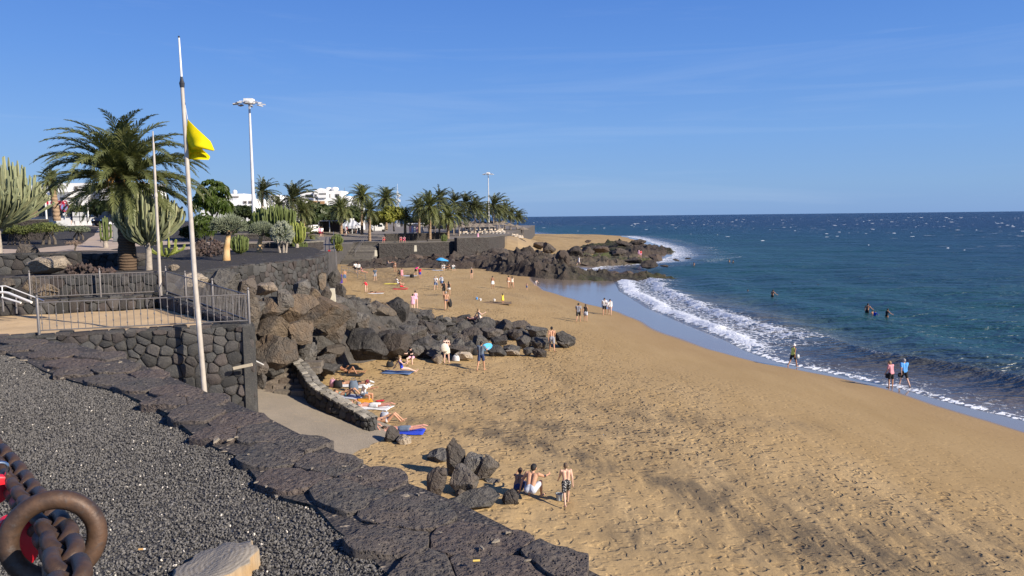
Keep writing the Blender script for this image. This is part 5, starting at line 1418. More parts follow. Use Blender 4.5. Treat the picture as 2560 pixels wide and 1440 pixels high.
for i in range(34):
    az = rn.uniform(0, 6.28); a = Vector((math.cos(az), math.sin(az), 0)); L = rn.uniform(0.6, 1.3)
    m.tube([a * 0.2 + Vector((0, 0, 0.1)), a * L * 0.6 + Vector((0, 0, 0.35)), a * L + Vector((0, 0, -0.05)), a * (L + 0.1) + Vector((0, 0, -0.4))], [0.02, 0.018, 0.03, 0.012], 4)
obj('fruit_stalks', m.mesh('fruit_stalks', plain('date_stalk', (0.55, 0.27, 0.06), 0.7), False), pal, ctop)

# ------------------------------------------------------------------ palms farther off
def crown_mesh(name, mat, nf, L, npair, lw, ll, seed, wind=None, dead=0):
    rn = random.Random(seed); V, F, mats = [], [], []
    for i in range(nf):
        t = (i + 0.5) / nf
        el = 82 - 125 * t + rn.uniform(-10, 10); az = i * 2.39996 + rn.uniform(-.25, .25)
        fm = frond(el, L * rn.uniform(0.85, 1.08), 60 + 35 * (1 - abs(el) / 90), npair, lw, ll, seed * 100 + i, 0, rn.uniform(-.3, .3))
        v = np.array(fm.v); c, s = math.cos(az), math.sin(az)
        v = np.stack([v[:, 0] * c - v[:, 1] * s, v[:, 0] * s + v[:, 1] * c, v[:, 2]], 1)
        if wind:                                            # the trade wind bends every leaf the same way
            rr = np.linalg.norm(v, axis=1); v[:, 0] += wind * (rr / L) ** 1.6 * L * 0.75; v[:, 2] += 0.18 * (rr / L) * L * (v[:, 0] < 0)
            v = v / np.maximum(1, np.linalg.norm(v, axis=1)[:, None] / (L * 1.06))
        o = len(V); V.extend(v.tolist()); F.extend([tuple(k + o for k in f) for f in fm.f])
    return mesh_new(name, V, F, mat)
CR_C = [crown_mesh('crown', M_FRONDF, 60, 3.3, 22, 0.15, 0.72, s) for s in (1, 2, 3)]
CR_W = [crown_mesh('crown', M_FRONDW, 38, 3.3, 18, 0.17, 0.85, s, w) for s, w in ((11, 0.55), (12, 0.7), (13, 0.4))]
DEADSK = crown_mesh('dead_fronds', M_FRONDD, 12, 1.6, 10, 0.09, 0.4, 31)
def far_palm(px, cy, rad, by, Y, kind, label, lean=0.0, tr=None, group='palms along the promenade', dead=True, v=None):
    top = atY(px, cy, Y); base = atY(px - lean, by, Y); s = rad * Y / FPX / (2.7 if kind == 'c' else 2.25)
    e = empty('palm_tree', base, 0, label, 'palm tree', group)
    d = top - base
    w = (tr or (0.30 if kind == 'c' else 0.17))
    tm = trunk_mesh('trunk', [(0, 0, -0.4), (d.x * 0.25, 0, d.z * 0.33), (d.x * 0.6, 0, d.z * 0.66), (d.x, 0, d.z)], [w * 1.15, w, w * 0.92, w], M_TRUNKF if kind == 'c' else M_TRUNKG, 10, int(px), 0.04)
    obj('trunk', tm, e)
    me = (CR_C if kind == 'c' else CR_W)[(v if v is not None else int(px)) % 3]
    obj('crown', me, e, d, (0, 0, rnd.uniform(-.3, .3) if kind == 'w' else rnd.uniform(0, 6)), s)
    if dead and kind == 'c': obj('dead_fronds', DEADSK, e, d + Vector((0, 0, -0.35 * s)), (0, math.pi * 0, rnd.uniform(0, 6)), (s, s, -s))
    return e
FP = [(905, 492, 34, 582, 172, 'c', 'tall date palm with a stout bare trunk beside the steps'), (924, 528, 30, 598, 160, 'c', 'shorter date palm just right of the tallest one, above the steps'),
 (966, 498, 34, 572, 195, 'c', 'broad date palm behind the yellow-green euphorbias'), (1013, 540, 26, 590, 170, 'c', 'low date palm left of the pair on the platform'),
 (1075, 520, 44, 597, 166, 'c', 'big date palm with pale trunk in the middle of the platform'), (1048, 521, 32, 592, 186, 'c', 'dark-trunked date palm left behind the big platform palm'),
 (1120, 541, 34, 592, 170, 'c', 'date palm with brown dead skirt right of the big platform palm'), (853, 524, 36, 580, 158, 'c', 'date palm in front of the dark round trees beside the kiosk'),
 (1098, 498, 26, 588, 205, 'w', 'windblown palm rising above the date palms on the platform'), (1134, 508, 26, 588, 210, 'w', 'first windblown palm left of the second light mast'),
 (1162, 508, 26, 586, 216, 'w', 'second windblown palm left of the second light mast'), (1187, 519, 25, 588, 214, 'w', 'windblown palm just left of the white beach house'),
 (1199, 531, 22, 586, 228, 'w', 'small windblown palm in front of the white beach house'), (1234, 514, 28, 586, 220, 'w', 'tall windblown palm right of the second light mast'),
 (1220, 528, 22, 584, 236, 'w', 'windblown palm touching the second light mast'), (1262, 526, 20, 584, 238, 'w', 'third palm from the seaward end of the row'),
 (1277, 538, 18, 585, 240, 'w', 'second palm from the seaward end of the row'), (1294, 541, 17, 586, 242, 'w', 'last windblown palm at the seaward end of the row'),
 (1148, 540, 22, 588, 200, 'w', 'small windblown palm between the date palms and the beach house'), (1247, 534, 20, 585, 232, 'w', 'short windblown palm in the thick of the seaward row'), (1172, 535, 18, 586, 230, 'w', 'slender windblown palm behind the row, over the thatched shades'), (1088, 545, 22, 590, 200, 'w', 'thin-trunked windblown palm behind the big platform palm')]
for it in FP: far_palm(*it)
far_palm(656, 480, 30, 590, 98, 'w', 'windblown palm against the foot of the first light mast', group='palms near the white villa', v=0)
far_palm(730, 498, 42, 600, 92, 'w', 'large dark windblown palm in front of the apartment block', group='palms near the white villa', v=1)
far_palm(695, 520, 24, 590, 110, 'w', 'small windblown palm between the two larger ones', group='palms near the white villa', v=2)
far_palm(757, 530, 34, 600, 88, 'c', 'yellowing palm below the large windblown one', group='palms near the white villa')
far_palm(128, 455, 36, 540, 66, 'c', 'leaning palm with smooth bare trunk in front of the shop', -14, 0.27, 'palms near the shop')
far_palm(768, 592, 30, 622, 74, 'c', 'low young palm spreading beside the sloping promenade', 0, 0.18, 'palms near the white villa', False)

# ------------------------------------------------------------------ candelabra cacti
def make_cactus(name, c1, c2, c3):
    t = NT(name); p = t.objco(); n = t.noise(p, 5, 3); r = t.orand()
    c = t.mix(t.rng(n, 0.3, 0.7), c1, c2); c = t.mix(t.rng(r, 0.6, 1, 0, 0.5), c, c3)
    return t.fin(c, 0.6, t.bump(t.noise(p, 30, 2), 0.2, 0.02), spec=0.3)
M_CACT = make_cactus('pale_cactus', (0.26, 0.27, 0.145), (0.19, 0.215, 0.115), (0.31, 0.29, 0.16))
M_CACTG = make_cactus('green_cactus', (0.085, 0.115, 0.030), (0.13, 0.155, 0.045), (0.065, 0.085, 0.03))
M_CACTY = make_cactus('yellow_green_cactus', (0.25, 0.27, 0.055), (0.17, 0.21, 0.045), (0.30, 0.29, 0.07))
M_CACTB = plain('cactus_bark', (0.40, 0.345, 0.28), 0.9, (0.26, 0.22, 0.18), 8.0, bump=0.4, bscale=14)
def candelabra(base, label, mat, H, W, n, seed, r=0.075, trunk=True, stems=5, fork=0.22, cat='cactus', group=None, lean=0.0, top_var=0.18, inner=0.28, name='candelabra_cactus'):
    rn = random.Random(seed); e = empty(name, base, 0, label, cat, group)
    tz = H * fork
    if trunk:
        m = MB().tube([(0, 0, -0.2), (0.03, 0, tz * 0.4), (lean * 0.3, 0, tz * 0.8)], [r * 2.6, r * 2.2, r * 2.0], 10); m.build('trunk', M_CACTB, e, True)
        for i in range(stems):
            az = 2 * math.pi * (i + rn.uniform(-.2, .2)) / stems; q0 = Vector((lean * 0.3, 0, tz * 0.72)); ou = W * 0.26
            MB().tube([q0, q0 + Vector((math.cos(az) * ou * 0.5, math.sin(az) * ou * 0.5, tz * 0.35)), q0 + Vector((math.cos(az) * ou, math.sin(az) * ou, tz * 0.95))], [r * 1.7, r * 1.35, r * 1.15], 8).build('limb', M_CACTB, e, True)
    for i in range(n):
        t = (i + 0.5) / n; rad = W * math.sqrt(t) * rn.uniform(0.88, 1.05); az = i * 2.39996 + rn.uniform(-.2, .2)
        cx, cy = math.cos(az), math.sin(az)
        top = H * (1 - top_var * (rad / W) ** 2 * 1.6) * rn.uniform(0.90, 1.03)
        r0 = rad * inner * rn.uniform(0.7, 1.2); z0 = tz * rn.uniform(0.85, 1.25) + 0.1 * rad
        zb = z0 + (rad - r0) * rn.uniform(0.55, 0.85)
        if zb > top - 0.3: zb = top - 0.3
        x0 = lean * 0.3
        P = [Vector((x0 + cx * r0, cy * r0, z0)), Vector((x0 + cx * (r0 + rad) * 0.5, cy * (r0 + rad) * 0.5, (z0 + zb) / 2 - 0.04 * rad)), Vector((x0 + cx * rad * 0.95, cy * rad * 0.95, zb)), Vector((x0 + lean * .2 + cx * rad * 1.02, cy * rad * 1.02, zb + (top - zb) * 0.5)), Vector((x0 + lean * .4 + cx * rad * rn.uniform(1.0, 1.10), cy * rad * 1.04, top))]
        ps, rs = [], []; K = 13
        for j in range(K + 1):
            u = j / K; ps.append(catmull(P, u)); rs.append(r * (0.9 + 0.22 * math.sin(u * 26 + i)) * (1.0 if u < 0.93 else 0.62) * rn.uniform(0.95, 1.05))
        obj('branch', MB().tube(ps, rs, 8, True, 0.60).mesh('branch', mat, True, 30), e)
    return e
candelabra(on_terrace(372, 674), 'big pale candelabra cactus with white forked trunk right of the large palm', M_CACT, 4.0, 1.66, 150, 5, 0.066, lean=0.15, fork=0.33)
bl = on_terrace(-2, 640)
candelabra(bl, 'spreading pale candelabra cactus cut off by the left edge', M_CACT, 6.8, 3.35, 190, 6, 0.088, fork=0.30, stems=7, top_var=0.30, inner=0.2)
candelabra(on_terrace(264, 622), 'slim green column cactus left of the large palm trunk', M_CACTG, 2.6, 0.42, 9, 7, 0.085, trunk=True, stems=2, fork=0.2)
candelabra(on_terrace(412, 648), 'yellow-green cactus with curved arms behind the candelabra trunk', M_CACTY, 1.5, 1.35, 12, 8, 0.075, trunk=False, fork=0.1, top_var=0.35)
candelabra(on_terrace(600, 634), 'dark green clump of column cactus behind the first quiver tree', M_CACTG, 1.35, 0.62, 26, 9, 0.07, trunk=False, fork=0.05)
candelabra(atY(690, 616, 60), 'large dark green candelabra cactus with dense flat-topped crown', M_CACTG, 3.35, 1.72, 120, 10, 0.075, fork=0.2, stems=6, top_var=0.16)
candelabra(atY(742, 618, 58), 'yellow-green cactus beside the white bush', M_CACTY, 2.0, 0.75, 40, 11, 0.06, fork=0.15, stems=4)
candelabra(atY(748, 630, 60), 'small dark green cactus clump at the end of the terrace', M_CACTG, 0.95, 0.6, 30, 12, 0.055, trunk=False, fork=0.05)
candelabra(atY(843, 620, 113), 'round candelabra cactus beside the sloping promenade', M_CACTG, 2.2, 1.0, 60, 13, 0.07, fork=0.15, stems=5, top_var=0.3)
candelabra(atY(1110, 607, 158), 'small pale green cactus at the edge of the platform', M_CACTG, 1.9, 0.65, 24, 14, 0.09, trunk=False, fork=0.05)

# ------------------------------------------------------------------ leaf clouds: round trees and shrubs
def leaf_cloud(name, mat, clumps, n, size, seed, flat=0.0, aspect=0.5, shell=0.55):
    """many small leaves spread through clumps: (centre, radii)"""
    r = np.random.default_rng(seed); C = np.array([c for c, _ in clumps], float); Rr = np.array([q_ for _, q_ in clumps], float)
    vol = Rr.prod(1) ** 0.66; k = r.choice(len(C), n, p=vol / vol.sum())
    d = r.normal(size=(n, 3)); d /= np.linalg.norm(d, axis=1)[:, None]
    rad = shell + (1 - shell) * r.random(n) ** 0.6
    pos = C[k] + d * Rr[k] * rad[:, None] * (1 + 0.12 * r.normal(size=(n, 1)))
    nrm = d + 0.55 * r.normal(size=(n, 3)) + np.array([0, 0, flat]); nrm /= np.linalg.norm(nrm, axis=1)[:, None]
    a = np.cross(nrm, r.normal(size=(n, 3))); a /= np.linalg.norm(a, axis=1)[:, None]; b = np.cross(nrm, a)
    s = size * (0.6 + 0.8 * r.random((n, 1))); a *= s; b *= s * aspect
    v = np.stack([pos - a, pos - b * 0.9, pos + a, pos + b * 0.9], 1).reshape(-1, 3)
    return mesh_new(name, v, np.arange(4 * n).reshape(-1, 4), mat)
M_LEAFD = leafmat('dark_tree_leaf', (0.028, 0.044, 0.015), (0.062, 0.080, 0.026), (0.05, 0.08, 0.01), 0.15, 0.5)
M_LEAFG = leafmat('glossy_broad_leaf', (0.040, 0.070, 0.014), (0.10, 0.14, 0.030), (0.14, 0.20, 0.02), 0.25, 0.35)
M_LEAFJ = leafmat('juniper_needle', (0.085, 0.110, 0.028), (0.150, 0.165, 0.045), (0.10, 0.13, 0.02), 0.15, 0.6)
M_LEAFY = leafmat('yellow_green_tip', (0.17, 0.19, 0.030), (0.24, 0.23, 0.045), (0.2, 0.2, 0.02), 0.2, 0.6)
M_LEAFQ = leafmat('quiver_leaf', (0.13, 0.155, 0.095), (0.20, 0.22, 0.145), (0.12, 0.15, 0.05), 0.1, 0.6)
M_LEAFW = leafmat('white_branch', (0.50, 0.52, 0.40), (0.36, 0.40, 0.27), (0.3, 0.3, 0.2), 0.05, 0.7)
M_BARK = plain('grey_bark', (0.13, 0.105, 0.08), 0.9, (0.085, 0.07, 0.055), 6, bump=0.5, bscale=20)
def round_tree(base, label, mat, W, H, tz, n, leaf, seed, group=None, nc=12, aspect=0.5, flat=0.2, name='tree', cat='tree', bark=None, stems=1):
    rn = random.Random(seed); e = empty(name, base, 0, label, cat, group); cl = []
    for i in range(nc):
        az = i * 2.39996; rr = math.sqrt((i + 0.5) / nc) * 0.72
        x, y = math.cos(az) * rr * W, math.sin(az) * rr * W
        z = tz + (H - tz) * (0.32 + 0.42 * math.sqrt(max(0, 1 - rr * rr)) * rn.uniform(0.6, 1.2))
        q_ = rn.uniform(0.30, 0.46); cl.append(((x, y, z), (W * q_, W * q_, (H - tz) * q_ * 0.85)))
    obj('crown', leaf_cloud('crown', mat, cl, n, leaf, seed, flat, aspect), e)
    m = MB()
    for k in range(stems):
        ox = (k - (stems - 1) / 2) * W * 0.35
        m = MB().tube([(ox, 0, -0.3), (ox * 0.9 + rn.uniform(-.1, .1), 0, tz * 0.5), (ox * 0.6 + 0.05, 0, tz * 1.05)], [0.10 * W ** 0.7, 0.08 * W ** 0.7, 0.06 * W ** 0.7], 8)
        b0 = Vector((ox * 0.6 + 0.05, 0, tz * 1.0))
        m.build('trunk', bark or M_BARK, e, True)
        for j in range(4 if stems == 1 else 2):
            c = cl[(j * 3 + k) % nc][0]
            MB().tube([b0, (b0 + Vector(c)) / 2 + Vector((0, 0, 0.1)), Vector(c)], [0.055 * W ** 0.7, 0.04 * W ** 0.7, 0.02], 6).build('limb', bark or M_BARK, e, True)
    return e
# broad-leaved tree behind the tall pole: rosettes of big drooping leaves
def rosettes(name, mat, centers, nleaf, L, w, seed, droop=0.5):
    rn = random.Random(seed); m = MB()
    for c, nrm in centers:
        c = Vector(c); nrm = Vector(nrm).normalized(); a = nrm.orthogonal().normalized(); b = nrm.cross(a)
        for i in range(nleaf):
            an = 2 * math.pi * i / nleaf + rn.uniform(-.3, .3); l = L * rn.uniform(0.7, 1.1)
            d = (a * math.cos(an) + b * math.sin(an)); s = nrm.cross(d) * w * 0.5
            p1 = c + d * l * 0.55 + nrm * l * 0.15; p2 = c + d * l - Vector((0, 0, droop * l)) * rn.uniform(0.5, 1.1)
            m.add([c, p1 + s, p2, p1 - s], [(0, 1, 2), (0, 2, 3)])
    return m.mesh(name, mat)
def dome(n, rx, ry, rz, c, seed, lo=-0.35):
    rn = random.Random(seed); out = []
    while len(out) < n:
        d = Vector((rn.gauss(0, 1), rn.gauss(0, 1), rn.gauss(0, 1))).normalized()
        if d.z < lo: continue
        k = rn.uniform(0.72, 1.05); out.append(((c[0] + d.x * rx * k, c[1] + d.y * ry * k, c[2] + d.z * rz * k), (d.x, d.y, d.z + 0.35)))
    return out
b0 = atY(528, 590, 66)
e = empty('broadleaf_tree', b0, 0, 'glossy broad-leaved tree behind the tall flagpole', 'tree')
cs = dome(95, 1.35, 1.3, 1.35, (0.35, 0, 3.35), 1) + dome(60, 1.0, 1.0, 0.9, (-0.5, 0, 2.6), 2) + dome(50, 0.9, 0.9, 0.8, (1.0, 0, 2.4), 3)
obj('crown', rosettes('crown', M_LEAFG, cs, 9, 0.46, 0.17, 4), e)
for dx in (-0.5, 0.3, 0.9): MB().tube([(0, 0, -0.3), (dx * 0.3, 0, 1.0), (dx, 0, 2.6)], [0.14, 0.10, 0.05], 8).build('trunk', M_BARK, e, True)
b0 = atY(512, 600, 60)
e = empty('broadleaf_shrub', b0, 0, 'bushy broad-leaved shrub below the glossy tree', 'shrub')
obj('crown', rosettes('crown', M_LEAFG, dome(90, 0.95, 0.9, 0.95, (0, 0, 1.1), 12, -0.6), 9, 0.36, 0.13, 5), e)
MB().tube([(0, 0, -0.2), (0, 0, 0.9)], [0.08, 0.05], 6).build('trunk', M_BARK, e, True)

# quiver trees with pale orange trunks
M_QTRUNK = make_trunk('quiver_trunk', (0.60, 0.42, 0.22), (0.46, 0.29, 0.13), 2.5, 0.5)
def fingers(name, mat, n, rx, ry, rz, c, L, r, seed, lo=-0.3):
    rn = random.Random(seed); m = MB()
    for p, d in dome(n, rx, ry, rz, c, seed, lo):
        p = Vector(p); d = Vector(d).normalized(); o = d.orthogonal().normalized(); o.rotate(Matrix.Rotation(rn.uniform(0, 6.28), 3, d))
        for k in range(5):
            dd = (d * 0.9 + o * 0.75).normalized(); o.rotate(Matrix.Rotation(1.26, 3, d)); l = L * rn.uniform(0.7, 1.15)
            m.tube([p - d * 0.1, p + dd * l * 0.55, p + dd * l + Vector((0, 0, 0.12 * l))], [r, r * 0.85, r * 0.25], 4, False)
    return m.mesh(name, mat)
def quiver(px, py, Y, hpx, wpx, tpx, label, seed):
    b = on_terrace(px, py); Y = b.y; k = Y / FPX; H = hpx * k; W = wpx * k; tr = tpx * k
    e = empty('quiver_tree', b, 0, label, 'tree', 'quiver trees on the terrace')
    lean = 0.12
    obj('trunk', trunk_mesh('trunk', [(0, 0, -0.1), (lean * 0.3, 0, H * 0.25), (lean * 1.4, 0, H * 0.52), (lean * 2.2, 0, H * 0.66)], [tr, tr * 0.78, tr * 0.55, tr * 0.42], M_QTRUNK, 12, seed, 0.04), e)
    for i in range(7):
        az = i * 0.9; MB().tube([(lean * 1.5, 0, H * 0.52), (lean * 1.8 + math.cos(az) * W * 0.25, math.sin(az) * W * 0.25, H * 0.64), (lean * 2 + math.cos(az) * W * 0.55, math.sin(az) * W * 0.55, H * 0.76)], [tr * 0.3, tr * 0.2, tr * 0.12], 6).build('limb', M_BARK, e, True)
    obj('crown', fingers('crown', M_LEAFQ, 190, W * 0.95, W * 0.95, H * 0.25, (lean * 2, 0, H * 0.72), 0.27, 0.020, seed, -0.25), e)
quiver(566, 653, 44, 112, 41, 10.5, 'nearer quiver tree with stout orange trunk and grey-green crown', 3)
quiver(648, 629, 50, 72, 29, 8, 'farther quiver tree with orange trunk beside the white bush', 4)
b0 = atY(708, 628, 53)
e = empty('white_euphorbia', b0, 0, 'ghostly white-branched euphorbia bush on the terrace', 'shrub')
obj('crown', fingers('crown', M_LEAFW, 170, 0.72, 0.72, 0.78, (0, 0, 1.22), 0.17, 0.020, 21, -0.8), e)
for dx in (-0.35, 0.05, 0.3): MB().tube([(dx * 0.6, 0, -0.2), (dx, 0, 0.7)], [0.09, 0.05], 7).build('trunk', M_CACTB, e, True)

# clipped junipers along the path at the left
for i, (px, py, w, h, lab, sd) in enumerate([(122, 611, 46, 58, 'clipped juniper with flat rounded crown and dark crooked stems', 1), (62, 612, 34, 50, 'shaded juniper between the big cactus and the clipped one', 2), (28, 612, 26, 46, 'small juniper half hidden by the big cactus trunk', 3), (196, 600, 30, 34, 'low greyish juniper beside the path', 4)]):
    b = on_terrace(px, py); k = b.y / FPX
    round_tree(b, lab, M_LEAFJ if i < 3 else M_LEAFQ, w * k, h * k, h * k * 0.42, 2600, 0.085, 50 + i, 'junipers along the path', 11, 0.35, 0.6, 'juniper', 'shrub', None, 3)
# dry pinkish shrub
b = on_terrace(188, 628)
round_tree(b, 'sparse dry pinkish shrub on the terrace edge', plain('dry_twig', (0.24, 0.17, 0.12), 0.9), 0.75, 0.75, 0.25, 420, 0.055, 61, None, 8, 0.35, 0.2, 'dry_shrub', 'shrub')
# dark trees
DT = [(255, 556, 85, 36, 48, 'dark dense tree in front of the white shop building', 15), (205, 545, 92, 20, 26, 'small dark tree beside the shop entrance', 16), (612, 560, 120, 34, 40, 'dark rounded tree below the white villa', 17), (795, 578, 190, 36, 66, 'big dark round tree left of the kiosk', 18), (838, 578, 200, 36, 62, 'big dark round tree behind the date palm by the kiosk', 19), (880, 578, 215, 34, 56, 'dark tree behind the striped kiosk', 20), (780, 570, 150, 20, 32, 'dark tree at the top of the sloping promenade', 22), (1050, 582, 215, 30, 38, 'dark tree behind the platform palms', 23), (950, 575, 215, 26, 40, 'dark tree behind the white van', 24), (655, 575, 105, 22, 34, 'dark shrub at the foot of the light mast', 25), (1100, 580, 225, 24, 30, 'dark low tree near the thatched shades', 26)]
DT += [(572, 592, 76, 22, 30, 'dark green shrub behind the first quiver tree', 41), (632, 590, 82, 22, 32, 'dark green shrub behind the second quiver tree', 42), (722, 604, 70, 18, 26, 'dark green shrub behind the white bush', 43), (480, 600, 70, 20, 28, 'dark green shrub left of the glossy shrub', 44), (340, 596, 72, 30, 30, 'dark green shrub behind the big candelabra cactus', 45)]
for px, py, Y, w, h, lab, sd in DT:
    k = Y / FPX; round_tree(atY(px, py, Y), lab, M_LEAFD, w * k, h * k, h * k * 0.22, 2600, 0.016 * Y ** 0.72, sd, 'dark trees behind the promenade', 13, 0.6, 0.2)
for px, py, Y, w, h, lab, sd in [(985, 575, 168, 30, 58, 'yellow-green flowering euphorbia left of the platform palms, taller one', 31), (962, 575, 164, 26, 44, 'yellow-green flowering euphorbia behind the steps, lower one', 32), (935, 575, 172, 14, 30, 'small yellow-green shrub behind the two palms by the steps', 33), (845, 628, 108, 9, 12, 'small yellow plant at the foot of the round cactus', 34)]:
    k = Y / FPX; round_tree(atY(px, py, Y), lab, M_LEAFY, w * k, h * k, h * k * 0.3, 2400, 0.012 * Y ** 0.72, sd, 'yellow-green shrubs', 12, 0.5, 0.8, 'shrub', 'shrub')
# stones heaped on the terrace beds
G6 = 'stones on the terrace beds'
px_boulder('p', 82, 634, 168, 686, 34.2, 'big pale rounded boulder lying on the stone wall at left', G6, 0.1, 1)
px_boulder('g', 40, 612, 100, 642, 37, 'grey rock on top of the upper wall at left', G6, 0.1, 2)
px_boulder('p', 418, 660, 450, 676, 37.0, 'small pale stone lying on the dark terrace gravel', G6, 0.05)
px_boulder('t', 56, 690, 100, 728, 30.0, 'tan boulder behind the court railing', G6, 0.1)
px_boulder('t', 92, 706, 145, 742, 29.4, 'ochre boulder behind the court railing, right of the tan one', G6, 0.1)
px_boulder('b', -14, 692, 34, 730, 29.0, 'reddish rock at the left edge above the stair', G6, 0.1)
px_boulder('t', 62, 510, 96, 545, 58, 'sloping pale rock beside the planter wall in front of the shop', G6, 0.1)
rn = random.Random(17); V, F = [], []
for k in range(420):                                   # cinders heaped against the palm and behind the quiver tree
    a = rn.random()
    if k < 190: p = atY(rn.uniform(165, 285), rn.uniform(662, 692), 34.0 + rn.uniform(-.5, .8)); p.z = 8.2 + max(0, 0.5 - abs(p.x + 19.5) * 0.22) * rn.random(); s = rn.uniform(0.05, 0.13)
    else: p = on_terrace(rn.uniform(480, 560), rn.uniform(618, 642)); p.z += rn.random() * 0.5; s = rn.uniform(0.07, 0.17)
    o = len(V); v, f = rock_mesh.__wrapped__(k) if hasattr(rock_mesh, '__wrapped__') else (np.array([(1, 0, 0), (-1, 0, 0), (0, 1, 0), (0, -1, 0), (0, 0, 1), (0, 0, -1)], float), np.array([(0, 2, 4), (2, 1, 4), (1, 3, 4), (3, 0, 4), (2, 0, 5), (1, 2, 5), (3, 1, 5), (0, 3, 5)]))
    v = v * s * (0.6 + np.random.default_rng(k).random((6, 1)) * 0.8) + np.array(p)
    V.extend(v.tolist()); F.extend([tuple(int(i) + o for i in f_) for f_ in f])
o = stuff(obj('cinders', mesh_new('cinders', V, F, make_lava('cinder', (0.10, 0.065, 0.055), (0.06, 0.05, 0.046), (0.12, 0.07, 0.05)))))
o['label'] = 'loose reddish cinders heaped on the terrace beds'
# ================================================================== walls and works of the far promenade
M_LAVAW = make_rock('far_lava_wall', (0.052, 0.048, 0.045), (0.085, 0.077, 0.070), (0.064, 0.055, 0.050), 0.9, 2.2, 0.12)
def plain_wall(name, label, path, z0, z1, thick, mat=None, group='walls of the far promenade', cap=True):
    b = Vector((path[0][0], path[0][1], z0)); e = empty(name, b, 0, label, 'wall', group)
    for zz0, zz1, ex, nm, mt in ((z0, z1 - 0.12, 0.0, 'wall_body', mat or M_LAVAW), (z1 - 0.12, z1, 0.05, 'coping', M_CAPP)):
        m = MB(); n = len(path); L, Rr = [], []
        for i in range(n):
            a = Vector(path[max(i - 1, 0)]); c = Vector(path[min(i + 1, n - 1)]); d = (c - a).normalized(); nn = Vector((-d.y, d.x))
            L.append(Vector(path[i]) + nn * (thick + ex)); Rr.append(Vector(path[i]) - nn * ex)
        vs = []
        for l, r in zip(L, Rr):
            vs += [(r.x - b.x, r.y - b.y, zz0 - b.z), (r.x - b.x, r.y - b.y, zz1 - b.z), (l.x - b.x, l.y - b.y, zz1 - b.z), (l.x - b.x, l.y - b.y, zz0 - b.z)]
        fs = [(i * 4 + j, i * 4 + (j + 1) % 4, (i + 1) * 4 + (j + 1) % 4, (i + 1) * 4 + j) for i in range(n - 1) for j in range(4)] + [(3, 2, 1, 0), tuple((n - 1) * 4 + j for j in range(4))]
        m.add(vs, fs); m.build(nm, mt, e)
    return e
plain_wall('platform_wall', 'dark lava retaining wall under the palm platform', [(-25.9, 151.4), (-16, 155.5), (-11, 158.5)], 1.6, 5.62, 1.0)
plain_wall('platform_wall', 'taller block of dark lava wall at the seaward end of the platform', [(-11.0, 156.4), (-4.6, 160.2), (-3.4, 165), (-1.5, 176)], 1.5, 6.35, 1.2)
plain_wall('platform_wall', 'low dark wall with seats behind the people on the platform', [(-27.0, 166), (-17.5, 171), (-14.0, 172.4)], 5.4, 7.1, 0.6)
plain_wall('planter_wall', 'rounded dark planter wall at the end of the cactus terrace', [(-22, 58.5), (-16.0, 60.2), (-15.2, 62.6), (-17.6, 67)], 8.0, 8.75, 0.5, None, 'planter walls on the terrace')
plain_wall('planter_wall', 'brownish planter wall in front of the shop', [(-66, 70), (-47, 70.5), (-43.0, 72)], 8.5, 10.75, 0.8, None, 'planter walls on the terrace')
plain_wall('planter_wall', 'high rough planter block left of the brownish planter wall', [(-52, 62), (-46.2, 62.6), (-44.6, 65)], 8.3, 10.9, 2.0, None, 'planter walls on the terrace')
plain_wall('planter_wall', 'dark planter wall behind the quiver trees', [(-25, 70), (-21.5, 71.3), (-19.0, 73)], 8.3, 9.25, 0.5, None, 'planter walls on the terrace')
# broad steps from the plaza to the sand
st = empty('broad_steps', (-28.6, 142, 2.0), 0, 'broad dark stone steps leading up from the sand to the plaza', 'steps')
for k in range(14):
    MB().box((-0.05 * k, -0.6 + k * 1.12, 0.1 + k * 0.27 - 0.9), (5.4 - 0.03 * k, 1.5, 2.0), 0.0).build('step', M_CAPP, st)
# railings by the steps and along the sloping promenade
def simple_rail(label, pts, h, group, mat=None, r=0.035, mid=True):
    pts = [Vector(p) for p in pts]; b = pts[0]; e = empty('handrail', b, 0, label, 'handrail', group)
    for z in ((h, h * 0.55) if mid else (h,)):
        MB().tube([p - b + Vector((0, 0, z)) for p in pts], r, 6).build('rail', mat or M_RAIL, e)
    for p in pts: MB().tube([p - b - Vector((0, 0, 0.1)), p - b + Vector((0, 0, h))], r, 6).build('post', mat or M_RAIL, e)
    return e
simple_rail('grey handrail along the edge of the sloping promenade', [(-20.5, 90, zr(0, 90)), (-22.4, 98, zr(0, 98)), (-24.3, 106, zr(0, 106)), (-26.2, 114, zr(0, 114)), (-28.9, 126, zr(0, 126))], 1.0, 'handrails at the far steps')
simple_rail('inner grey handrail in the middle of the sloping promenade', [(-22.0, 88, zr(0, 88)), (-26.0, 104, zr(0, 104)), (-30.8, 122, zr(0, 122))], 0.95, 'handrails at the far steps')
simple_rail('handrail at the top of the broad steps', [(-29.5, 158, 6.1), (-29.5, 154, 5.4), (-29.5, 150, 4.5), (-29.5, 146, 3.5)], 1.0, 'handrails at the far steps')
simple_rail('low grey rail at the foot of the sloping promenade', [(-19.4, 88, 4.3), (-19.0, 90, 4.0), (-18.6, 93, 3.4), (-18.2, 96, 2.8)], 0.8, 'handrails at the far steps', M_RAIL, 0.03)
simple_rail('rope rail on thin posts crossing the upper sand', [tuple(on_beach(x, y)) for x, y in ((868, 690), (895, 690), (925, 682))], 0.9, 'handrails at the far steps', M_RAIL, 0.02, False)
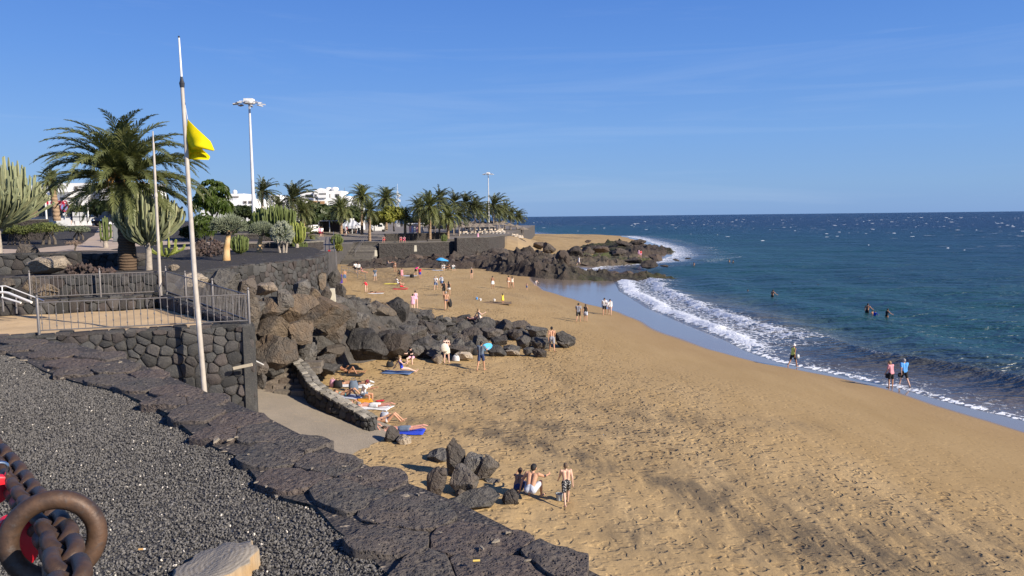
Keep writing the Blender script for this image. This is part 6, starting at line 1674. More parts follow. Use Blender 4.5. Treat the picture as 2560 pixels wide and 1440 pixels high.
# red and white marker on the promenade edge
p = atY(824, 660, 86); e = empty('marker_post', p, 0, 'red and white marker post at the foot of the promenade', 'post')
MB().box((0, 0, 0.35), (0.13, 0.1, 1.1)).build('post', M_WHITE, e); MB().box((0, 0, 1.25), (0.24, 0.12, 0.62)).build('sign', plain('marker_red', (0.55, 0.02, 0.02), 0.5), e)
for px, py, Y, h, lab in [(832, 752, 43.5, 0.75, 'white tapered marker stone among the near boulders'), (940, 640, 140, 1.1, 'white marker stone below the platform wall, left one'), (1039, 628, 150, 1.2, 'white marker stone below the platform wall, right one')]:
    p = atY(px, py, Y); m = MB().box((0, 0, h / 2 - 0.05), (h * 0.46, h * 0.3, h), 0.1, 0.72); o = m.build('marker_stone', plain('pale_marker', (0.62, 0.57, 0.44), 0.8), None); o.location = p
    tag(o, lab, 'marker', 'pale marker stones')
# wooden stub and white rail stub by the court corner
a, b = atY(582, 922, 23.05), atY(632, 910, 23.2); o = MB().box((0, 0, 0), ((b - a).length, 0.05, 0.09)).build('wooden_batten', plain('pale_wood', (0.55, 0.47, 0.33), 0.8), None); o.location = (a + b) / 2; o.rotation_euler = (0, -math.atan2(b.z - a.z, b.x - a.x), 0); tag(o, 'pale wooden batten fixed to the court wall near its corner', 'batten')
a, b = atY(634, 900, 25), atY(658, 912, 27); o = MB().tube([(0, 0, 0), b - a], 0.03, 8).build('rail_stub', M_WHITE, None, True); o.location = a; tag(o, 'short white rail sticking out beside the court corner', 'rail')

# ================================================================== light masts, antenna mast
M_MAST = plain('galvanised_mast', (0.62, 0.62, 0.62), 0.4, (0.52, 0.52, 0.53), 2.0)
def light_mast(px, top_y, base_y, Y, label, lean=0.0):
    t = atY(px, top_y, Y); b = atY(px + 10, base_y, Y); b.x = t.x + 0.0; H = t.z - b.z
    e = empty('light_mast', b, 0, label, 'light mast', 'tall light masts')
    MB().tube([(0, 0, -0.5), (0, 0, H * 0.5), (0, 0, H)], [0.22, 0.17, 0.11], 14).build('pole', M_MAST, e, True)
    MB().lathe([(0.12, -0.25), (0.62, -0.20), (0.68, 0.0), (0.60, 0.12), (0.1, 0.16)], (0, 0, H), 16).build('head_frame', M_MAST, e)
    MB().box((0, 0, H + 0.2), (0.95, 0.95, 0.28)).build('winch_box', M_WHITE, e)
    arm = MB().tube([(0.45, 0, 0), (1.35, 0, -0.03)], 0.035, 6).mesh('arm', M_MAST)
    lamp = MB().box((1.45, 0, -0.08), (0.62, 0.42, 0.12), 0, 0.8).mesh('lamp', plain('lamp_housing', (0.42, 0.41, 0.39), 0.5))
    for k in range(8):
        a = obj('arm', arm, e, (0, 0, H), (0, 0, k * math.pi / 4 + 0.2)); obj('lamp', lamp, a, (0, 0, 0), (0.15, 0.1, 0))
    return e
light_mast(623, 255, 590, 87, 'taller-looking nearer light mast right of the yellow flag')
light_mast(1220.5, 434, 580, 228, 'distant light mast standing among the far palms')
p = atY(996, 570, 300); e = empty('antenna_mast', p, 0, 'thin white lattice antenna mast behind the far palms', 'mast')
for dx, dy in ((-.5, -.3), (.5, -.3), (0, .5)): MB().tube([(dx, dy, 0), (dx * 0.5, dy * 0.5, 14)], 0.09, 5).build('leg', M_WHITE, e)
for k in range(9):
    z = 1 + k * 1.5; q_ = 1 - 0.5 * z / 14; MB().tube([(-.5 * q_, -.3 * q_, z), (.5 * q_, -.3 * q_, z + .7), (0, .5 * q_, z + 1.3)], 0.06, 4).build('brace', M_WHITE, e)
MB().tube([(0, 0, 14), (0, 0, 17)], 0.05, 5).build('rod', M_WHITE, e)
for z in (10.5, 12.3): MB().box((0.7, -0.3, z), (0.7, 0.5, 0.9)).build('dish', M_WHITE, e)

# ================================================================== white buildings
M_WALL = plain('white_render', (0.80, 0.79, 0.76), 0.8, (0.72, 0.71, 0.68), 0.5)
M_GLASS = plain('dark_window_glass', (0.018, 0.024, 0.030), 0.08, (0.03, 0.04, 0.05), 0.8)
M_FRAME = plain('window_frame', (0.30, 0.26, 0.22), 0.6)
M_TERRA = plain('tan_balcony', (0.42, 0.25, 0.12), 0.8)
def building(label, base, rz, group='white buildings'): return empty('building', base, rz, label, 'building', group)
def block(e, x0, x1, z0, z1, d=8.0, y=0.0, name='wall', mat=None): return MB().box(((x0 + x1) / 2, y + d / 2, (z0 + z1) / 2), (x1 - x0, d, z1 - z0)).build(name, mat or M_WALL, e)
def window(e, x0, x1, z0, z1, y=0.0, rail=False, panes=2):
    f = MB(); w, h = x1 - x0, z1 - z0; t = 0.07
    for cx, cz, ww, hh in (((x0 + x1) / 2, z0 + t / 2, w, t), ((x0 + x1) / 2, z1 - t / 2, w, t), (x0 + t / 2, (z0 + z1) / 2, t, h), (x1 - t / 2, (z0 + z1) / 2, t, h)): f.box((cx, y - 0.03, cz), (ww, 0.12, hh))
    for k in range(1, panes): f.box((x0 + w * k / panes, y - 0.03, (z0 + z1) / 2), (t, 0.10, h - 2 * t))
    fo = f.build('window', M_FRAME, e)
    for k in range(panes): MB().box((x0 + w * (k + 0.5) / panes, y - 0.012, (z0 + z1) / 2), (w / panes - t, 0.03, h - 2 * t)).build('pane', M_GLASS, fo)
    return fo
def loggia(e, x0, x1, z0, z1, y=0.0, par=True, mat=None):
    """a balcony: flat dark panel coloured as the shade of a recess, parapet in front"""
    o = MB().box(((x0 + x1) / 2, y - 0.02, (z0 + z1) / 2), (x1 - x0, 0.06, z1 - z0)).build('balcony_shade_panel', plain('balcony_shade', (0.10, 0.09, 0.085), 0.8), e)  # flat panel on the wall face, its dark colour painted as recess shade
    MB().box(((x0 + x1) / 2 - (x1 - x0) * 0.15, y - 0.06, (z0 + z1) / 2), ((x1 - x0) * 0.5, 0.04, (z1 - z0) * 0.9)).build('balcony_door', M_GLASS, e)
    if par: MB().box(((x0 + x1) / 2, y - 0.55, z0 + 0.2), (x1 - x0 + 0.2, 0.12, 0.9)).build('parapet', mat or M_WALL, e); MB().box(((x0 + x1) / 2, y - 0.3, z0 - 0.2), (x1 - x0 + 0.2, 0.55, 0.12)).build('balcony_floor', M_WALL, e)
    return o
# apartment block behind the palms (local x to the right, front facing the viewer)
Ya = 232; S = Ya / FPX
def ax(px): return (px - 820) * S
def az_(py): return CAM_Z - (py - 545.5) * S
bA = Vector((atY(820, 545, Ya).x, Ya, 8.0))
A = building('white three-storey apartment block with gable and balconies behind the palms', bA, 0.0)
zb = 8.0
def AZ(py): return az_(py) - zb
block(A, ax(750), ax(786), -1, AZ(478.5), 9, 1.2)
block(A, ax(786), ax(818), -1, AZ(478), 10, 0.0)
g = MB(); x0, x1 = ax(786), ax(818); zt0, ztop = AZ(478), AZ(470)
g.add([(x0, 0, zt0), (x1, 0, zt0), ((x0 + x1) / 2, 0, ztop), (x0, 10, zt0), (x1, 10, zt0), ((x0 + x1) / 2, 10, ztop)], [(0, 1, 2), (5, 4, 3), (0, 2, 5, 3), (1, 4, 5, 2), (0, 3, 4, 1)]); g.build('gable_roof', M_WALL, A)
block(A, ax(818), ax(854), -1, AZ(477), 10, 0.5); block(A, ax(854), ax(874), -1, AZ(490), 9, 0.2); block(A, ax(872), ax(896), -1, AZ(499), 8, -0.2)
block(A, ax(740), ax(900), -1, AZ(512), 9, -1.4, 'podium')
for x0, x1, y0, y1, yy in [(788.5, 794, 485, 491, 0), (825, 826.5, 485, 493, .5), (839, 849, 485, 493, .5), (884, 893, 506, 511, -.2), (764, 782, 485, 493, 1.2), (856, 866, 496, 502, .2)]: window(A, ax(x0), ax(x1), AZ(y1), AZ(y0), yy - 0.02)
for x0, x1, y0, y1, yy, mt in [(799, 818, 483, 492, 0, None), (766, 785, 500, 508, -1.4, None), (800, 816, 503.5, 508, -1.4, M_TERRA), (826, 838, 503, 509, -1.4, None), (754, 764, 516, 524, -1.4, None)]: loggia(A, ax(x0), ax(x1), AZ(y1), AZ(y0), yy, True, mt)
MB().box((ax(791), -1.46, AZ(505)), (ax(798) - ax(785), 0.06, AZ(501) - AZ(508))).build('tan_panel', M_TERRA, A)
MB().lathe([(0.05, 0), (0.9, 0.1), (1.2, 0.6), (1.0, 1.1), (0.05, 1.35)], (ax(830), 5, AZ(477)), 12).build('water_tank', M_WALL, A, True)
MB().lathe([(0.05, 0), (0.9, 0.1), (1.1, 0.55), (0.9, 1.0), (0.05, 1.2)], (ax(812), 6, AZ(476)), 12).build('water_tank', M_WALL, A, True)
MB().tube([(ax(854), 5, AZ(480)), (ax(854), 5, AZ(468))], 0.06, 5).build('aerial', M_RAIL, A)
MB().lathe([(0.05, 0), (1.3, 0.1), (0.7, 0.7), (0.05, 0.8)], (ax(868), 4, AZ(490)), 10).build('blue_dome', plain('roof_blue', (0.10, 0.30, 0.55), 0.6), A)
bA2 = building('lower white wing stepping down to the right of the large windblown palm', Vector((atY(700, 545, 225).x, 225, 8.0)), 0.0)
S2 = 225 / FPX
for x0, x1, y1, yy in [(672, 702, 487, 0), (690, 745, 497, -1.5), (640, 690, 505, -3)]: block(bA2, (x0 - 700) * S2, (x1 - 700) * S2, -1, CAM_Z - (y1 - 546.5) * S2 - 8, 8, yy)
for x0, x1, y0, y1, yy in [(681, 687, 488, 494, 0), (690, 699, 490, 495, 0), (707, 718, 505, 512, -1.5), (655, 668, 512, 522, -3)]: window(bA2, (x0 - 700) * S2, (x1 - 700) * S2, CAM_Z - (y1 - 546.5) * S2 - 8, CAM_Z - (y0 - 546.5) * S2 - 8, yy - 0.02)
# villa behind the broad-leaved tree
Yv = 150; Sv = Yv / FPX; bV = Vector((atY(590, 547, Yv).x, Yv, 8.6)); Vv = building('white villa with a round dish on its flat roof', bV, 0.0)
def vx(px): return (px - 590) * Sv
def vz(py): return CAM_Z - (py - 548) * Sv - 8.6
block(Vv, vx(566), vx(611), -1, vz(484), 7, 0); block(Vv, vx(560), vx(646), -1, vz(500), 8, -1.5); block(Vv, vx(520), vx(655), -1, vz(524), 8, -3.5, 'garden_wall'); block(Vv, vx(606), vx(640), -1, vz(497), 6, 0.5)
window(Vv, vx(577), vx(599), vz(493.5), vz(490.5), -0.02, False, 1)
MB().box((vx(585), -0.35, vz(505)), (vx(597) - vx(574), 0.3, vz(497) - vz(514))).build('roller_shutter', plain('shutter_grey', (0.60, 0.61, 0.62), 0.6), Vv)
for x0, x1, y0, y1 in [(617, 625, 503, 509), (630, 638, 503, 509)]: window(Vv, vx(x0), vx(x1), vz(y1), vz(y0), -1.52)
MB().lathe([(0.02, 0), (0.30, 0.03), (0.44, 0.30), (0.40, 0.62), (0.02, 0.85)], (vx(581), 2, vz(484)), 14).build('dish', M_WALL, Vv, True)
# shop building at the left
Yc = 108; Sc = Yc / FPX; bC = Vector((atY(160, 553, Yc).x, Yc, 9.75)); Cb = building('white shop building with red lettering behind the left cactus', bC, 0.0)
def cx_(px): return (px - 160) * Sc
def cz_(py): return CAM_Z - (py - 553.5) * Sc - 9.75
block(Cb, cx_(-60), cx_(150), -1, cz_(462), 9, 2.0); block(Cb, cx_(130), cx_(215), -1, cz_(458), 9, 1.0); block(Cb, cx_(212), cx_(300), cz_(508), cz_(462), 8, 1.5); block(Cb, cx_(212), cx_(300), -1, cz_(508), 6, 4.0); block(Cb, cx_(252), cx_(345), -1, cz_(458), 9, 0.2)
MB().box((cx_(128), -0.2, cz_(507.5)), (cx_(186) - cx_(72), 1.8, cz_(502.0) - cz_(513))).build('fascia', M_WALL, Cb)
MB().box((cx_(120), 0.85, cz_(524)), (cx_(184) - cx_(60), 0.2, cz_(513) - cz_(545))).build('shopfront', M_GLASS, Cb)
for px in (84, 100, 124, 138, 160, 176): MB().box((cx_(px), 0.7, cz_(526)), (0.10, 0.12, cz_(513) - cz_(545))).build('mullion', M_FRAME, Cb)
for x0, x1, y0, y1, yy in [(144, 176, 493, 498.5, .98), (104, 120, 490, 500, 1.98), (122, 134, 491, 500, 1.98), (270, 300, 472, 480, .18), (278, 296, 500, 516, .18), (182, 190, 466, 476, .98)]: window(Cb, cx_(x0), cx_(x1), cz_(y1), cz_(y0), yy)
MB().box((cx_(150), 0.4, cz_(480)), (cx_(178) - cx_(122), 1.0, 0.12)).build('balcony_floor', M_WALL, Cb)
M_SIGNR = plain('sign_red', (0.60, 0.015, 0.04), 0.5)
MB().box((cx_(122), -1.14, cz_(506.8)), (cx_(134) - cx_(105.5), 0.06, cz_(502.3) - cz_(511))).build('sign_panel', M_SIGNR, Cb)
MB().add([(cx_(115), -1.18, cz_(503.2)), (cx_(131), -1.18, cz_(503.2)), (cx_(131), -1.18, cz_(504.6)), (cx_(121), -1.18, cz_(509.0)), (cx_(131), -1.18, cz_(509.0)), (cx_(131), -1.18, cz_(510.0)), (cx_(115), -1.18, cz_(510.0)), (cx_(115), -1.18, cz_(508.8)), (cx_(125), -1.18, cz_(504.4)), (cx_(115), -1.18, cz_(504.4))], [(0, 9, 8, 7, 6, 5, 4, 3, 2, 1)]).build('sign_letter', M_WALL, Cb)
def text_mesh(txt, size, mat, ext=0.03, bold=0.0):
    cu = bpy.data.curves.new('lettering', 'FONT'); cu.body = txt; cu.size = size; cu.extrude = ext; cu.align_x = 'LEFT'; cu.offset = bold
    o = bpy.data.objects.new('tmp', cu); COL.objects.link(o); bpy.context.view_layer.update()
    me = bpy.data.meshes.new_from_object(o.evaluated_get(bpy.context.evaluated_depsgraph_get())); bpy.data.objects.remove(o); me.materials.clear(); me.materials.append(mat); return me
tm = text_mesh('CASINO', 0.66, M_SIGNR, 0.03, 0.012)
o = obj('lettering', tm, Cb, (cx_(142), -1.14, cz_(510.6)), (math.pi / 2, 0, 0), (0.92, 1.0, 1.0))
# street things near the shop
def post(px, y0, y1, Y, r, label, globe=False, mat=None):
    t = atY(px, y0, Y); b = atY(px, y1, Y); b.x = t.x; e = empty('lamp_post', b, 0, label, 'lamp post', 'white lamp posts by the shop')
    MB().tube([(0, 0, -0.6), (0, 0, t.z - b.z)], [r, r * 0.8], 10).build('pole', mat or M_WHITE, e, True)
    if globe: MB().lathe([(0.02, -0.16), (0.17, -0.1), (0.21, 0.05), (0.15, 0.2), (0.02, 0.25)], (0, 0, t.z - b.z + 0.15), 12).build('globe', plain('lamp_globe', (0.8, 0.8, 0.78), 0.3), e, True)
post(112.5, 486, 540, 80, 0.09, 'white lamp post with globe in front of the shop sign', True); post(218, 500, 548, 78, 0.07, 'thin white post beside the hanging palm leaf')
p = atY(163.5, 560, 76); e = empty('traffic_sign', p, 0, 'round red-rimmed traffic sign with a small plate in front of the shop', 'sign')
hz = atY(163.5, 518.5, 76).z - p.z
MB().tube([(0, 0.03, -0.3), (0, 0.03, hz + 0.3)], 0.03, 6).build('pole', M_MAST, e)
for r_, y_, mt, nm in ((0.42, 0, M_SIGNR, 'rim'), (0.33, -0.02, plain('sign_blue', (0.30, 0.34, 0.62), 0.5), 'face')):
    m = MB(); m.add([(r_ * math.cos(a * math.pi / 12), y_, hz + r_ * math.sin(a * math.pi / 12)) for a in range(24)] + [(r_ * math.cos(a * math.pi / 12), y_ + 0.018, hz + r_ * math.sin(a * math.pi / 12)) for a in range(24)], [tuple(range(24)), tuple(reversed(range(24, 48)))] + [(a, (a + 1) % 24, 24 + (a + 1) % 24, 24 + a) for a in range(24)]); m.build(nm, mt, e)
MB().box((0, -0.03, hz), (0.10, 0.012, 0.80), 0).build('bar', M_SIGNR, e).rotation_euler = (0, 0, 0)
MB().box((0, 0, hz - 0.68), (0.36, 0.03, 0.2)).build('plate', M_WHITE, e)
e = empty('hoarding', atY(203, 556, 84), 0, 'white hoarding panels in black frames beside the man in black', 'hoarding')
kx = 84 / FPX
for i in range(3):
    x = (-20 + i * 18) * kx; MB().box((x + 8 * kx, 0, 0.62), (16.4 * kx, 0.06, 0.95)).build('panel', M_WHITE, e); MB().box((x - 0.6 * kx, 0, 0.6), (0.05, 0.09, 1.2)).build('frame_post', M_STEEL, e)
MB().box((4 * kx, -0.06, 0.62), (62 * kx, 0.05, 0.05)).build('frame_rail', M_STEEL, e)
# parked dark car half hidden by the palm trunk
def car(base, rz, label, paint, s=1.0, tall=0.0):
    e = empty('parked_car', base, rz, label, 'car', 'parked vehicles'); e.scale = (s,) * 3
    prof = [(-2.05, 0.35), (-2.1, 0.62), (-1.95, 0.86), (-1.15, 0.95), (-0.55, 1.42 + tall), (0.95, 1.46 + tall), (1.65, 1.0 + tall * 0.6), (2.05, 0.92 + tall * 0.5), (2.1, 0.5), (2.0, 0.32)]
    m = MB(); vs = []
    for y, k in ((-0.84, 0.0), (-0.80, 1.0), (0.80, 1.0), (0.84, 0.0)):
        for x, z in prof: vs.append((x, y * (0.88 if z > 1.2 else 1.0), z))
    n = len(prof); fs = [tuple(reversed(range(n))), tuple(3 * n + i for i in range(n))] + [(a * n + i, a * n + (i + 1) % n, (a + 1) * n + (i + 1) % n, (a + 1) * n + i) for a in range(3) for i in range(n)]
    m.add(vs, fs); m.build('body', paint, e, True, 30)
    for y in (-0.80, 0.80): MB().box((0.15, y * 0.99, 1.18 + tall * 0.7), (1.9, 0.05, 0.32 + tall * 0.4)).build('side_window', M_GLASS, e)
    for sgn, x in ((-1, -0.9), (1, 1.33)):
        w_ = MB().box((x, 0, 1.19 + tall * 0.6), (0.05, 1.3, 0.42)).build('windscreen', M_GLASS, e); 
    for x in (-1.3, 1.3):
        for y in (-0.82, 0.82):
            w_ = MB().tube([(x, y - 0.1, 0.32), (x, y + 0.1, 0.32)], 0.32, 14).build('wheel', plain('tyre', (0.02, 0.02, 0.02), 0.8), e); MB().tube([(x, y - 0.11, 0.32), (x, y + 0.11, 0.32)], 0.18, 10).build('rim', M_MAST, w_)
    for y in (-0.6, 0.6): MB().box((-2.08, y, 0.68), (0.06, 0.3, 0.14)).build('headlight', M_CHROME, e)
    return e
car(atY(286, 566, 82), 1.2, 'dark parked car half hidden behind the palm trunk', plain('black_paint', (0.015, 0.016, 0.02), 0.25), 1.0, 0.15)
p = atY(293, 520, 86); e = empty('yellow_sign', p, 0, 'small yellow sign board above the dark car', 'sign')
MB().box((0, 0, 0), (0.62, 0.05, 0.44)).build('board', plain('sign_yellow', (0.75, 0.62, 0.02), 0.5), e); MB().tube([(0, 0.05, -2.3), (0, 0.05, 0)], 0.04, 6).build('pole', M_MAST, e)
b = on_terrace(294, 603); e = empty('utility_cabinet', b, 0.05, 'grey utility cabinet left of the large palm trunk', 'cabinet'); M_CAB = plain('cabinet_grey', (0.25, 0.255, 0.25), 0.6)
MB().box((0, 0, 0.72), (0.55, 0.4, 1.5)).build('body', M_CAB, e); MB().box((0, 0, 1.50), (0.62, 0.46, 0.08)).build('lid', M_CAB, e); MB().box((0.0, -0.21, 0.75), (0.46, 0.02, 1.2)).build('door', M_CAB, e)
b = on_terrace(252, 606); o = MB().tube([(0, 0, -0.1), (0, 0, 0.75)], 0.035, 8).build('bollard', M_STEEL, None); o.location = b; tag(o, 'thin dark bollard left of the column cactus', 'bollard')
# kiosk with striped hipped roof
def make_stripe():
    t = NT('striped_canvas'); p = t.objco(); sp_ = t.new('ShaderNodeSeparateXYZ'); t.link(p, sp_.inputs[0])
    s_ = t.math('GREATER_THAN', t.math('FRACT', t.math('MULTIPLY', sp_.outputs[0], 1.1)), 0.5)
    return t.fin(t.mix(s_, (0.62, 0.63, 0.64), (0.30, 0.32, 0.36)), 0.8)
Yk = 172; Sk = Yk / FPX; b = atY(877, 584, Yk); e = empty('kiosk', b, 0, 'kiosk with grey and white striped hipped roof beside the palms', 'kiosk'); M_STR = make_stripe()
w = 21 * Sk; zt1, zt2 = 14 * Sk, 34 * Sk
m = MB().add([(-w, -1.6, zt1 + 0.5), (w, -1.6, zt1 + 0.5), (w, 2.4, zt1 + 0.5), (-w, 2.4, zt1 + 0.5), (-w * 0.35, 0, zt2), (w * 0.35, 0, zt2), (w * 0.35, 1, zt2), (-w * 0.35, 1, zt2)], [(0, 1, 5, 4), (1, 2, 6, 5), (2, 3, 7, 6), (3, 0, 4, 7), (4, 5, 6, 7)]); m.build('roof', M_STR, e)
MB().box((0, -1.6, zt1 + 0.2), (2 * w, 0.06, 0.6)).build('valance', M_STR, e); MB().box((0, 0.4, zt2 + 0.15), (w * 0.7, 0.9, 0.4)).build('vent', M_WALL, e)
for x in (-w + .1, -w / 3, w / 3, w - .1): MB().box((x, -1.4, zt1 / 2), (0.12, 0.12, zt1)).build('post', M_WHITE, e)
MB().box((0, 0.5, 0.55), (2 * w - 0.4, 1.2, 1.1)).build('counter', plain('counter_dark', (0.10, 0.09, 0.085), 0.7), e); MB().box((0, 2.0, zt1 / 2), (2 * w - 0.4, 0.1, zt1)).build('back_wall', plain('counter_back', (0.14, 0.12, 0.11), 0.8), e)
b = atY(842, 580, 178); e = empty('terrace_bar', b, 0, 'low dark bar pavilion left of the striped kiosk', 'pavilion')
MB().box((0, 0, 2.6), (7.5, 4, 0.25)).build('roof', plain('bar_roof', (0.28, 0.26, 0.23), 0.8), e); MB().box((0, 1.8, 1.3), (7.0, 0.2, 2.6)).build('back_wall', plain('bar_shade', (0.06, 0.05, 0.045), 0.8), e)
for x in (-3.6, -1.2, 1.2, 3.6): MB().box((x, -1.8, 1.25), (0.14, 0.14, 2.5)).build('post', M_WHITE, e)
def van(px, py, Y, label, s=1.0, rz=0.0, paint=None):
    e = empty('parked_van', atY(px, py, Y), rz, label, 'van', 'parked vehicles'); e.scale = (s,) * 3
    prof = [(-2.4, 0.35), (-2.4, 2.2), (1.1, 2.25), (1.75, 1.35), (2.3, 1.15), (2.4, 0.5), (2.3, 0.35)]
    m = MB(); vs = [(x, y, z) for y in (-0.95, 0.95) for x, z in prof]; n = len(prof); m.add(vs, [tuple(range(n)), tuple(reversed(range(n, 2 * n)))] + [(i, n + i, n + (i + 1) % n, (i + 1) % n) for i in range(n)]); m.build('body', paint or M_WHITE, e)
    MB().box((0.75, -0.96, 1.62), (1.1, 0.04, 0.55)).build('side_window', M_GLASS, e); MB().box((1.5, 0, 1.75), (0.6, 1.6, 0.05)).build('windscreen', M_GLASS, e)
    for x in (-1.5, 1.5): MB().tube([(x, -1.0, 0.35), (x, 1.0, 0.35)], 0.35, 12).build('wheel', plain('tyre', (0.02, 0.02, 0.02), 0.8), e)
van(944, 580, 200, 'white van parked behind the palms by the steps', 1.0, 0.1); van(782, 583, 168, 'white and blue van at the top of the sloping promenade', 0.8, 1.3)
MB_ = None
# beach house by the second mast
Yh = 236; Sh = Yh / FPX; b = Vector((atY(1195, 543, Yh).x, Yh, 6.2)); Hh = building('small white beach house with gable beside the second light mast', b, 0.0)
def hx(px): return (px - 1195) * Sh
def hz_(py): return CAM_Z - (py - 542) * Sh - 6.2
block(Hh, hx(1160), hx(1178), -1, hz_(553), 5, 0); block(Hh, hx(1176), hx(1222), -1, hz_(556), 6, 0.5); block(Hh, hx(1218), hx(1232), -1, hz_(559), 4, 1.2)
g = MB(); x0, x1 = hx(1184), hx(1202); g.add([(x0, 0.2, hz_(556)), (x1, 0.2, hz_(556)), ((x0 + x1) / 2, 0.2, hz_(550)), (x0, 6, hz_(556)), (x1, 6, hz_(556)), ((x0 + x1) / 2, 6, hz_(550))], [(0, 1, 2), (5, 4, 3), (0, 2, 5, 3), (1, 4, 5, 2), (0, 3, 4, 1)]); g.build('gable_roof', M_WALL, Hh)
window(Hh, hx(1197), hx(1203), hz_(568), hz_(560), 0.47); window(Hh, hx(1207), hx(1212), hz_(569), hz_(561), 0.47); window(Hh, hx(1180), hx(1188), hz_(566), hz_(558), 0.47); window(Hh, hx(1164), hx(1170), hz_(573), hz_(566), -0.03)
b2 = building('white awning booth behind the platform palms', atY(1040, 585, 205), 0.0)
block(b2, -1.8, 1.8, 0, 2.6, 2.5, 0.0, 'wall', plain('booth_wall', (0.5, 0.46, 0.44), 0.8)); block(b2, -2.0, 2.0, 2.6, 2.85, 3.2, -0.8, 'awning')
for k in range(6): MB().box((-1.5 + k * 0.6, -0.03, 1.35), (0.42, 0.05, 1.5 + 0.2 * (k % 2))).build('hung_garment', plain('garment_%d' % (k % 3), ((0.6, 0.3, 0.34), (0.32, 0.36, 0.6), (0.68, 0.66, 0.62))[k % 3], 0.8), b2)
def us_z(x, y):
    g = beach_z(x, y) - 0.1; return g + (5.35 - g) * (1 - float(sstep(-1, 9, x))) * float(sstep(166, 184, y))
# thatched shades over the far sunbeds
M_THATCH = plain('thatch', (0.24, 0.20, 0.16), 0.95, (0.15, 0.125, 0.10), 9.0, bump=0.8, bscale=12)
M_WOOD = plain('shade_post', (0.20, 0.15, 0.11), 0.9)
m = MB(); N = 18; rn = random.Random(3)
prof = [(1.75, 0.0), (1.72, 0.06), (1.2, 0.28), (0.6, 0.55), (0.12, 0.82)]
jag = [rn.uniform(0.88, 1.08) for _ in range(N)]; vs = []
for r_, z in prof:
    for j in range(N): vs.append((r_ * jag[j] * math.cos(2 * math.pi * j / N), r_ * jag[j] * math.sin(2 * math.pi * j / N), z + 2.1))
m.add(vs, [(i * N + j, i * N + (j + 1) % N, (i + 1) * N + (j + 1) % N, (i + 1) * N + j) for i in range(len(prof) - 1) for j in range(N)] + [tuple(range(N - 1, -1, -1)), tuple((len(prof) - 1) * N + j for j in range(N))])
th_me = m.mesh('thatch', M_THATCH); po_me = MB().tube([(0, 0, -0.3), (0, 0, 2.4)], 0.07, 7).mesh('post', M_WOOD)
t0 = None
i = 0
for row, (py, Y) in enumerate(((585, 205), (583, 220), (581, 236))):
    for px in range(1070, 1300, 17):
        if (row == 0 and px > 1225) or (row == 1 and (px < 1120 or px > 1265)): continue
        if row == 2 and px < 1150: continue
        x = px + rnd.uniform(-4, 4); b = atY(x, py, Y); b.z = plaza_z(b.x, b.y) if b.x < -2 else us_z(b.x, b.y) + 0.3
        e = empty('thatched_shade', b, rnd.uniform(0, 3), 'thatched parasol in %s row over the far sunbeds, %s from left' % (('the front', 'the middle', 'the back')[row], (ORD + ['eleventh', 'twelfth', 'thirteenth', 'fourteenth', 'fifteenth'])[int((px - 1070) / 17) % 15]), 'parasol', 'thatched shades by the far beach'); i += 1
        obj('thatch', th_me, e); obj('post', po_me, e)
e = empty('thatched_shade', atY(1308, 590, 238), 0, 'last thatched parasol standing alone against the sea', 'parasol', 'thatched shades by the far beach'); e.location.z = 4.4; obj('thatch', th_me, e); obj('post', po_me, e)
# ground under the seaward palms
poly_sheet('upper_sand', [(-3.2, 165), (4, 166), (10, 185), (14, 210), (16, 262), (2, 275), (-6, 200)], us_z, plain('upper_beach_sand', (0.36, 0.255, 0.13), 0.95, (0.29, 0.20, 0.10), 0.5, bump=0.4, bscale=3, co='pos'), 2.5)
# sunbeds
bed = MB().box((0, 0.1, 0.32), (0.62, 1.5, 0.07)).mesh('bed_base', plain('sunbed_pale', (0.66, 0.55, 0.42), 0.7)); back = MB().box((0, 0, 0.3), (0.62, 0.07, 0.7)).mesh('bed_back', plain('sunbed_pale', (0.66, 0.55, 0.42), 0.7)); leg = MB().box((0, 0, 0.15), (0.5, 0.06, 0.3)).mesh('leg', M_WHITE)
k = 0
for row in range(4):
    for j in range(17):
        px = 1150 + j * 9.2 + row * 3; Y = 214 + row * 8
        b = atY(px, 588, Y); b.z = (plaza_z(b.x, b.y) if b.x < -2 else us_z(b.x, b.y))
        if b.x > 12: continue
        e = empty('sunbed', b, rnd.uniform(-.3, .3), 'pale sunbed in the %s row from the front, %s under the thatched shades' % (ORD[row], ('left end', 'left part', 'centre', 'right part', 'right end')[min(4, j * 5 // 17)]), 'sunbed', 'sunbeds of the far beach, row %d' % (row + 1))
        obj('bed_base', bed, e); obj('bed_back', back, e, (0, 0.8, 0.1), (-0.6, 0, 0)); obj('leg', leg, e, (0, -0.4, 0)); obj('leg', leg, e, (0, 0.5, 0)); k += 1
# bench-like low walls and pale paving on the platform
plain_wall('platform_seat', 'long pale seat wall along the front of the palm platform', [(-26, 153.6), (-19, 156.4)], 5.3, 5.75, 0.5, M_CAPP, 'seats on the platform')
plain_wall('platform_seat', 'pale seat wall behind the round cactus on the platform', [(-17.5, 162), (-9.5, 166)], 5.3, 5.9, 0.5, M_CAPP, 'seats on the platform')
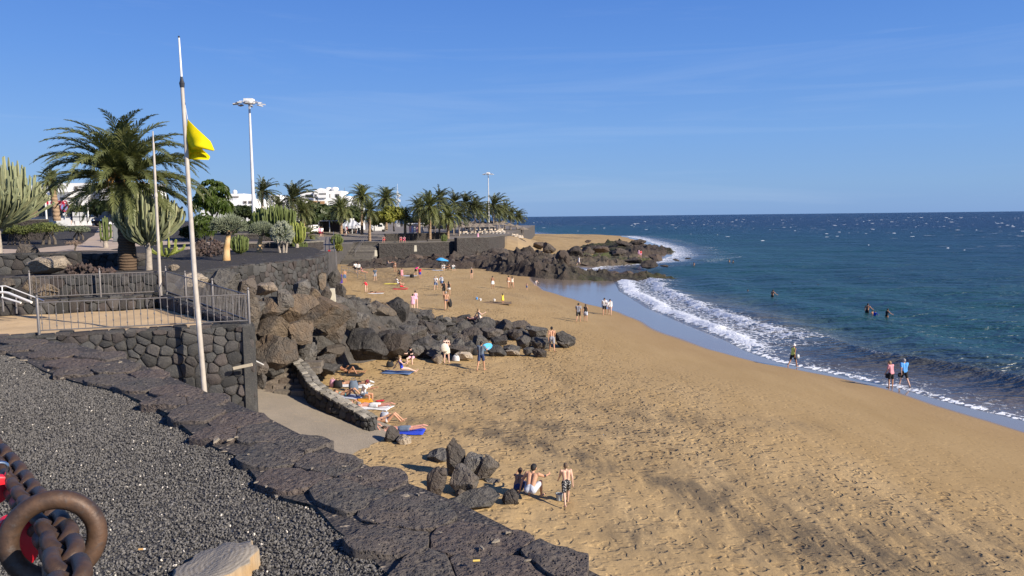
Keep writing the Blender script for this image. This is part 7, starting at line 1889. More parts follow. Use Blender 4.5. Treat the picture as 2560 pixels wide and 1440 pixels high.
# ================================================================== people
def cap_mesh(caps, seg=10):
    V, F = [], []
    for p0, r0, p1, r1 in caps:
        p0, p1 = Vector(p0), Vector(p1); d = p1 - p0; L = d.length
        t = d / L if L > 1e-6 else Vector((0, 0, 1)); a = t.orthogonal().normalized(); b = t.cross(a); o = len(V)
        rings = []
        for k in (-90, -50, -15): rings.append((p0 + t * (r0 * math.sin(R(k))), r0 * math.cos(R(k))))
        for k in (15, 50, 90): rings.append((p1 + t * (r1 * math.sin(R(k))), r1 * math.cos(R(k))))
        for c, r in rings:
            r = max(r, 0.0012)
            for j in range(seg):
                an = 2 * math.pi * j / seg; q_ = c + a * (r * math.cos(an)) + b * (r * math.sin(an)); V.append((q_.x, q_.y, q_.z))
        for i in range(5):
            for j in range(seg):
                k = (j + 1) % seg; F.append((o + i * seg + j, o + i * seg + k, o + (i + 1) * seg + k, o + (i + 1) * seg + j))
        F.append(tuple(o + j for j in reversed(range(seg)))); F.append(tuple(o + 5 * seg + j for j in range(seg)))
    return V, F
TMP = bpy.data.scenes.new('tmp_shapes')
def skin_over(caps, voxel, smooth=6):
    """one continuous surface over a set of tapered limbs"""
    V, F = cap_mesh(caps); me = mesh_new('tmp', V, F)
    o = bpy.data.objects.new('tmp', me); TMP.collection.objects.link(o)
    m = o.modifiers.new('r', 'REMESH'); m.mode = 'VOXEL'; m.voxel_size = voxel; m.use_smooth_shade = True
    s = o.modifiers.new('s', 'SMOOTH'); s.factor = 0.5; s.iterations = smooth
    vl = TMP.view_layers[0]; vl.update()
    out = bpy.data.meshes.new_from_object(o.evaluated_get(vl.depsgraph))
    bpy.data.objects.remove(o); bpy.data.meshes.remove(me)
    return out
POSES = {  # torso lean, (hip, out, knee) right & left, (shoulder, out, elbow) right & left, head pitch, whole-body roll
 'stand': (2, (2, 4, 2), (-2, 4, 2), (4, 9, 10), (-2, 9, 12), 5, 0),
 'stand2': (3, (6, 5, 8), (-3, 6, 2), (15, 12, 60), (5, 10, 25), 18, 0),
 'walk': (5, (24, 3, 10), (-18, 3, 16), (-20, 8, 14), (24, 8, 22), 4, 0),
 'walk2': (5, (-16, 3, 20), (22, 3, 6), (26, 8, 25), (-22, 8, 12), 4, 0),
 'carry': (4, (14, 4, 8), (-14, 4, 12), (35, 20, 75), (10, 8, 20), 2, 0),
 'phone': (6, (2, 5, 2), (4, 5, 6), (45, 10, 85), (8, 10, 20), 22, 0),
 'bend': (48, (28, 6, 30), (-8, 6, 12), (30, 10, 20), (45, 10, 15), 10, 0),
 'sitknees': (22, (112, 14, 104), (108, 16, 98), (62, 22, 26), (-12, 30, 8), 8, 0),
 'sithug': (24, (116, 10, 112), (114, 10, 110), (70, 6, 30), (70, 6, 30), 12, 0),
 'sitlegs': (-12, (84, 8, 14), (82, 8, 20), (48, 12, 70), (-38, 16, 6), 8, 0),
 'sitseat': (14, (84, 12, 88), (86, 12, 86), (50, 6, 50), (48, 6, 52), 20, 0),
 'prone': (0, (-4, 8, 6), (-4, 8, 6), (165, 30, 62), (165, 30, 62), -14, -90),
 'supine': (0, (52, 8, 96), (44, 8, 84), (12, 22, 30), (10, 22, 20), 20, 86),
 'supine1': (8, (58, 10, 108), (10, 8, 6), (12, 24, 40), (140, 30, 80), 24, 80),
 'wade': (6, (4, 6, 4), (-4, 6, 4), (34, 26, 30), (20, 30, 24), 4, 0),
}
_PC = {}
def skeleton(pose, fem):
    tp, lr, ll, ar, al, hp, roll = POSES[pose]
    J = {}; pel = Vector((0, 0, 0)); td = Vector((0, math.sin(R(tp)), math.cos(R(tp)))); fw = Vector((0, math.cos(R(tp)), -math.sin(R(tp))))
    J['pel'] = pel; J['waist'] = pel + td * 0.16; bend = tp * 0.35
    td2 = Vector((0, math.sin(R(tp + bend)), math.cos(R(tp + bend))))
    J['chest'] = J['waist'] + td2 * 0.22; J['neck'] = J['chest'] + td2 * 0.135
    hd = Vector((0, math.sin(R(tp * 0.55 + hp)), math.cos(R(tp * 0.55 + hp)))); hf = Vector((0, math.cos(R(tp * 0.55 + hp)), -math.sin(R(tp * 0.55 + hp))))
    J['head'] = J['neck'] + hd * 0.115 + hf * 0.02; J['hd'] = hd; J['hf'] = hf; J['td2'] = td2
    sw, hw = (0.165, 0.095) if fem else (0.19, 0.09)
    for nm, sg, lg, am in (('r', 1, lr, ar), ('l', -1, ll, al)):
        hip = pel + Vector((sg * hw, 0, -0.02)); f, ab, kn = lg
        d = Vector((sg * math.sin(R(ab)), math.sin(R(f)) * math.cos(R(ab)), -math.cos(R(f)) * math.cos(R(ab)))); knee = hip + d * 0.43
        a2 = f - kn; d2 = Vector((sg * math.sin(R(ab)) * (0.35 if abs(f) < 60 else 0.0), math.sin(R(a2)), -math.cos(R(a2)))).normalized(); ank = knee + d2 * 0.42
        fa = a2 + (0 if roll == 0 else (-62 if roll < 0 else -30)); 
        if pose.startswith('sit') and kn > 60: fa = 0
        if pose.startswith('sit') and kn <= 60: fa = a2 - 15
        if roll == 0 and not pose.startswith('sit'): fa = 0 if a2 > -8 else a2 * 0.8
        fd = Vector((sg * 0.22, math.cos(R(fa)), math.sin(R(fa)))).normalized()
        J['hip' + nm], J['knee' + nm], J['ank' + nm], J['toe' + nm], J['heel' + nm] = hip, knee, ank, ank + d2 * 0.045 + fd * 0.165, ank + d2 * 0.045 - fd * 0.035
        sh = J['neck'] - td2 * 0.045 + Vector((sg * sw, 0, 0)); f, ab, el = am
        d = Vector((sg * math.sin(R(ab)), math.sin(R(f)) * math.cos(R(ab)), -math.cos(R(f)) * math.cos(R(ab)))); elb = sh + d * 0.285
        f2 = f + el; ab2 = ab * 0.4 if f < 90 else -ab; d2 = Vector((sg * math.sin(R(ab2)), math.sin(R(f2)) * math.cos(R(ab2)), -math.cos(R(f2)) * math.cos(R(ab2)))); wr = elb + d2 * 0.25
        J['sh' + nm], J['elb' + nm], J['wr' + nm], J['hand' + nm], J['fd' + nm] = sh, elb, wr, wr + d2 * 0.085, d2
    return J, roll
def body_parts(pose, fem, fine):
    key = (pose, fem, fine)
    if key in _PC: return _PC[key]
    J, roll = skeleton(pose, fem); X = Vector((1, 0, 0)); td2 = J['td2']
    wa, hp_, chs = (0.055, 0.105, 0.10) if fem else (0.065, 0.095, 0.112)
    torso = []
    for s in (1, -1):
        torso += [(J['chest'] + X * s * (0.075 if fem else 0.09) + td2 * 0.03, 0.088 if fem else 0.098, J['waist'] + X * s * wa, 0.082), (J['waist'] + X * s * wa, 0.082, J['pel'] + X * s * (0.075 if fem else 0.065), hp_)]
        torso += [(J['sh' + ('r' if s > 0 else 'l')], 0.055, J['chest'] + X * s * 0.05 + td2 * 0.04, 0.075)]
    arms, uarms, legs, thighs, feet = [], [], [], [], []
    for n in 'rl':
        uarms.append((J['sh' + n], 0.054 if fem else 0.060, J['elb' + n], 0.038 if fem else 0.043)); arms.append((J['elb' + n], 0.040, J['wr' + n], 0.026)); arms.append((J['wr' + n], 0.027, J['hand' + n], 0.032))
        thighs.append((J['hip' + n], 0.098 if fem else 0.092, J['knee' + n], 0.058)); mid = J['knee' + n].lerp(J['ank' + n], 0.35)
        legs += [(J['knee' + n], 0.054, mid, 0.055), (mid, 0.055, J['ank' + n], 0.036)]; feet.append((J['heel' + n], 0.036, J['toe' + n], 0.029))
    head = [(J['neck'] - td2 * 0.02, 0.055, J['head'] - J['hd'] * 0.05, 0.052), (J['head'] - J['hd'] * 0.052 + J['hf'] * 0.030, 0.060, J['head'] + J['hd'] * 0.045 - J['hf'] * 0.008, 0.091), (J['head'] + J['hf'] * 0.095 - J['hd'] * 0.02, 0.014, J['head'] + J['hf'] * 0.08 + J['hd'] * 0.02, 0.012)]
    for s in (1, -1): head.append((J['head'] + X * s * 0.086 - J['hd'] * 0.02, 0.016, J['head'] + X * s * 0.088 + J['hd'] * 0.02, 0.018))
    vx = 0.0125 if fine else 0.019
    body = skin_over(torso + uarms + arms + thighs + legs + feet + head, vx, 5)
    # five separate fingers on each hand, curled a little; eyes and mouth
    fing = []; face = []
    for n, sg in (('r', 1), ('l', -1)):
        d = J['fd' + n].normalized(); side = d.cross(X * sg); side = side.normalized() if side.length > 0.2 else Vector((0, 1, 0)); palm = d.cross(side).normalized()
        for i, (off, ln) in enumerate(((-0.024, 0.062), (-0.008, 0.075), (0.008, 0.07), (0.023, 0.055))):
            b0 = J['hand' + n] + side * off; k1 = b0 + d * ln * 0.55 + palm * 0.004; k2 = k1 + (d * 0.8 + palm * sg * 0.5).normalized() * ln * 0.5
            fing += [(b0 - d * 0.02, 0.0088, k1, 0.0085), (k1, 0.0085, k2, 0.0065)]
        tb = J['wr' + n] + d * 0.035 - side * 0.024; fing += [(tb, 0.011, tb - side * 0.028 + d * 0.03, 0.0095), (tb - side * 0.028 + d * 0.03, 0.0095, tb - side * 0.034 + d * 0.058, 0.007)]
    for s in (1, -1): face.append((J['head'] + X * s * 0.034 + J['hf'] * 0.078 + J['hd'] * 0.012, 0.011, J['head'] + X * s * 0.036 + J['hf'] * 0.079 + J['hd'] * 0.012, 0.011))
    mouth = [(J['head'] - X * 0.022 + J['hf'] * 0.084 - J['hd'] * 0.062, 0.007, J['head'] + X * 0.022 + J['hf'] * 0.084 - J['hd'] * 0.062, 0.007)]
    bm = bmesh.new(); bm.from_mesh(body); nb = len(bm.faces)
    for capsl, mi in ((fing, 0), (face, 1), (mouth, 2)):
        V, F = cap_mesh(capsl, 6); vs = [bm.verts.new(v) for v in V]
        for f in F:
            fc = bm.faces.new([vs[i] for i in f]); fc.material_index = mi; fc.smooth = True
    bm.to_mesh(body); bm.free()
    P = {'body': body}; E = lambda lst, d_: [(a, r0 + d_, b, r1 + d_) for a, r0, b, r1 in lst]
    low_t = [(a, r0, b, r1) for a, r0, b, r1 in torso]
    def part(name, caps): P[name] = (caps, 0.016 if fine else 0.022)
    up = [t for t in torso]
    part('shirt', E(torso, 0.022) + [(a, r0 + 0.022, a.lerp(b, 0.62), r1 + 0.032) for a, r0, b, r1 in uarms])
    part('longshirt', E(torso, 0.024) + E(uarms, 0.022) + [(J['elb' + n], 0.058, J['elb' + n].lerp(J['wr' + n], 0.8), 0.045) for n in 'rl'])
    part('tank', [t for i, t in enumerate(E(torso, 0.018)) if i % 3 != 2])
    hipsec = [(J['waist'] + X * s * 0.05 - (J['waist'] - J['pel']) * 0.35, 0.09, J['pel'] + X * s * 0.072, hp_ + 0.018) for s in (1, -1)]
    part('shorts', hipsec + [(J['hip' + n], 0.118, J['hip' + n].lerp(J['knee' + n], 0.72), 0.092) for n in 'rl'])
    part('shortshorts', hipsec + [(J['hip' + n], 0.115, J['hip' + n].lerp(J['knee' + n], 0.36), 0.104) for n in 'rl'])
    part('briefs', [(J['pel'] + X * s * 0.05 + Vector((0, 0, 0.0)), hp_ + 0.012, J['pel'] + X * s * 0.085, hp_ + 0.006) for s in (1, -1)])
    part('swimsuit', [t for i, t in enumerate(E(torso, 0.011)) if i % 3 != 2])
    part('bikini_top', [(J['chest'] + X * -0.11, 0.088, J['chest'] + X * 0.11, 0.088)])
    sk = [J['hipr'].lerp(J['kneer'], 0.55), J['hipl'].lerp(J['kneel'], 0.55)]
    part('skirt', hipsec + [(J['pel'], 0.12, (sk[0] + sk[1]) / 2, 0.15), (J['hipr'], 0.12, sk[0], 0.125), (J['hipl'], 0.12, sk[1], 0.125)])
    part('dress', E(torso, 0.016) + [(J['pel'], 0.125, (sk[0] + sk[1]) / 2, 0.165), (J['hipr'], 0.12, sk[0], 0.13), (J['hipl'], 0.12, sk[1], 0.13)])
    hh, hf, hc = J['hd'], J['hf'], J['head']
    part('short_hair', [(hc + hh * 0.045 - hf * 0.016, 0.100, hc + hh * 0.062 + hf * 0.012, 0.094), (hc - hf * 0.036 - hh * 0.01, 0.078, hc - hf * 0.02 + hh * 0.05, 0.09)])
    part('long_hair', [(hc + hh * 0.045 - hf * 0.018, 0.102, hc + hh * 0.062 + hf * 0.01, 0.096), (hc - hf * 0.045, 0.085, J['neck'] - hf * 0.085 - td2 * 0.04, 0.07), (J['neck'] - hf * 0.085 - td2 * 0.04, 0.07, J['chest'] - hf * 0.125 + td2 * 0.04, 0.05)])
    part('bun_hair', [(hc + hh * 0.045 - hf * 0.016, 0.100, hc + hh * 0.062 + hf * 0.012, 0.094), (hc - hf * 0.036 - hh * 0.01, 0.078, hc - hf * 0.02 + hh * 0.05, 0.09), (hc + hh * 0.13 - hf * 0.05, 0.045, hc + hh * 0.14 - hf * 0.05, 0.045)])
    part('cap', [(hc + hh * 0.05 - hf * 0.01, 0.104, hc + hh * 0.07 + hf * 0.0, 0.098), (hc + hh * 0.045 + hf * 0.08 - X * 0.05, 0.018, hc + hh * 0.045 + hf * 0.14 - X * 0.02, 0.014), (hc + hh * 0.045 + hf * 0.08 + X * 0.05, 0.018, hc + hh * 0.045 + hf * 0.14 + X * 0.02, 0.014), (hc + hh * 0.045 + hf * 0.09, 0.018, hc + hh * 0.045 + hf * 0.15, 0.014)])
    part('sun_hat', [(hc + hh * 0.06, 0.104, hc + hh * 0.10, 0.085)] + [(hc + hh * 0.04, 0.05, hc + hh * 0.025 + (hf * math.cos(a) + X * math.sin(a)) * 0.155, 0.022) for a in [i * 0.52 for i in range(12)]])
    part('shoes', E(feet, 0.014))
    part('backpack', [(J['chest'] - J['hf'] * 0.17 + X * s * 0.07 + td2 * 0.03, 0.09, J['waist'] - J['hf'] * 0.17 + X * s * 0.07, 0.10) for s in (1, -1)])
    zs = np.empty(len(body.vertices) * 3, np.float32); body.vertices.foreach_get('co', zs); zs = zs.reshape(-1, 3)
    if roll:
        rm = Matrix.Rotation(R(roll), 4, 'X'); body.transform(rm); P['_rot'] = rm; body.vertices.foreach_get('co', zs.reshape(-1)) if False else None
        zs = np.array([v.co[:] for v in body.vertices])
    zmin = float(zs[:, 2].min()); P['_z'] = zmin; P['_roll'] = roll; P['_J'] = J
    body.transform(Matrix.Translation((0, 0, -zmin)))
    P['_done'] = {}
    _PC[key] = P; return P
def get_part(P, name):
    if name not in P['_done']:
        caps, vx = P[name]; me = skin_over(caps, vx, 5)
        if P['_roll']: me.transform(P['_rot'])
        me.transform(Matrix.Translation((0, 0, -P['_z']))); P['_done'][name] = me
    return P['_done'][name]
SKINS = {}
def skin(i):
    if i not in SKINS:
        c = [(0.62, 0.38, 0.27), (0.50, 0.27, 0.165), (0.38, 0.19, 0.105), (0.70, 0.46, 0.36), (0.62, 0.30, 0.22)][i]
        t = NT('skin_tone'); n = t.noise(t.objco(), 9, 3)
        t.fin(t.mix(t.rng(n, 0.3, 0.7, 0, 0.35), c, tuple(k * 0.82 for k in c)), 0.55, None, spec=0.35); t.b.inputs['Subsurface Weight'].default_value = 0.06; t.b.inputs['Subsurface Radius'].default_value = (0.02, 0.008, 0.005)
        SKINS[i] = t.m
    return SKINS[i]
M_EYE = plain('eye', (0.03, 0.025, 0.02), 0.3); M_LIP = plain('lip', (0.42, 0.15, 0.12), 0.5)
CLO = dict(black=(0.014, 0.014, 0.016), navy=(0.025, 0.045, 0.13), white=(0.78, 0.77, 0.75), grey=(0.30, 0.30, 0.33), pink=(0.80, 0.42, 0.56), hotpink=(0.85, 0.03, 0.26), red=(0.72, 0.03, 0.05), blue=(0.02, 0.06, 0.55), sky=(0.10, 0.36, 0.80), lime=(0.72, 0.86, 0.20), yellow=(0.85, 0.68, 0.08), denim=(0.10, 0.17, 0.33), maroon=(0.22, 0.03, 0.05), teal=(0.10, 0.42, 0.42), orange=(0.85, 0.36, 0.02), slate=(0.13, 0.17, 0.23), cream=(0.75, 0.68, 0.55), pale=(0.50, 0.53, 0.60), purple=(0.10, 0.05, 0.42), floral=(0.70, 0.30, 0.34))
def cloth(c): return plain('cloth_' + c, CLO[c], 0.85, tuple(k * 0.78 for k in CLO[c]), 14.0, bump=0.25, bscale=22)
HAIR = dict(dark=(0.012, 0.009, 0.007), brown=(0.06, 0.032, 0.017), blond=(0.34, 0.22, 0.10), grey=(0.36, 0.34, 0.32), sand=(0.16, 0.10, 0.055))
def hairm(c): return plain('hair_' + c, HAIR[c], 0.6, tuple(k * 0.6 for k in HAIR[c]), 40.0, bump=0.6, bscale=60)
NPEOPLE = 0
def make_floral():
    t = NT('black_floral_cloth'); p = t.objco(); v = t.voro(p, 22)
    return t.fin(t.mix(t.rng(v, 0.28, 0.33), (0.70, 0.68, 0.64), (0.016, 0.016, 0.02)), 0.85)
M_FLORAL = make_floral()
def person(loc, pose, face, H, sk, hair, clothes, label, group=None, fem=False, fine=False, dz=0.0, hat=None):
    """face: heading in degrees, 0 = looking away from the viewer"""
    global NPEOPLE; NPEOPLE += 1
    P = body_parts(pose, fem, fine); s = H / 1.75
    e = empty('person', Vector(loc) + Vector((0, 0, dz)), R(face), label, 'person', group, s)
    b = P['body']
    if not b.materials:
        b.materials.append(None); b.materials.append(M_EYE); b.materials.append(M_LIP)
    o = obj('body', b, e); o.material_slots[0].link = 'OBJECT'; o.material_slots[0].material = skin(sk)
    items = [(hair[0] + '_hair', hairm(hair[1]))] if hair else []
    for nm, c in clothes: items.append((nm, c if not isinstance(c, str) else cloth(c)))
    if hat: items.append((hat[0], cloth(hat[1])))
    for nm, m in items:
        me = get_part(P, nm)
        if not me.materials: me.materials.append(None)
        q_ = obj({'longshirt': 'shirt', 'tank': 'top', 'shortshorts': 'shorts'}.get(nm, nm), me, e); q_.material_slots[0].link = 'OBJECT'; q_.material_slots[0].material = m
    return e
S_, L_, B_ = 'short', 'long', 'bun'
def B(px, py): return on_beach(px, py)
G_near, G_wall, G_mid, G_far, G_sea, G_wl = 'family on the near sand', 'sunbathers along the ramp wall', 'people on the middle of the beach', 'people on the far sand', 'bathers in the sea', 'people walking at the water\'s edge'
# family at the near rocks
person(B(1416, 1262), 'walk', 8, 1.36, 0, (S_, 'sand'), [('shorts', M_FLORAL)], 'boy in black floral shorts walking away on the near sand', G_near, fine=True)
person(B(1326, 1254), 'sitknees', -22, 1.80, 1, (S_, 'dark'), [('shorts', 'pale')], 'bare-backed man in pale shorts sitting with one arm on his knee', G_near, fine=True)
person(B(1296, 1240), 'sithug', -15, 1.42, 2, (S_, 'brown'), [('shorts', 'navy')], 'child in dark blue shorts sitting beside the bare-backed man', G_near, fine=True)
# sunbathers by the wall
person(B(1002, 1078), 'prone', 88, 1.80, 4, (S_, 'brown'), [('shorts', 'slate')], 'man in grey-blue shorts lying face down at the end of the ramp wall', G_wall)
person(B(968, 1056), 'supine', -84, 1.70, 1, (S_, 'dark'), [('briefs', 'white')], 'sunbather on the back with both knees up beside the wall end', G_wall, True)
person(B(930, 1018), 'prone', 74, 1.78, 4, (S_, 'grey'), [('shorts', 'white')], 'man in white shorts lying face down on a white towel', G_wall)
person(B(868, 990), 'supine', -100, 1.68, 1, (L_, 'brown'), [('bikini_top', 'teal'), ('briefs', 'teal')], 'woman in teal bikini lying with knees bent behind the wall', G_wall, True)
person(B(908, 998), 'sitseat', -105, 1.68, 1, (S_, 'brown'), [('shirt', 'white'), ('shortshorts', 'slate')], 'seated person in white shirt and maroon cap by the wall', G_wall, True, False, -0.25, ('cap', 'maroon'))
person(B(885, 962), 'prone', 70, 1.78, 1, (S_, 'dark'), [('shorts', 'black'), ('shoes', 'white')], 'man in black shorts and white shoes lying on his side by the wall', G_wall)
person(B(872, 934), 'supine1', -95, 1.66, 2, (S_, 'dark'), [('briefs', 'black')], 'sunbather with one knee up at the far end of the row near the rocks', G_wall, True)
person(B(1005, 934), 'sitlegs', -78, 1.66, 3, (B_, 'blond'), [('swimsuit', 'blue')], 'woman in royal blue swimsuit sitting on a blue towel', G_wall, True)
person(B(1030, 908), 'sitseat', 165, 1.62, 3, (L_, 'dark'), [('shirt', 'black'), ('shortshorts', 'pink')], 'girl in black T-shirt and pink shorts sitting on a stone', G_wall, True, False, -0.12)
# standing on the middle sand
person(B(1117, 907), 'stand2', 12, 1.68, 3, (B_, 'dark'), [('bikini_top', 'black'), ('skirt', 'cream')], 'woman with dark bun and cream wrap standing by the rocks', G_mid, True)
person(B(1203, 926), 'carry', -20, 1.80, 1, (S_, 'dark'), [('shirt', 'slate'), ('shorts', 'navy')], 'man in slate T-shirt and navy shorts carrying a blue board', G_mid)
person(B(1380, 879), 'walk2', 4, 1.80, 1, (S_, 'dark'), [('shorts', 'grey')], 'shirtless man in grey shorts at the tip of the rock tail', G_mid)
person(B(1446, 805), 'walk', -12, 1.80, 1, (S_, 'dark'), [('shirt', 'grey'), ('shorts', 'black')], 'man in grey shirt and dark shorts walking hand in hand', G_mid)
person(B(1464, 803), 'walk2', -8, 1.66, 1, (L_, 'brown'), [('tank', 'black'), ('skirt', 'pale')], 'woman in black top and pale skirt beside the man in grey', G_mid, True)
person(B(1511, 787), 'walk', 175, 1.80, 1, (S_, 'dark'), [('shirt', 'white'), ('shorts', 'black')], 'man in white T-shirt and black shorts walking on wet sand', G_wl)
person(B(1525, 787), 'walk2', 170, 1.68, 0, (L_, 'dark'), [('longshirt', 'white')], 'long-haired woman in a white shirt walking on wet sand', G_wl, True)
person(B(1982, 917), 'walk', -60, 1.66, 2, (S_, 'grey'), [('tank', 'lime'), ('shorts', 'black')], 'person in lime top and white hat wading at the water\'s edge', G_wl, True, hat=('sun_hat', 'white'))
person(B(2227, 969), 'phone', 20, 1.68, 1, (S_, 'blond'), [('shirt', 'floral'), ('shorts', 'black')], 'blond woman in flowered top looking at a phone at the waterline', G_wl, True)
person(B(2260, 966), 'walk2', 5, 1.80, 0, (S_, 'grey'), [('shirt', 'sky'), ('shorts', 'black')], 'man in bright blue T-shirt and black shorts at the waterline', G_wl)
# farther up the beach
for px, py, pose, fa, H, sk, hr, cl, lab, fem in [
 (1033, 774, 'stand', 10, 1.45, 3, (S_, 'dark'), [('dress', 'pink')], 'girl in pink dress above the rock crest', True), (1040, 772, 'stand2', 25, 1.72, 3, (S_, 'brown'), [('swimsuit', 'pink')], 'woman in pink swimsuit standing beside the girl in pink', True),
 (1116, 776, 'walk', 6, 1.78, 1, (S_, 'grey'), [('briefs', 'navy')], 'man in navy briefs carrying a black bag up the beach', False), (1110, 740, 'walk', 12, 1.80, 1, (S_, 'dark'), [('tank', 'black'), ('shorts', 'black'), ('backpack', 'black')], 'man with black backpack walking away', False),
 (1122, 738, 'walk2', 8, 1.68, 1, (L_, 'dark'), [('tank', 'black'), ('shortshorts', 'white')], 'woman with long black hair and white shorts beside the backpacker', True), (1090, 724, 'walk', 170, 1.76, 0, (S_, 'grey'), [('shirt', 'white'), ('shorts', 'denim')], 'man in white shirt and jeans shorts coming down the beach', False),
 (1104, 719, 'walk2', 160, 1.68, 0, (S_, 'sand'), [('longshirt', 'pale'), ('skirt', 'denim')], 'woman in pale blue shirt beside the man in white', True), (1257, 761, 'stand', 20, 1.15, 1, (L_, 'dark'), [('dress', 'yellow')], 'little girl in yellow by the sand diggings', True),
 (1232, 722, 'stand2', 12, 1.70, 2, (S_, 'dark'), [('bikini_top', 'black'), ('skirt', 'white')], 'woman in white skirt near the wet sand', True), (1272, 721, 'walk', 10, 1.76, 1, (S_, 'dark'), [('briefs', 'cream')], 'left one of two bathers walking to the cove', True),
 (1281, 721, 'walk2', 10, 1.70, 1, (L_, 'brown'), [('swimsuit', 'cream')], 'right one of two bathers walking to the cove', True), (1317, 725, 'stand', -30, 0.95, 0, (S_, 'sand'), [('shorts', 'denim')], 'toddler standing at the edge of the wet sand', False),
 (1339, 714, 'bend', -50, 0.95, 3, (S_, 'blond'), [('shorts', 'white')], 'toddler bending over the mirror-like wet sand', False), (1179, 697, 'stand', 190, 1.70, 0, (B_, 'grey'), [('swimsuit', 'black')], 'woman in black swimsuit in front of the far outcrop', True),
 (938, 701, 'stand', 170, 1.76, 0, (S_, 'dark'), [('shirt', 'slate'), ('shorts', 'pale')], 'man in dark shirt and pale shorts on the upper sand', False), (862, 706, 'stand', 8, 1.78, 1, (S_, 'grey'), [('shorts', 'denim')], 'shirtless man in jeans shorts below the promenade foot', False),
 (889, 683, 'stand2', 200, 1.74, 0, (S_, 'sand'), [('shirt', 'white'), ('shorts', 'black')], 'person in white shirt near the low grey rail, left of a pair', False), (897, 684, 'stand', 180, 1.72, 0, (S_, 'brown'), [('longshirt', 'white'), ('shorts', 'black')], 'person in white shirt near the low grey rail, right of a pair', False),
 (988, 679, 'stand', 160, 1.68, 1, (S_, 'blond'), [('bikini_top', 'cream'), ('briefs', 'cream')], 'bather standing in front of the far outcrop left of the umbrella', True), (1039, 688, 'bend', -70, 1.74, 0, (S_, 'sand'), [('tank', 'hotpink'), ('shorts', 'black')], 'person in hot pink bending over a towel', True),
 (1050, 695, 'stand', -20, 1.60, 1, (S_, 'dark'), [('shirt', 'red'), ('shorts', 'blue')], 'person in red shirt and blue shorts beside the one in hot pink', False), (1005, 698, 'stand', 15, 1.62, 1, (S_, 'brown'), [('dress', 'floral')], 'woman in rose dress beside the sitting group', True),
 (916, 731, 'bend', 30, 1.70, 3, (B_, 'blond'), [('swimsuit', 'red')], 'woman in red swimsuit bending down on the upper sand', True)]:
    person(B(px, py), pose, fa, H, sk, (hr[0], hr[1]), cl, lab, G_far, fem)
for px, py, pose, fa, H, sk, hr, cl, lab, fem in [
 (994, 713, 'sitlegs', -70, 1.70, 0, (S_, 'dark'), [('shirt', 'white'), ('shorts', 'pale')], 'sitting person in white shirt in the middle of the far group', False), (1002, 722, 'sitlegs', -85, 1.72, 1, (S_, 'dark'), [('shorts', 'red')], 'reclining sunbather on a red towel', False),
 (1001, 690, 'sithug', 60, 1.66, 2, (L_, 'dark'), [('tank', 'black'), ('shorts', 'black')], 'dark-haired woman in black sitting behind the woman in rose', True), (940, 733, 'prone', 85, 1.68, 2, (L_, 'dark'), [('briefs', 'black')], 'dark-haired sunbather lying face down on a white towel', True),
 (905, 683, 'sitlegs', -80, 1.66, 4, (S_, 'brown'), [('swimsuit', 'floral')], 'sunburnt sunbather sitting near the low grey rail', True), (914, 668, 'supine', -90, 1.70, 1, (S_, 'dark'), [('briefs', 'black')], 'sunbather lying near the foot of the broad steps', False),
 (972, 666, 'sitlegs', -60, 1.66, 3, (S_, 'blond'), [('bikini_top', 'white'), ('briefs', 'white')], 'fair sunbather sitting on a white towel under the outcrop', True), (981, 665, 'sithug', 190, 1.66, 4, (S_, 'brown'), [('briefs', 'red')], 'sunburnt bather sitting beside the standing one', True),
 (1110, 676, 'sitseat', 170, 1.70, 0, (S_, 'grey'), [('shirt', 'white'), ('shorts', 'pale')], 'person sitting under the blue umbrella', False), (1125, 676, 'sitseat', 120, 1.66, 1, (S_, 'brown'), [('swimsuit', 'black')], 'dark-haired person sitting right of the blue umbrella', True),
 (1133, 677, 'sitseat', 200, 1.70, 3, (S_, 'grey'), [('longshirt', 'white'), ('shorts', 'teal')], 'person in white with teal shorts farthest right by the blue umbrella', False)]:
    person(B(px, py), pose, fa, H, sk, hr, cl, lab, 'people resting on the far sand', fem, False, -0.1 if pose == 'sitseat' else 0.0)
# on the rocks, reef and platforms
def at_person(px, py, Y, *a, **k): return person(atY(px, py, Y), *a, **k)
at_person(1188, 800, 60.2, 'supine', -88, 1.70, 4, (S_, 'brown'), [('briefs', 'red')], 'sunburnt person lying on the flat rocks', 'people on the rocks', True)
at_person(1200, 804, 59.8, 'sitlegs', -70, 1.66, 3, (L_, 'blond'), [('swimsuit', 'cream')], 'blond woman sitting on the flat rocks', 'people on the rocks', True)
at_person(1447, 663, 150, 'walk', -70, 1.74, 0, (S_, 'brown'), [('longshirt', 'white'), ('shorts', 'white')], 'person in white walking along the cove below the reef', 'people on the rocks')
at_person(1597, 642, 172, 'stand', 160, 1.70, 3, (S_, 'brown'), [('dress', 'pink')], 'left one of two people on the reef, in pink', 'people on the rocks', True)
at_person(1602, 644, 171, 'stand2', 200, 1.74, 4, (S_, 'brown'), [('tank', 'red'), ('shorts', 'pink')], 'right one of two people on the reef, in red', 'people on the rocks')
at_person(805, 593, 122, 'walk', 10, 1.72, 0, (S_, 'sand'), [('shirt', 'white'), ('shorts', 'maroon')], 'right one of a pair walking up the sloping promenade', 'people on the promenade')
at_person(800, 592, 122, 'walk2', 10, 1.66, 3, (S_, 'blond'), [('shirt', 'pink'), ('shorts', 'red')], 'left one of a pair walking up the sloping promenade', 'people on the promenade', True)
at_person(961, 606, 152.5, 'sitseat', 170, 1.74, 4, (S_, 'grey'), [('shorts', 'red')], 'sunburnt person sitting alone on the platform seat', 'people on the promenade')
at_person(1003, 606, 154, 'sitseat', 175, 1.72, 4, (S_, 'brown'), [('shirt', 'floral'), ('shorts', 'red')], 'left one of a couple sitting on the platform seat', 'people on the promenade', True)
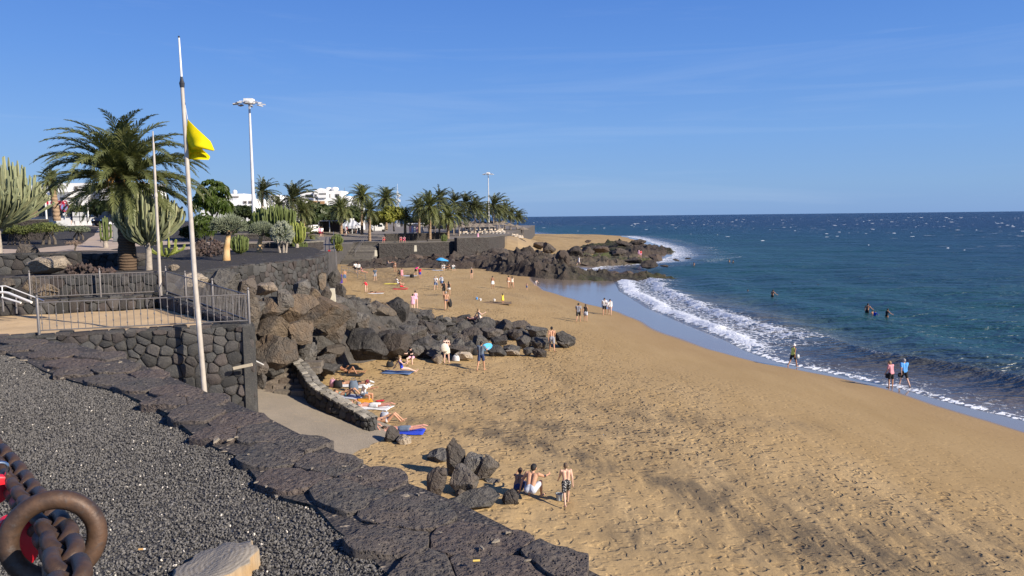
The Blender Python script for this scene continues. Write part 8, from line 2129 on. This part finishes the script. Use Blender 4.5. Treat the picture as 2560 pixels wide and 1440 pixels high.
at_person(1011, 607, 154.6, 'sitseat', 185, 1.76, 4, (S_, 'grey'), [('shirt', 'floral'), ('shorts', 'hotpink')], 'right one of a couple sitting on the platform seat', 'people on the promenade')
at_person(183, 562, 92, 'walk', 20, 1.76, 0, (S_, 'grey'), [('longshirt', 'black'), ('shorts', 'navy')], 'man in black walking past the hoarding near the shop', 'people on the promenade')
at_person(868, 585, 160, 'walk2', 60, 1.74, 1, (S_, 'dark'), [('shirt', 'maroon'), ('shorts', 'black')], 'person in dark red in front of the kiosk', 'people on the promenade')
at_person(864, 588, 158, 'stand', 150, 1.70, 0, (S_, 'grey'), [('shirt', 'white'), ('shorts', 'grey')], 'person in white shirt at the top of the steps', 'people on the promenade')
at_person(891, 582, 165, 'stand2', 100, 1.70, 0, (S_, 'brown'), [('longshirt', 'white'), ('shorts', 'black')], 'person in white under the striped kiosk roof', 'people on the promenade')
at_person(1195, 600, 172, 'stand', 0, 1.70, 1, (S_, 'dark'), [('dress', 'pink')], 'person wrapped in bright pink at the end of the platform wall', 'people on the promenade', True)
# bathers
def sea_at(px, py, dep): p = atZ(px, py, 0.05); p.z = -dep; return p
for px, py, dep, fa, H, sk, cl, lab, fem in [(1931, 743, 0.72, -60, 1.76, 2, [('shorts', 'black')], 'tanned man standing waist-deep', False), (2168, 781, 0.75, -50, 1.80, 2, [('shorts', 'black')], 'tall man standing waist-deep beside two children', False),
 (2182, 784, 0.72, 30, 1.15, 2, [('shorts', 'navy')], 'dark-haired child in the sea close to the tall man', False), (2187, 787, 0.68, -60, 1.15, 1, [('longshirt', 'blue')], 'child in blue swim shirt in the sea', False), (2217, 789, 0.85, -70, 1.66, 2, [('swimsuit', 'black')], 'person in the sea right of the tall man, arms held out', True),
 (1869, 728, 1.38, 180, 1.70, 0, [('swimsuit', 'red')], 'fair bather with only head and shoulders above water', True), (1979, 707, 1.52, -80, 1.72, 2, [('shorts', 'black')], 'dark head of a far swimmer', False), (2043, 713, 1.48, -80, 1.72, 1, [('shorts', 'navy')], 'swimmer right of the dark head', False),
 (1736, 665, 0.85, 90, 1.72, 2, [('shorts', 'black')], 'bather standing off the reef tip, alone', False), (1824, 656, 0.95, 90, 1.72, 1, [('shorts', 'navy')], 'left one of two bathers far off the reef', False), (1834, 657, 1.0, 80, 1.68, 2, [('swimsuit', 'black')], 'right one of two bathers far off the reef', True)]:
    person(sea_at(px, py, dep), 'wade', fa, H, sk, (S_, 'dark' if sk == 2 else 'brown'), cl, lab, G_sea, fem)

# ================================================================== towels, bags, umbrella and beach things
def towel(px, py, w, l, rz, color, label, z=0.012):
    p = on_beach(px, py); nx, ny = 9, 14; vs = []; rn = random.Random(int(px * 7 + py))
    for j in range(ny):
        for i in range(nx):
            x, y = (i / (nx - 1) - 0.5) * w, (j / (ny - 1) - 0.5) * l
            c, s = math.cos(rz), math.sin(rz); gx_, gy_ = p.x + x * c - y * s, p.y + x * s + y * c
            vs.append((x, y, 0.02 + 0.012 * math.sin(7 * x + 5 * y + px) + rn.uniform(0, 0.012)))
    q_ = [(j * nx + i, j * nx + i + 1, (j + 1) * nx + i + 1, (j + 1) * nx + i) for j in range(ny - 1) for i in range(nx - 1)]
    o = obj('towel', mesh_new('towel', vs, q_, cloth(color), True), None, p + Vector((0, 0, z)), (0, 0, rz)); o.modifiers.new('thick', 'SOLIDIFY').thickness = 0.012
    return tag(o, label, 'towel', 'towels on the sand')
towel(930, 1019, 0.9, 1.9, 1.3, 'white', 'white towel under the man in white shorts'); towel(866, 992, 0.9, 1.8, 1.3, 'pale', 'pale towel under the woman in teal'); towel(885, 965, 0.9, 1.9, 1.25, 'white', 'white towel under the man in black shorts')
towel(993, 932, 0.9, 1.8, 1.35, 'denim', 'blue towel under the woman in the blue swimsuit'); towel(912, 1003, 0.7, 0.9, 0.3, 'orange', 'orange towel at the seated person\'s feet'); towel(1004, 1080, 0.9, 1.9, 1.5, 'blue', 'dark blue towel under the man in grey-blue shorts')
towel(938, 734, 0.9, 1.9, 1.5, 'white', 'white towel under the dark-haired sunbather'); towel(1000, 723, 1.0, 1.9, 1.5, 'red', 'red towel under the reclining sunbather'); towel(975, 668, 1.6, 2.6, 1.5, 'white', 'white towels under the outcrop'); towel(1022, 690, 1.6, 2.4, 1.2, 'pale', 'pale towel in front of the person in hot pink'); towel(976, 710, 1.2, 1.8, 1.4, 'yellow', 'yellow patterned towel beside the far group'); towel(1092, 676, 1.4, 2.2, 1.4, 'pale', 'pale blue towel left of the blue umbrella')
towel(872, 937, 0.8, 1.7, 1.45, 'black', 'dark towel at the far end of the row')
def bag(px, py, w, h, color, label, strap=True, Y=None):
    p = on_beach(px, py); e = empty('beach_bag', p, rnd.uniform(-.5, .5), label, 'bag', 'bags on the sand')
    m = MB(); N = 14; vs = []
    for k, z in ((0.75, 0.0), (1.0, 0.12), (0.96, 0.6), (0.72, 0.95), (0.5, 1.0)):
        for j in range(N):
            a = 2 * math.pi * j / N; vs.append((w / 2 * k * math.cos(a), w * 0.3 * k * math.sin(a), h * z + (0.02 * math.sin(3 * a) if z > 0.5 else 0)))
    m.add(vs, [(i * N + j, i * N + (j + 1) % N, (i + 1) * N + (j + 1) % N, (i + 1) * N + j) for i in range(4) for j in range(N)] + [tuple(range(N - 1, -1, -1)), tuple(4 * N + j for j in range(N))])
    m.build('sack', cloth(color), e, True)
    if strap: MB().tube([(-w * 0.25, 0, h * 0.95), (-w * 0.12, 0, h * 1.25), (w * 0.12, 0, h * 1.25), (w * 0.25, 0, h * 0.95)], 0.012, 6).build('strap', cloth(color), e, True)
    return e
bag(962, 1050, 0.45, 0.35, 'pale', 'patterned bag at the end of the ramp wall'); bag(845, 970, 0.5, 0.4, 'black', 'black and white bag behind the wall'); bag(975, 917, 0.45, 0.32, 'black', 'black bag left of the woman in the blue swimsuit'); bag(884, 978, 0.5, 0.55, 'slate', 'slate vest and bag piled beside the seated person'); bag(1186, 888, 0.5, 0.45, 'black', 'black bag lying by the rocks next to the man with the board'); bag(1030, 694, 0.7, 0.5, 'black', 'black bag behind the person in hot pink'); bag(1140, 903, 0.5, 0.35, 'white', 'white towel bundle by the woman with the dark bun'); bag(832, 968, 0.4, 0.4, 'pink', 'pink cap and bag at the left end of the row')
# things in hands
b = B(1203, 926)
o = MB().lathe([(0.02, -0.02), (0.2, -0.022), (0.21, 0.0), (0.2, 0.022), (0.02, 0.02)], (0, 0, 0), 20).build('body_board', plain('board_blue', (0.06, 0.40, 0.72), 0.4), None, True); o.scale = (1.0, 2.1, 1.0); o.location = b + Vector((0.36, 0.28, 1.38)); o.rotation_euler = (0.3, 1.0, -0.5); tag(o, 'bright blue body board under the man\'s arm', 'board')
b = B(1116, 776); o = MB().lathe([(0.05, 0), (0.16, 0.08), (0.19, 0.35), (0.12, 0.62), (0.03, 0.78)], (0, 0, 0), 12).build('carried_bag', cloth('black'), None, True); o.location = b + Vector((0.34, 0.05, 0.28)); tag(o, 'black bag hanging from the hand of the man in navy briefs', 'bag')
b = B(1117, 907); o = MB().lathe([(0.05, 0), (0.26, 0.06), (0.30, 0.25), (0.22, 0.45), (0.06, 0.55)], (0, 0, 0), 14).build('shoulder_bag', cloth('cream'), None, True); o.location = b + Vector((-0.12, -0.22, 0.72)); o.scale = (1, 0.6, 1); tag(o, 'cream shoulder bag on the back of the woman with the bun', 'bag')
for px, py, dx, lab in ((2260, 966, -0.30, 'dark sandals held by the man in bright blue'), (2227, 969, -0.26, 'dark handbag of the woman with the phone'), (1982, 917, 0.34, 'white thing held by the wader in lime')):
    b = B(px, py); e = empty('held_thing', b + Vector((dx, 0.05, 0.72)), 0, lab, 'bag' if 'hand' in lab else 'sandals' if 'sandals' in lab else 'bundle')
    for k in (0, 1): MB().lathe([(0.02, -0.14), (0.06, -0.1), (0.07, 0.0), (0.055, 0.1), (0.02, 0.14)], (0.05 * k, 0, 0), 8).build('piece', cloth('black' if 'dark' in lab else 'white'), e, True)
b = B(2227, 969); o = MB().box((0, 0, 0), (0.08, 0.012, 0.16)).build('phone', plain('phone_black', (0.01, 0.01, 0.012), 0.2), None); o.location = b + Vector((-0.05, 0.36, 1.28)); o.rotation_euler = (-0.5, 0, 0.4); tag(o, 'black phone in the raised hand of the blond woman', 'phone')
# bucket by the boy
p = B(1398, 1250); e = empty('toy_bucket', p, 0.3, 'see-through toy bucket with dark lid beside the boy', 'bucket'); M_BUCK = plain('bucket_plastic', (0.45, 0.50, 0.52), 0.25, (0.3, 0.33, 0.36), 20)
MB().lathe([(0.085, 0), (0.115, 0.2), (0.122, 0.21), (0.11, 0.215), (0.08, 0.02)], (0, 0, 0), 16).build('pail', M_BUCK, e, True); MB().tube([(0.115 * math.cos(R(a)), 0, 0.2 + 0.12 * math.sin(R(a))) for a in range(0, 181, 20)], 0.006, 6).build('handle', M_STEEL, e); MB().lathe([(0.02, 0.19), (0.105, 0.19), (0.02, 0.2)], (0, 0, 0), 14).build('contents', M_STEEL, e)
# blue umbrella
p = B(1104, 676); e = empty('beach_umbrella', p, 0.2, 'sky-blue beach umbrella tilted in front of the far outcrop', 'umbrella'); M_UMB = plain('umbrella_blue', (0.07, 0.36, 0.66), 0.7, (0.05, 0.30, 0.60), 5)
MB().tube([(0, 0, -0.2), (0.12, 0, 2.0)], 0.025, 8).build('pole', M_WHITE, e)
N = 8
for k in range(N):
    m = MB(); a0, a1 = 2 * math.pi * k / N, 2 * math.pi * (k + 1) / N; ap = (0.14, 0, 2.12); vs = [ap]
    for r_, z in ((0.45, 2.02), (0.85, 1.85), (1.1, 1.66)):
        for a in (a0, (a0 + a1) / 2, a1): vs.append((0.14 + r_ * math.cos(a) * (0.985 if a == (a0 + a1) / 2 else 1), r_ * math.sin(a), z - 0.12 * math.cos(a)))
    m.add(vs, [(0, 1, 2), (0, 2, 3), (1, 4, 5, 2), (2, 5, 6, 3), (4, 7, 8, 5), (5, 8, 9, 6)]); m.build('canopy_panel', M_UMB, e)
# diggings in the sand with toys
p = B(1225, 757); vs = []; gx_, gy_ = np.meshgrid(np.linspace(-1, 1, 40), np.linspace(-1, 1, 30)); hz2 = np.clip(1 - gx_ ** 2 - gy_ ** 2, 0, 1) * (0.10 + 0.16 * fbm(gx_ * 3.2, gy_ * 3.2, None, 77, 3)) - 0.03
idx = np.arange(gx_.size).reshape(gx_.shape); q = np.stack([idx[:-1, :-1], idx[:-1, 1:], idx[1:, 1:], idx[1:, :-1]], -1).reshape(-1, 4)
o = obj('sand_diggings', mesh_new('sand_diggings', np.stack([gx_.ravel() * 2.2, gy_.ravel() * 1.2, hz2.ravel()], 1), q, plain('damp_dug_sand', (0.20, 0.13, 0.065), 0.95, (0.15, 0.095, 0.05), 4, bump=0.6, bscale=14), True), None, p); structure(o)
for px, py, c, lab in ((1192, 749, 'sky', 'small blue toy at the left of the diggings'), (1201, 752, 'white', 'small white toy at the left of the diggings'), (1236, 753, 'white', 'small white toy near the girl in yellow')):
    b = B(px, py); e = empty('sand_toy', b, 0, lab, 'toy', 'toys at the diggings'); MB().lathe([(0.09, 0), (0.13, 0.22), (0.11, 0.2), (0.08, 0.03)], (0, 0, 0), 10).build('pail', cloth(c), e, True); MB().tube([(-0.12, 0, 0.2), (0, 0, 0.3), (0.12, 0, 0.2)], 0.012, 5).build('handle', cloth(c), e)
b = B(853, 708); o = MB().box((0, 0, 0.55), (0.42, 0.06, 1.2), 0, 0.7).build('standing_board', cloth('purple'), None); o.location = b; tag(o, 'purple body board standing upright behind the rocks', 'board')
for px, py, lab in ((946, 1003, 'left red flip-flops lying on the sand by the wall'),):
    b = B(px, py); e = empty('flip_flops', b, 0.4, 'pair of red flip-flops on the sand by the wall', 'flip-flops')
    for k in (0, 1): MB().lathe([(0.05, 0.01), (0.13, 0.012), (0.13, 0.03), (0.03, 0.035)], (0.16 * k, 0, 0), 10).build('sandal', cloth('red'), e, True)

bpy.data.scenes.remove(TMP)
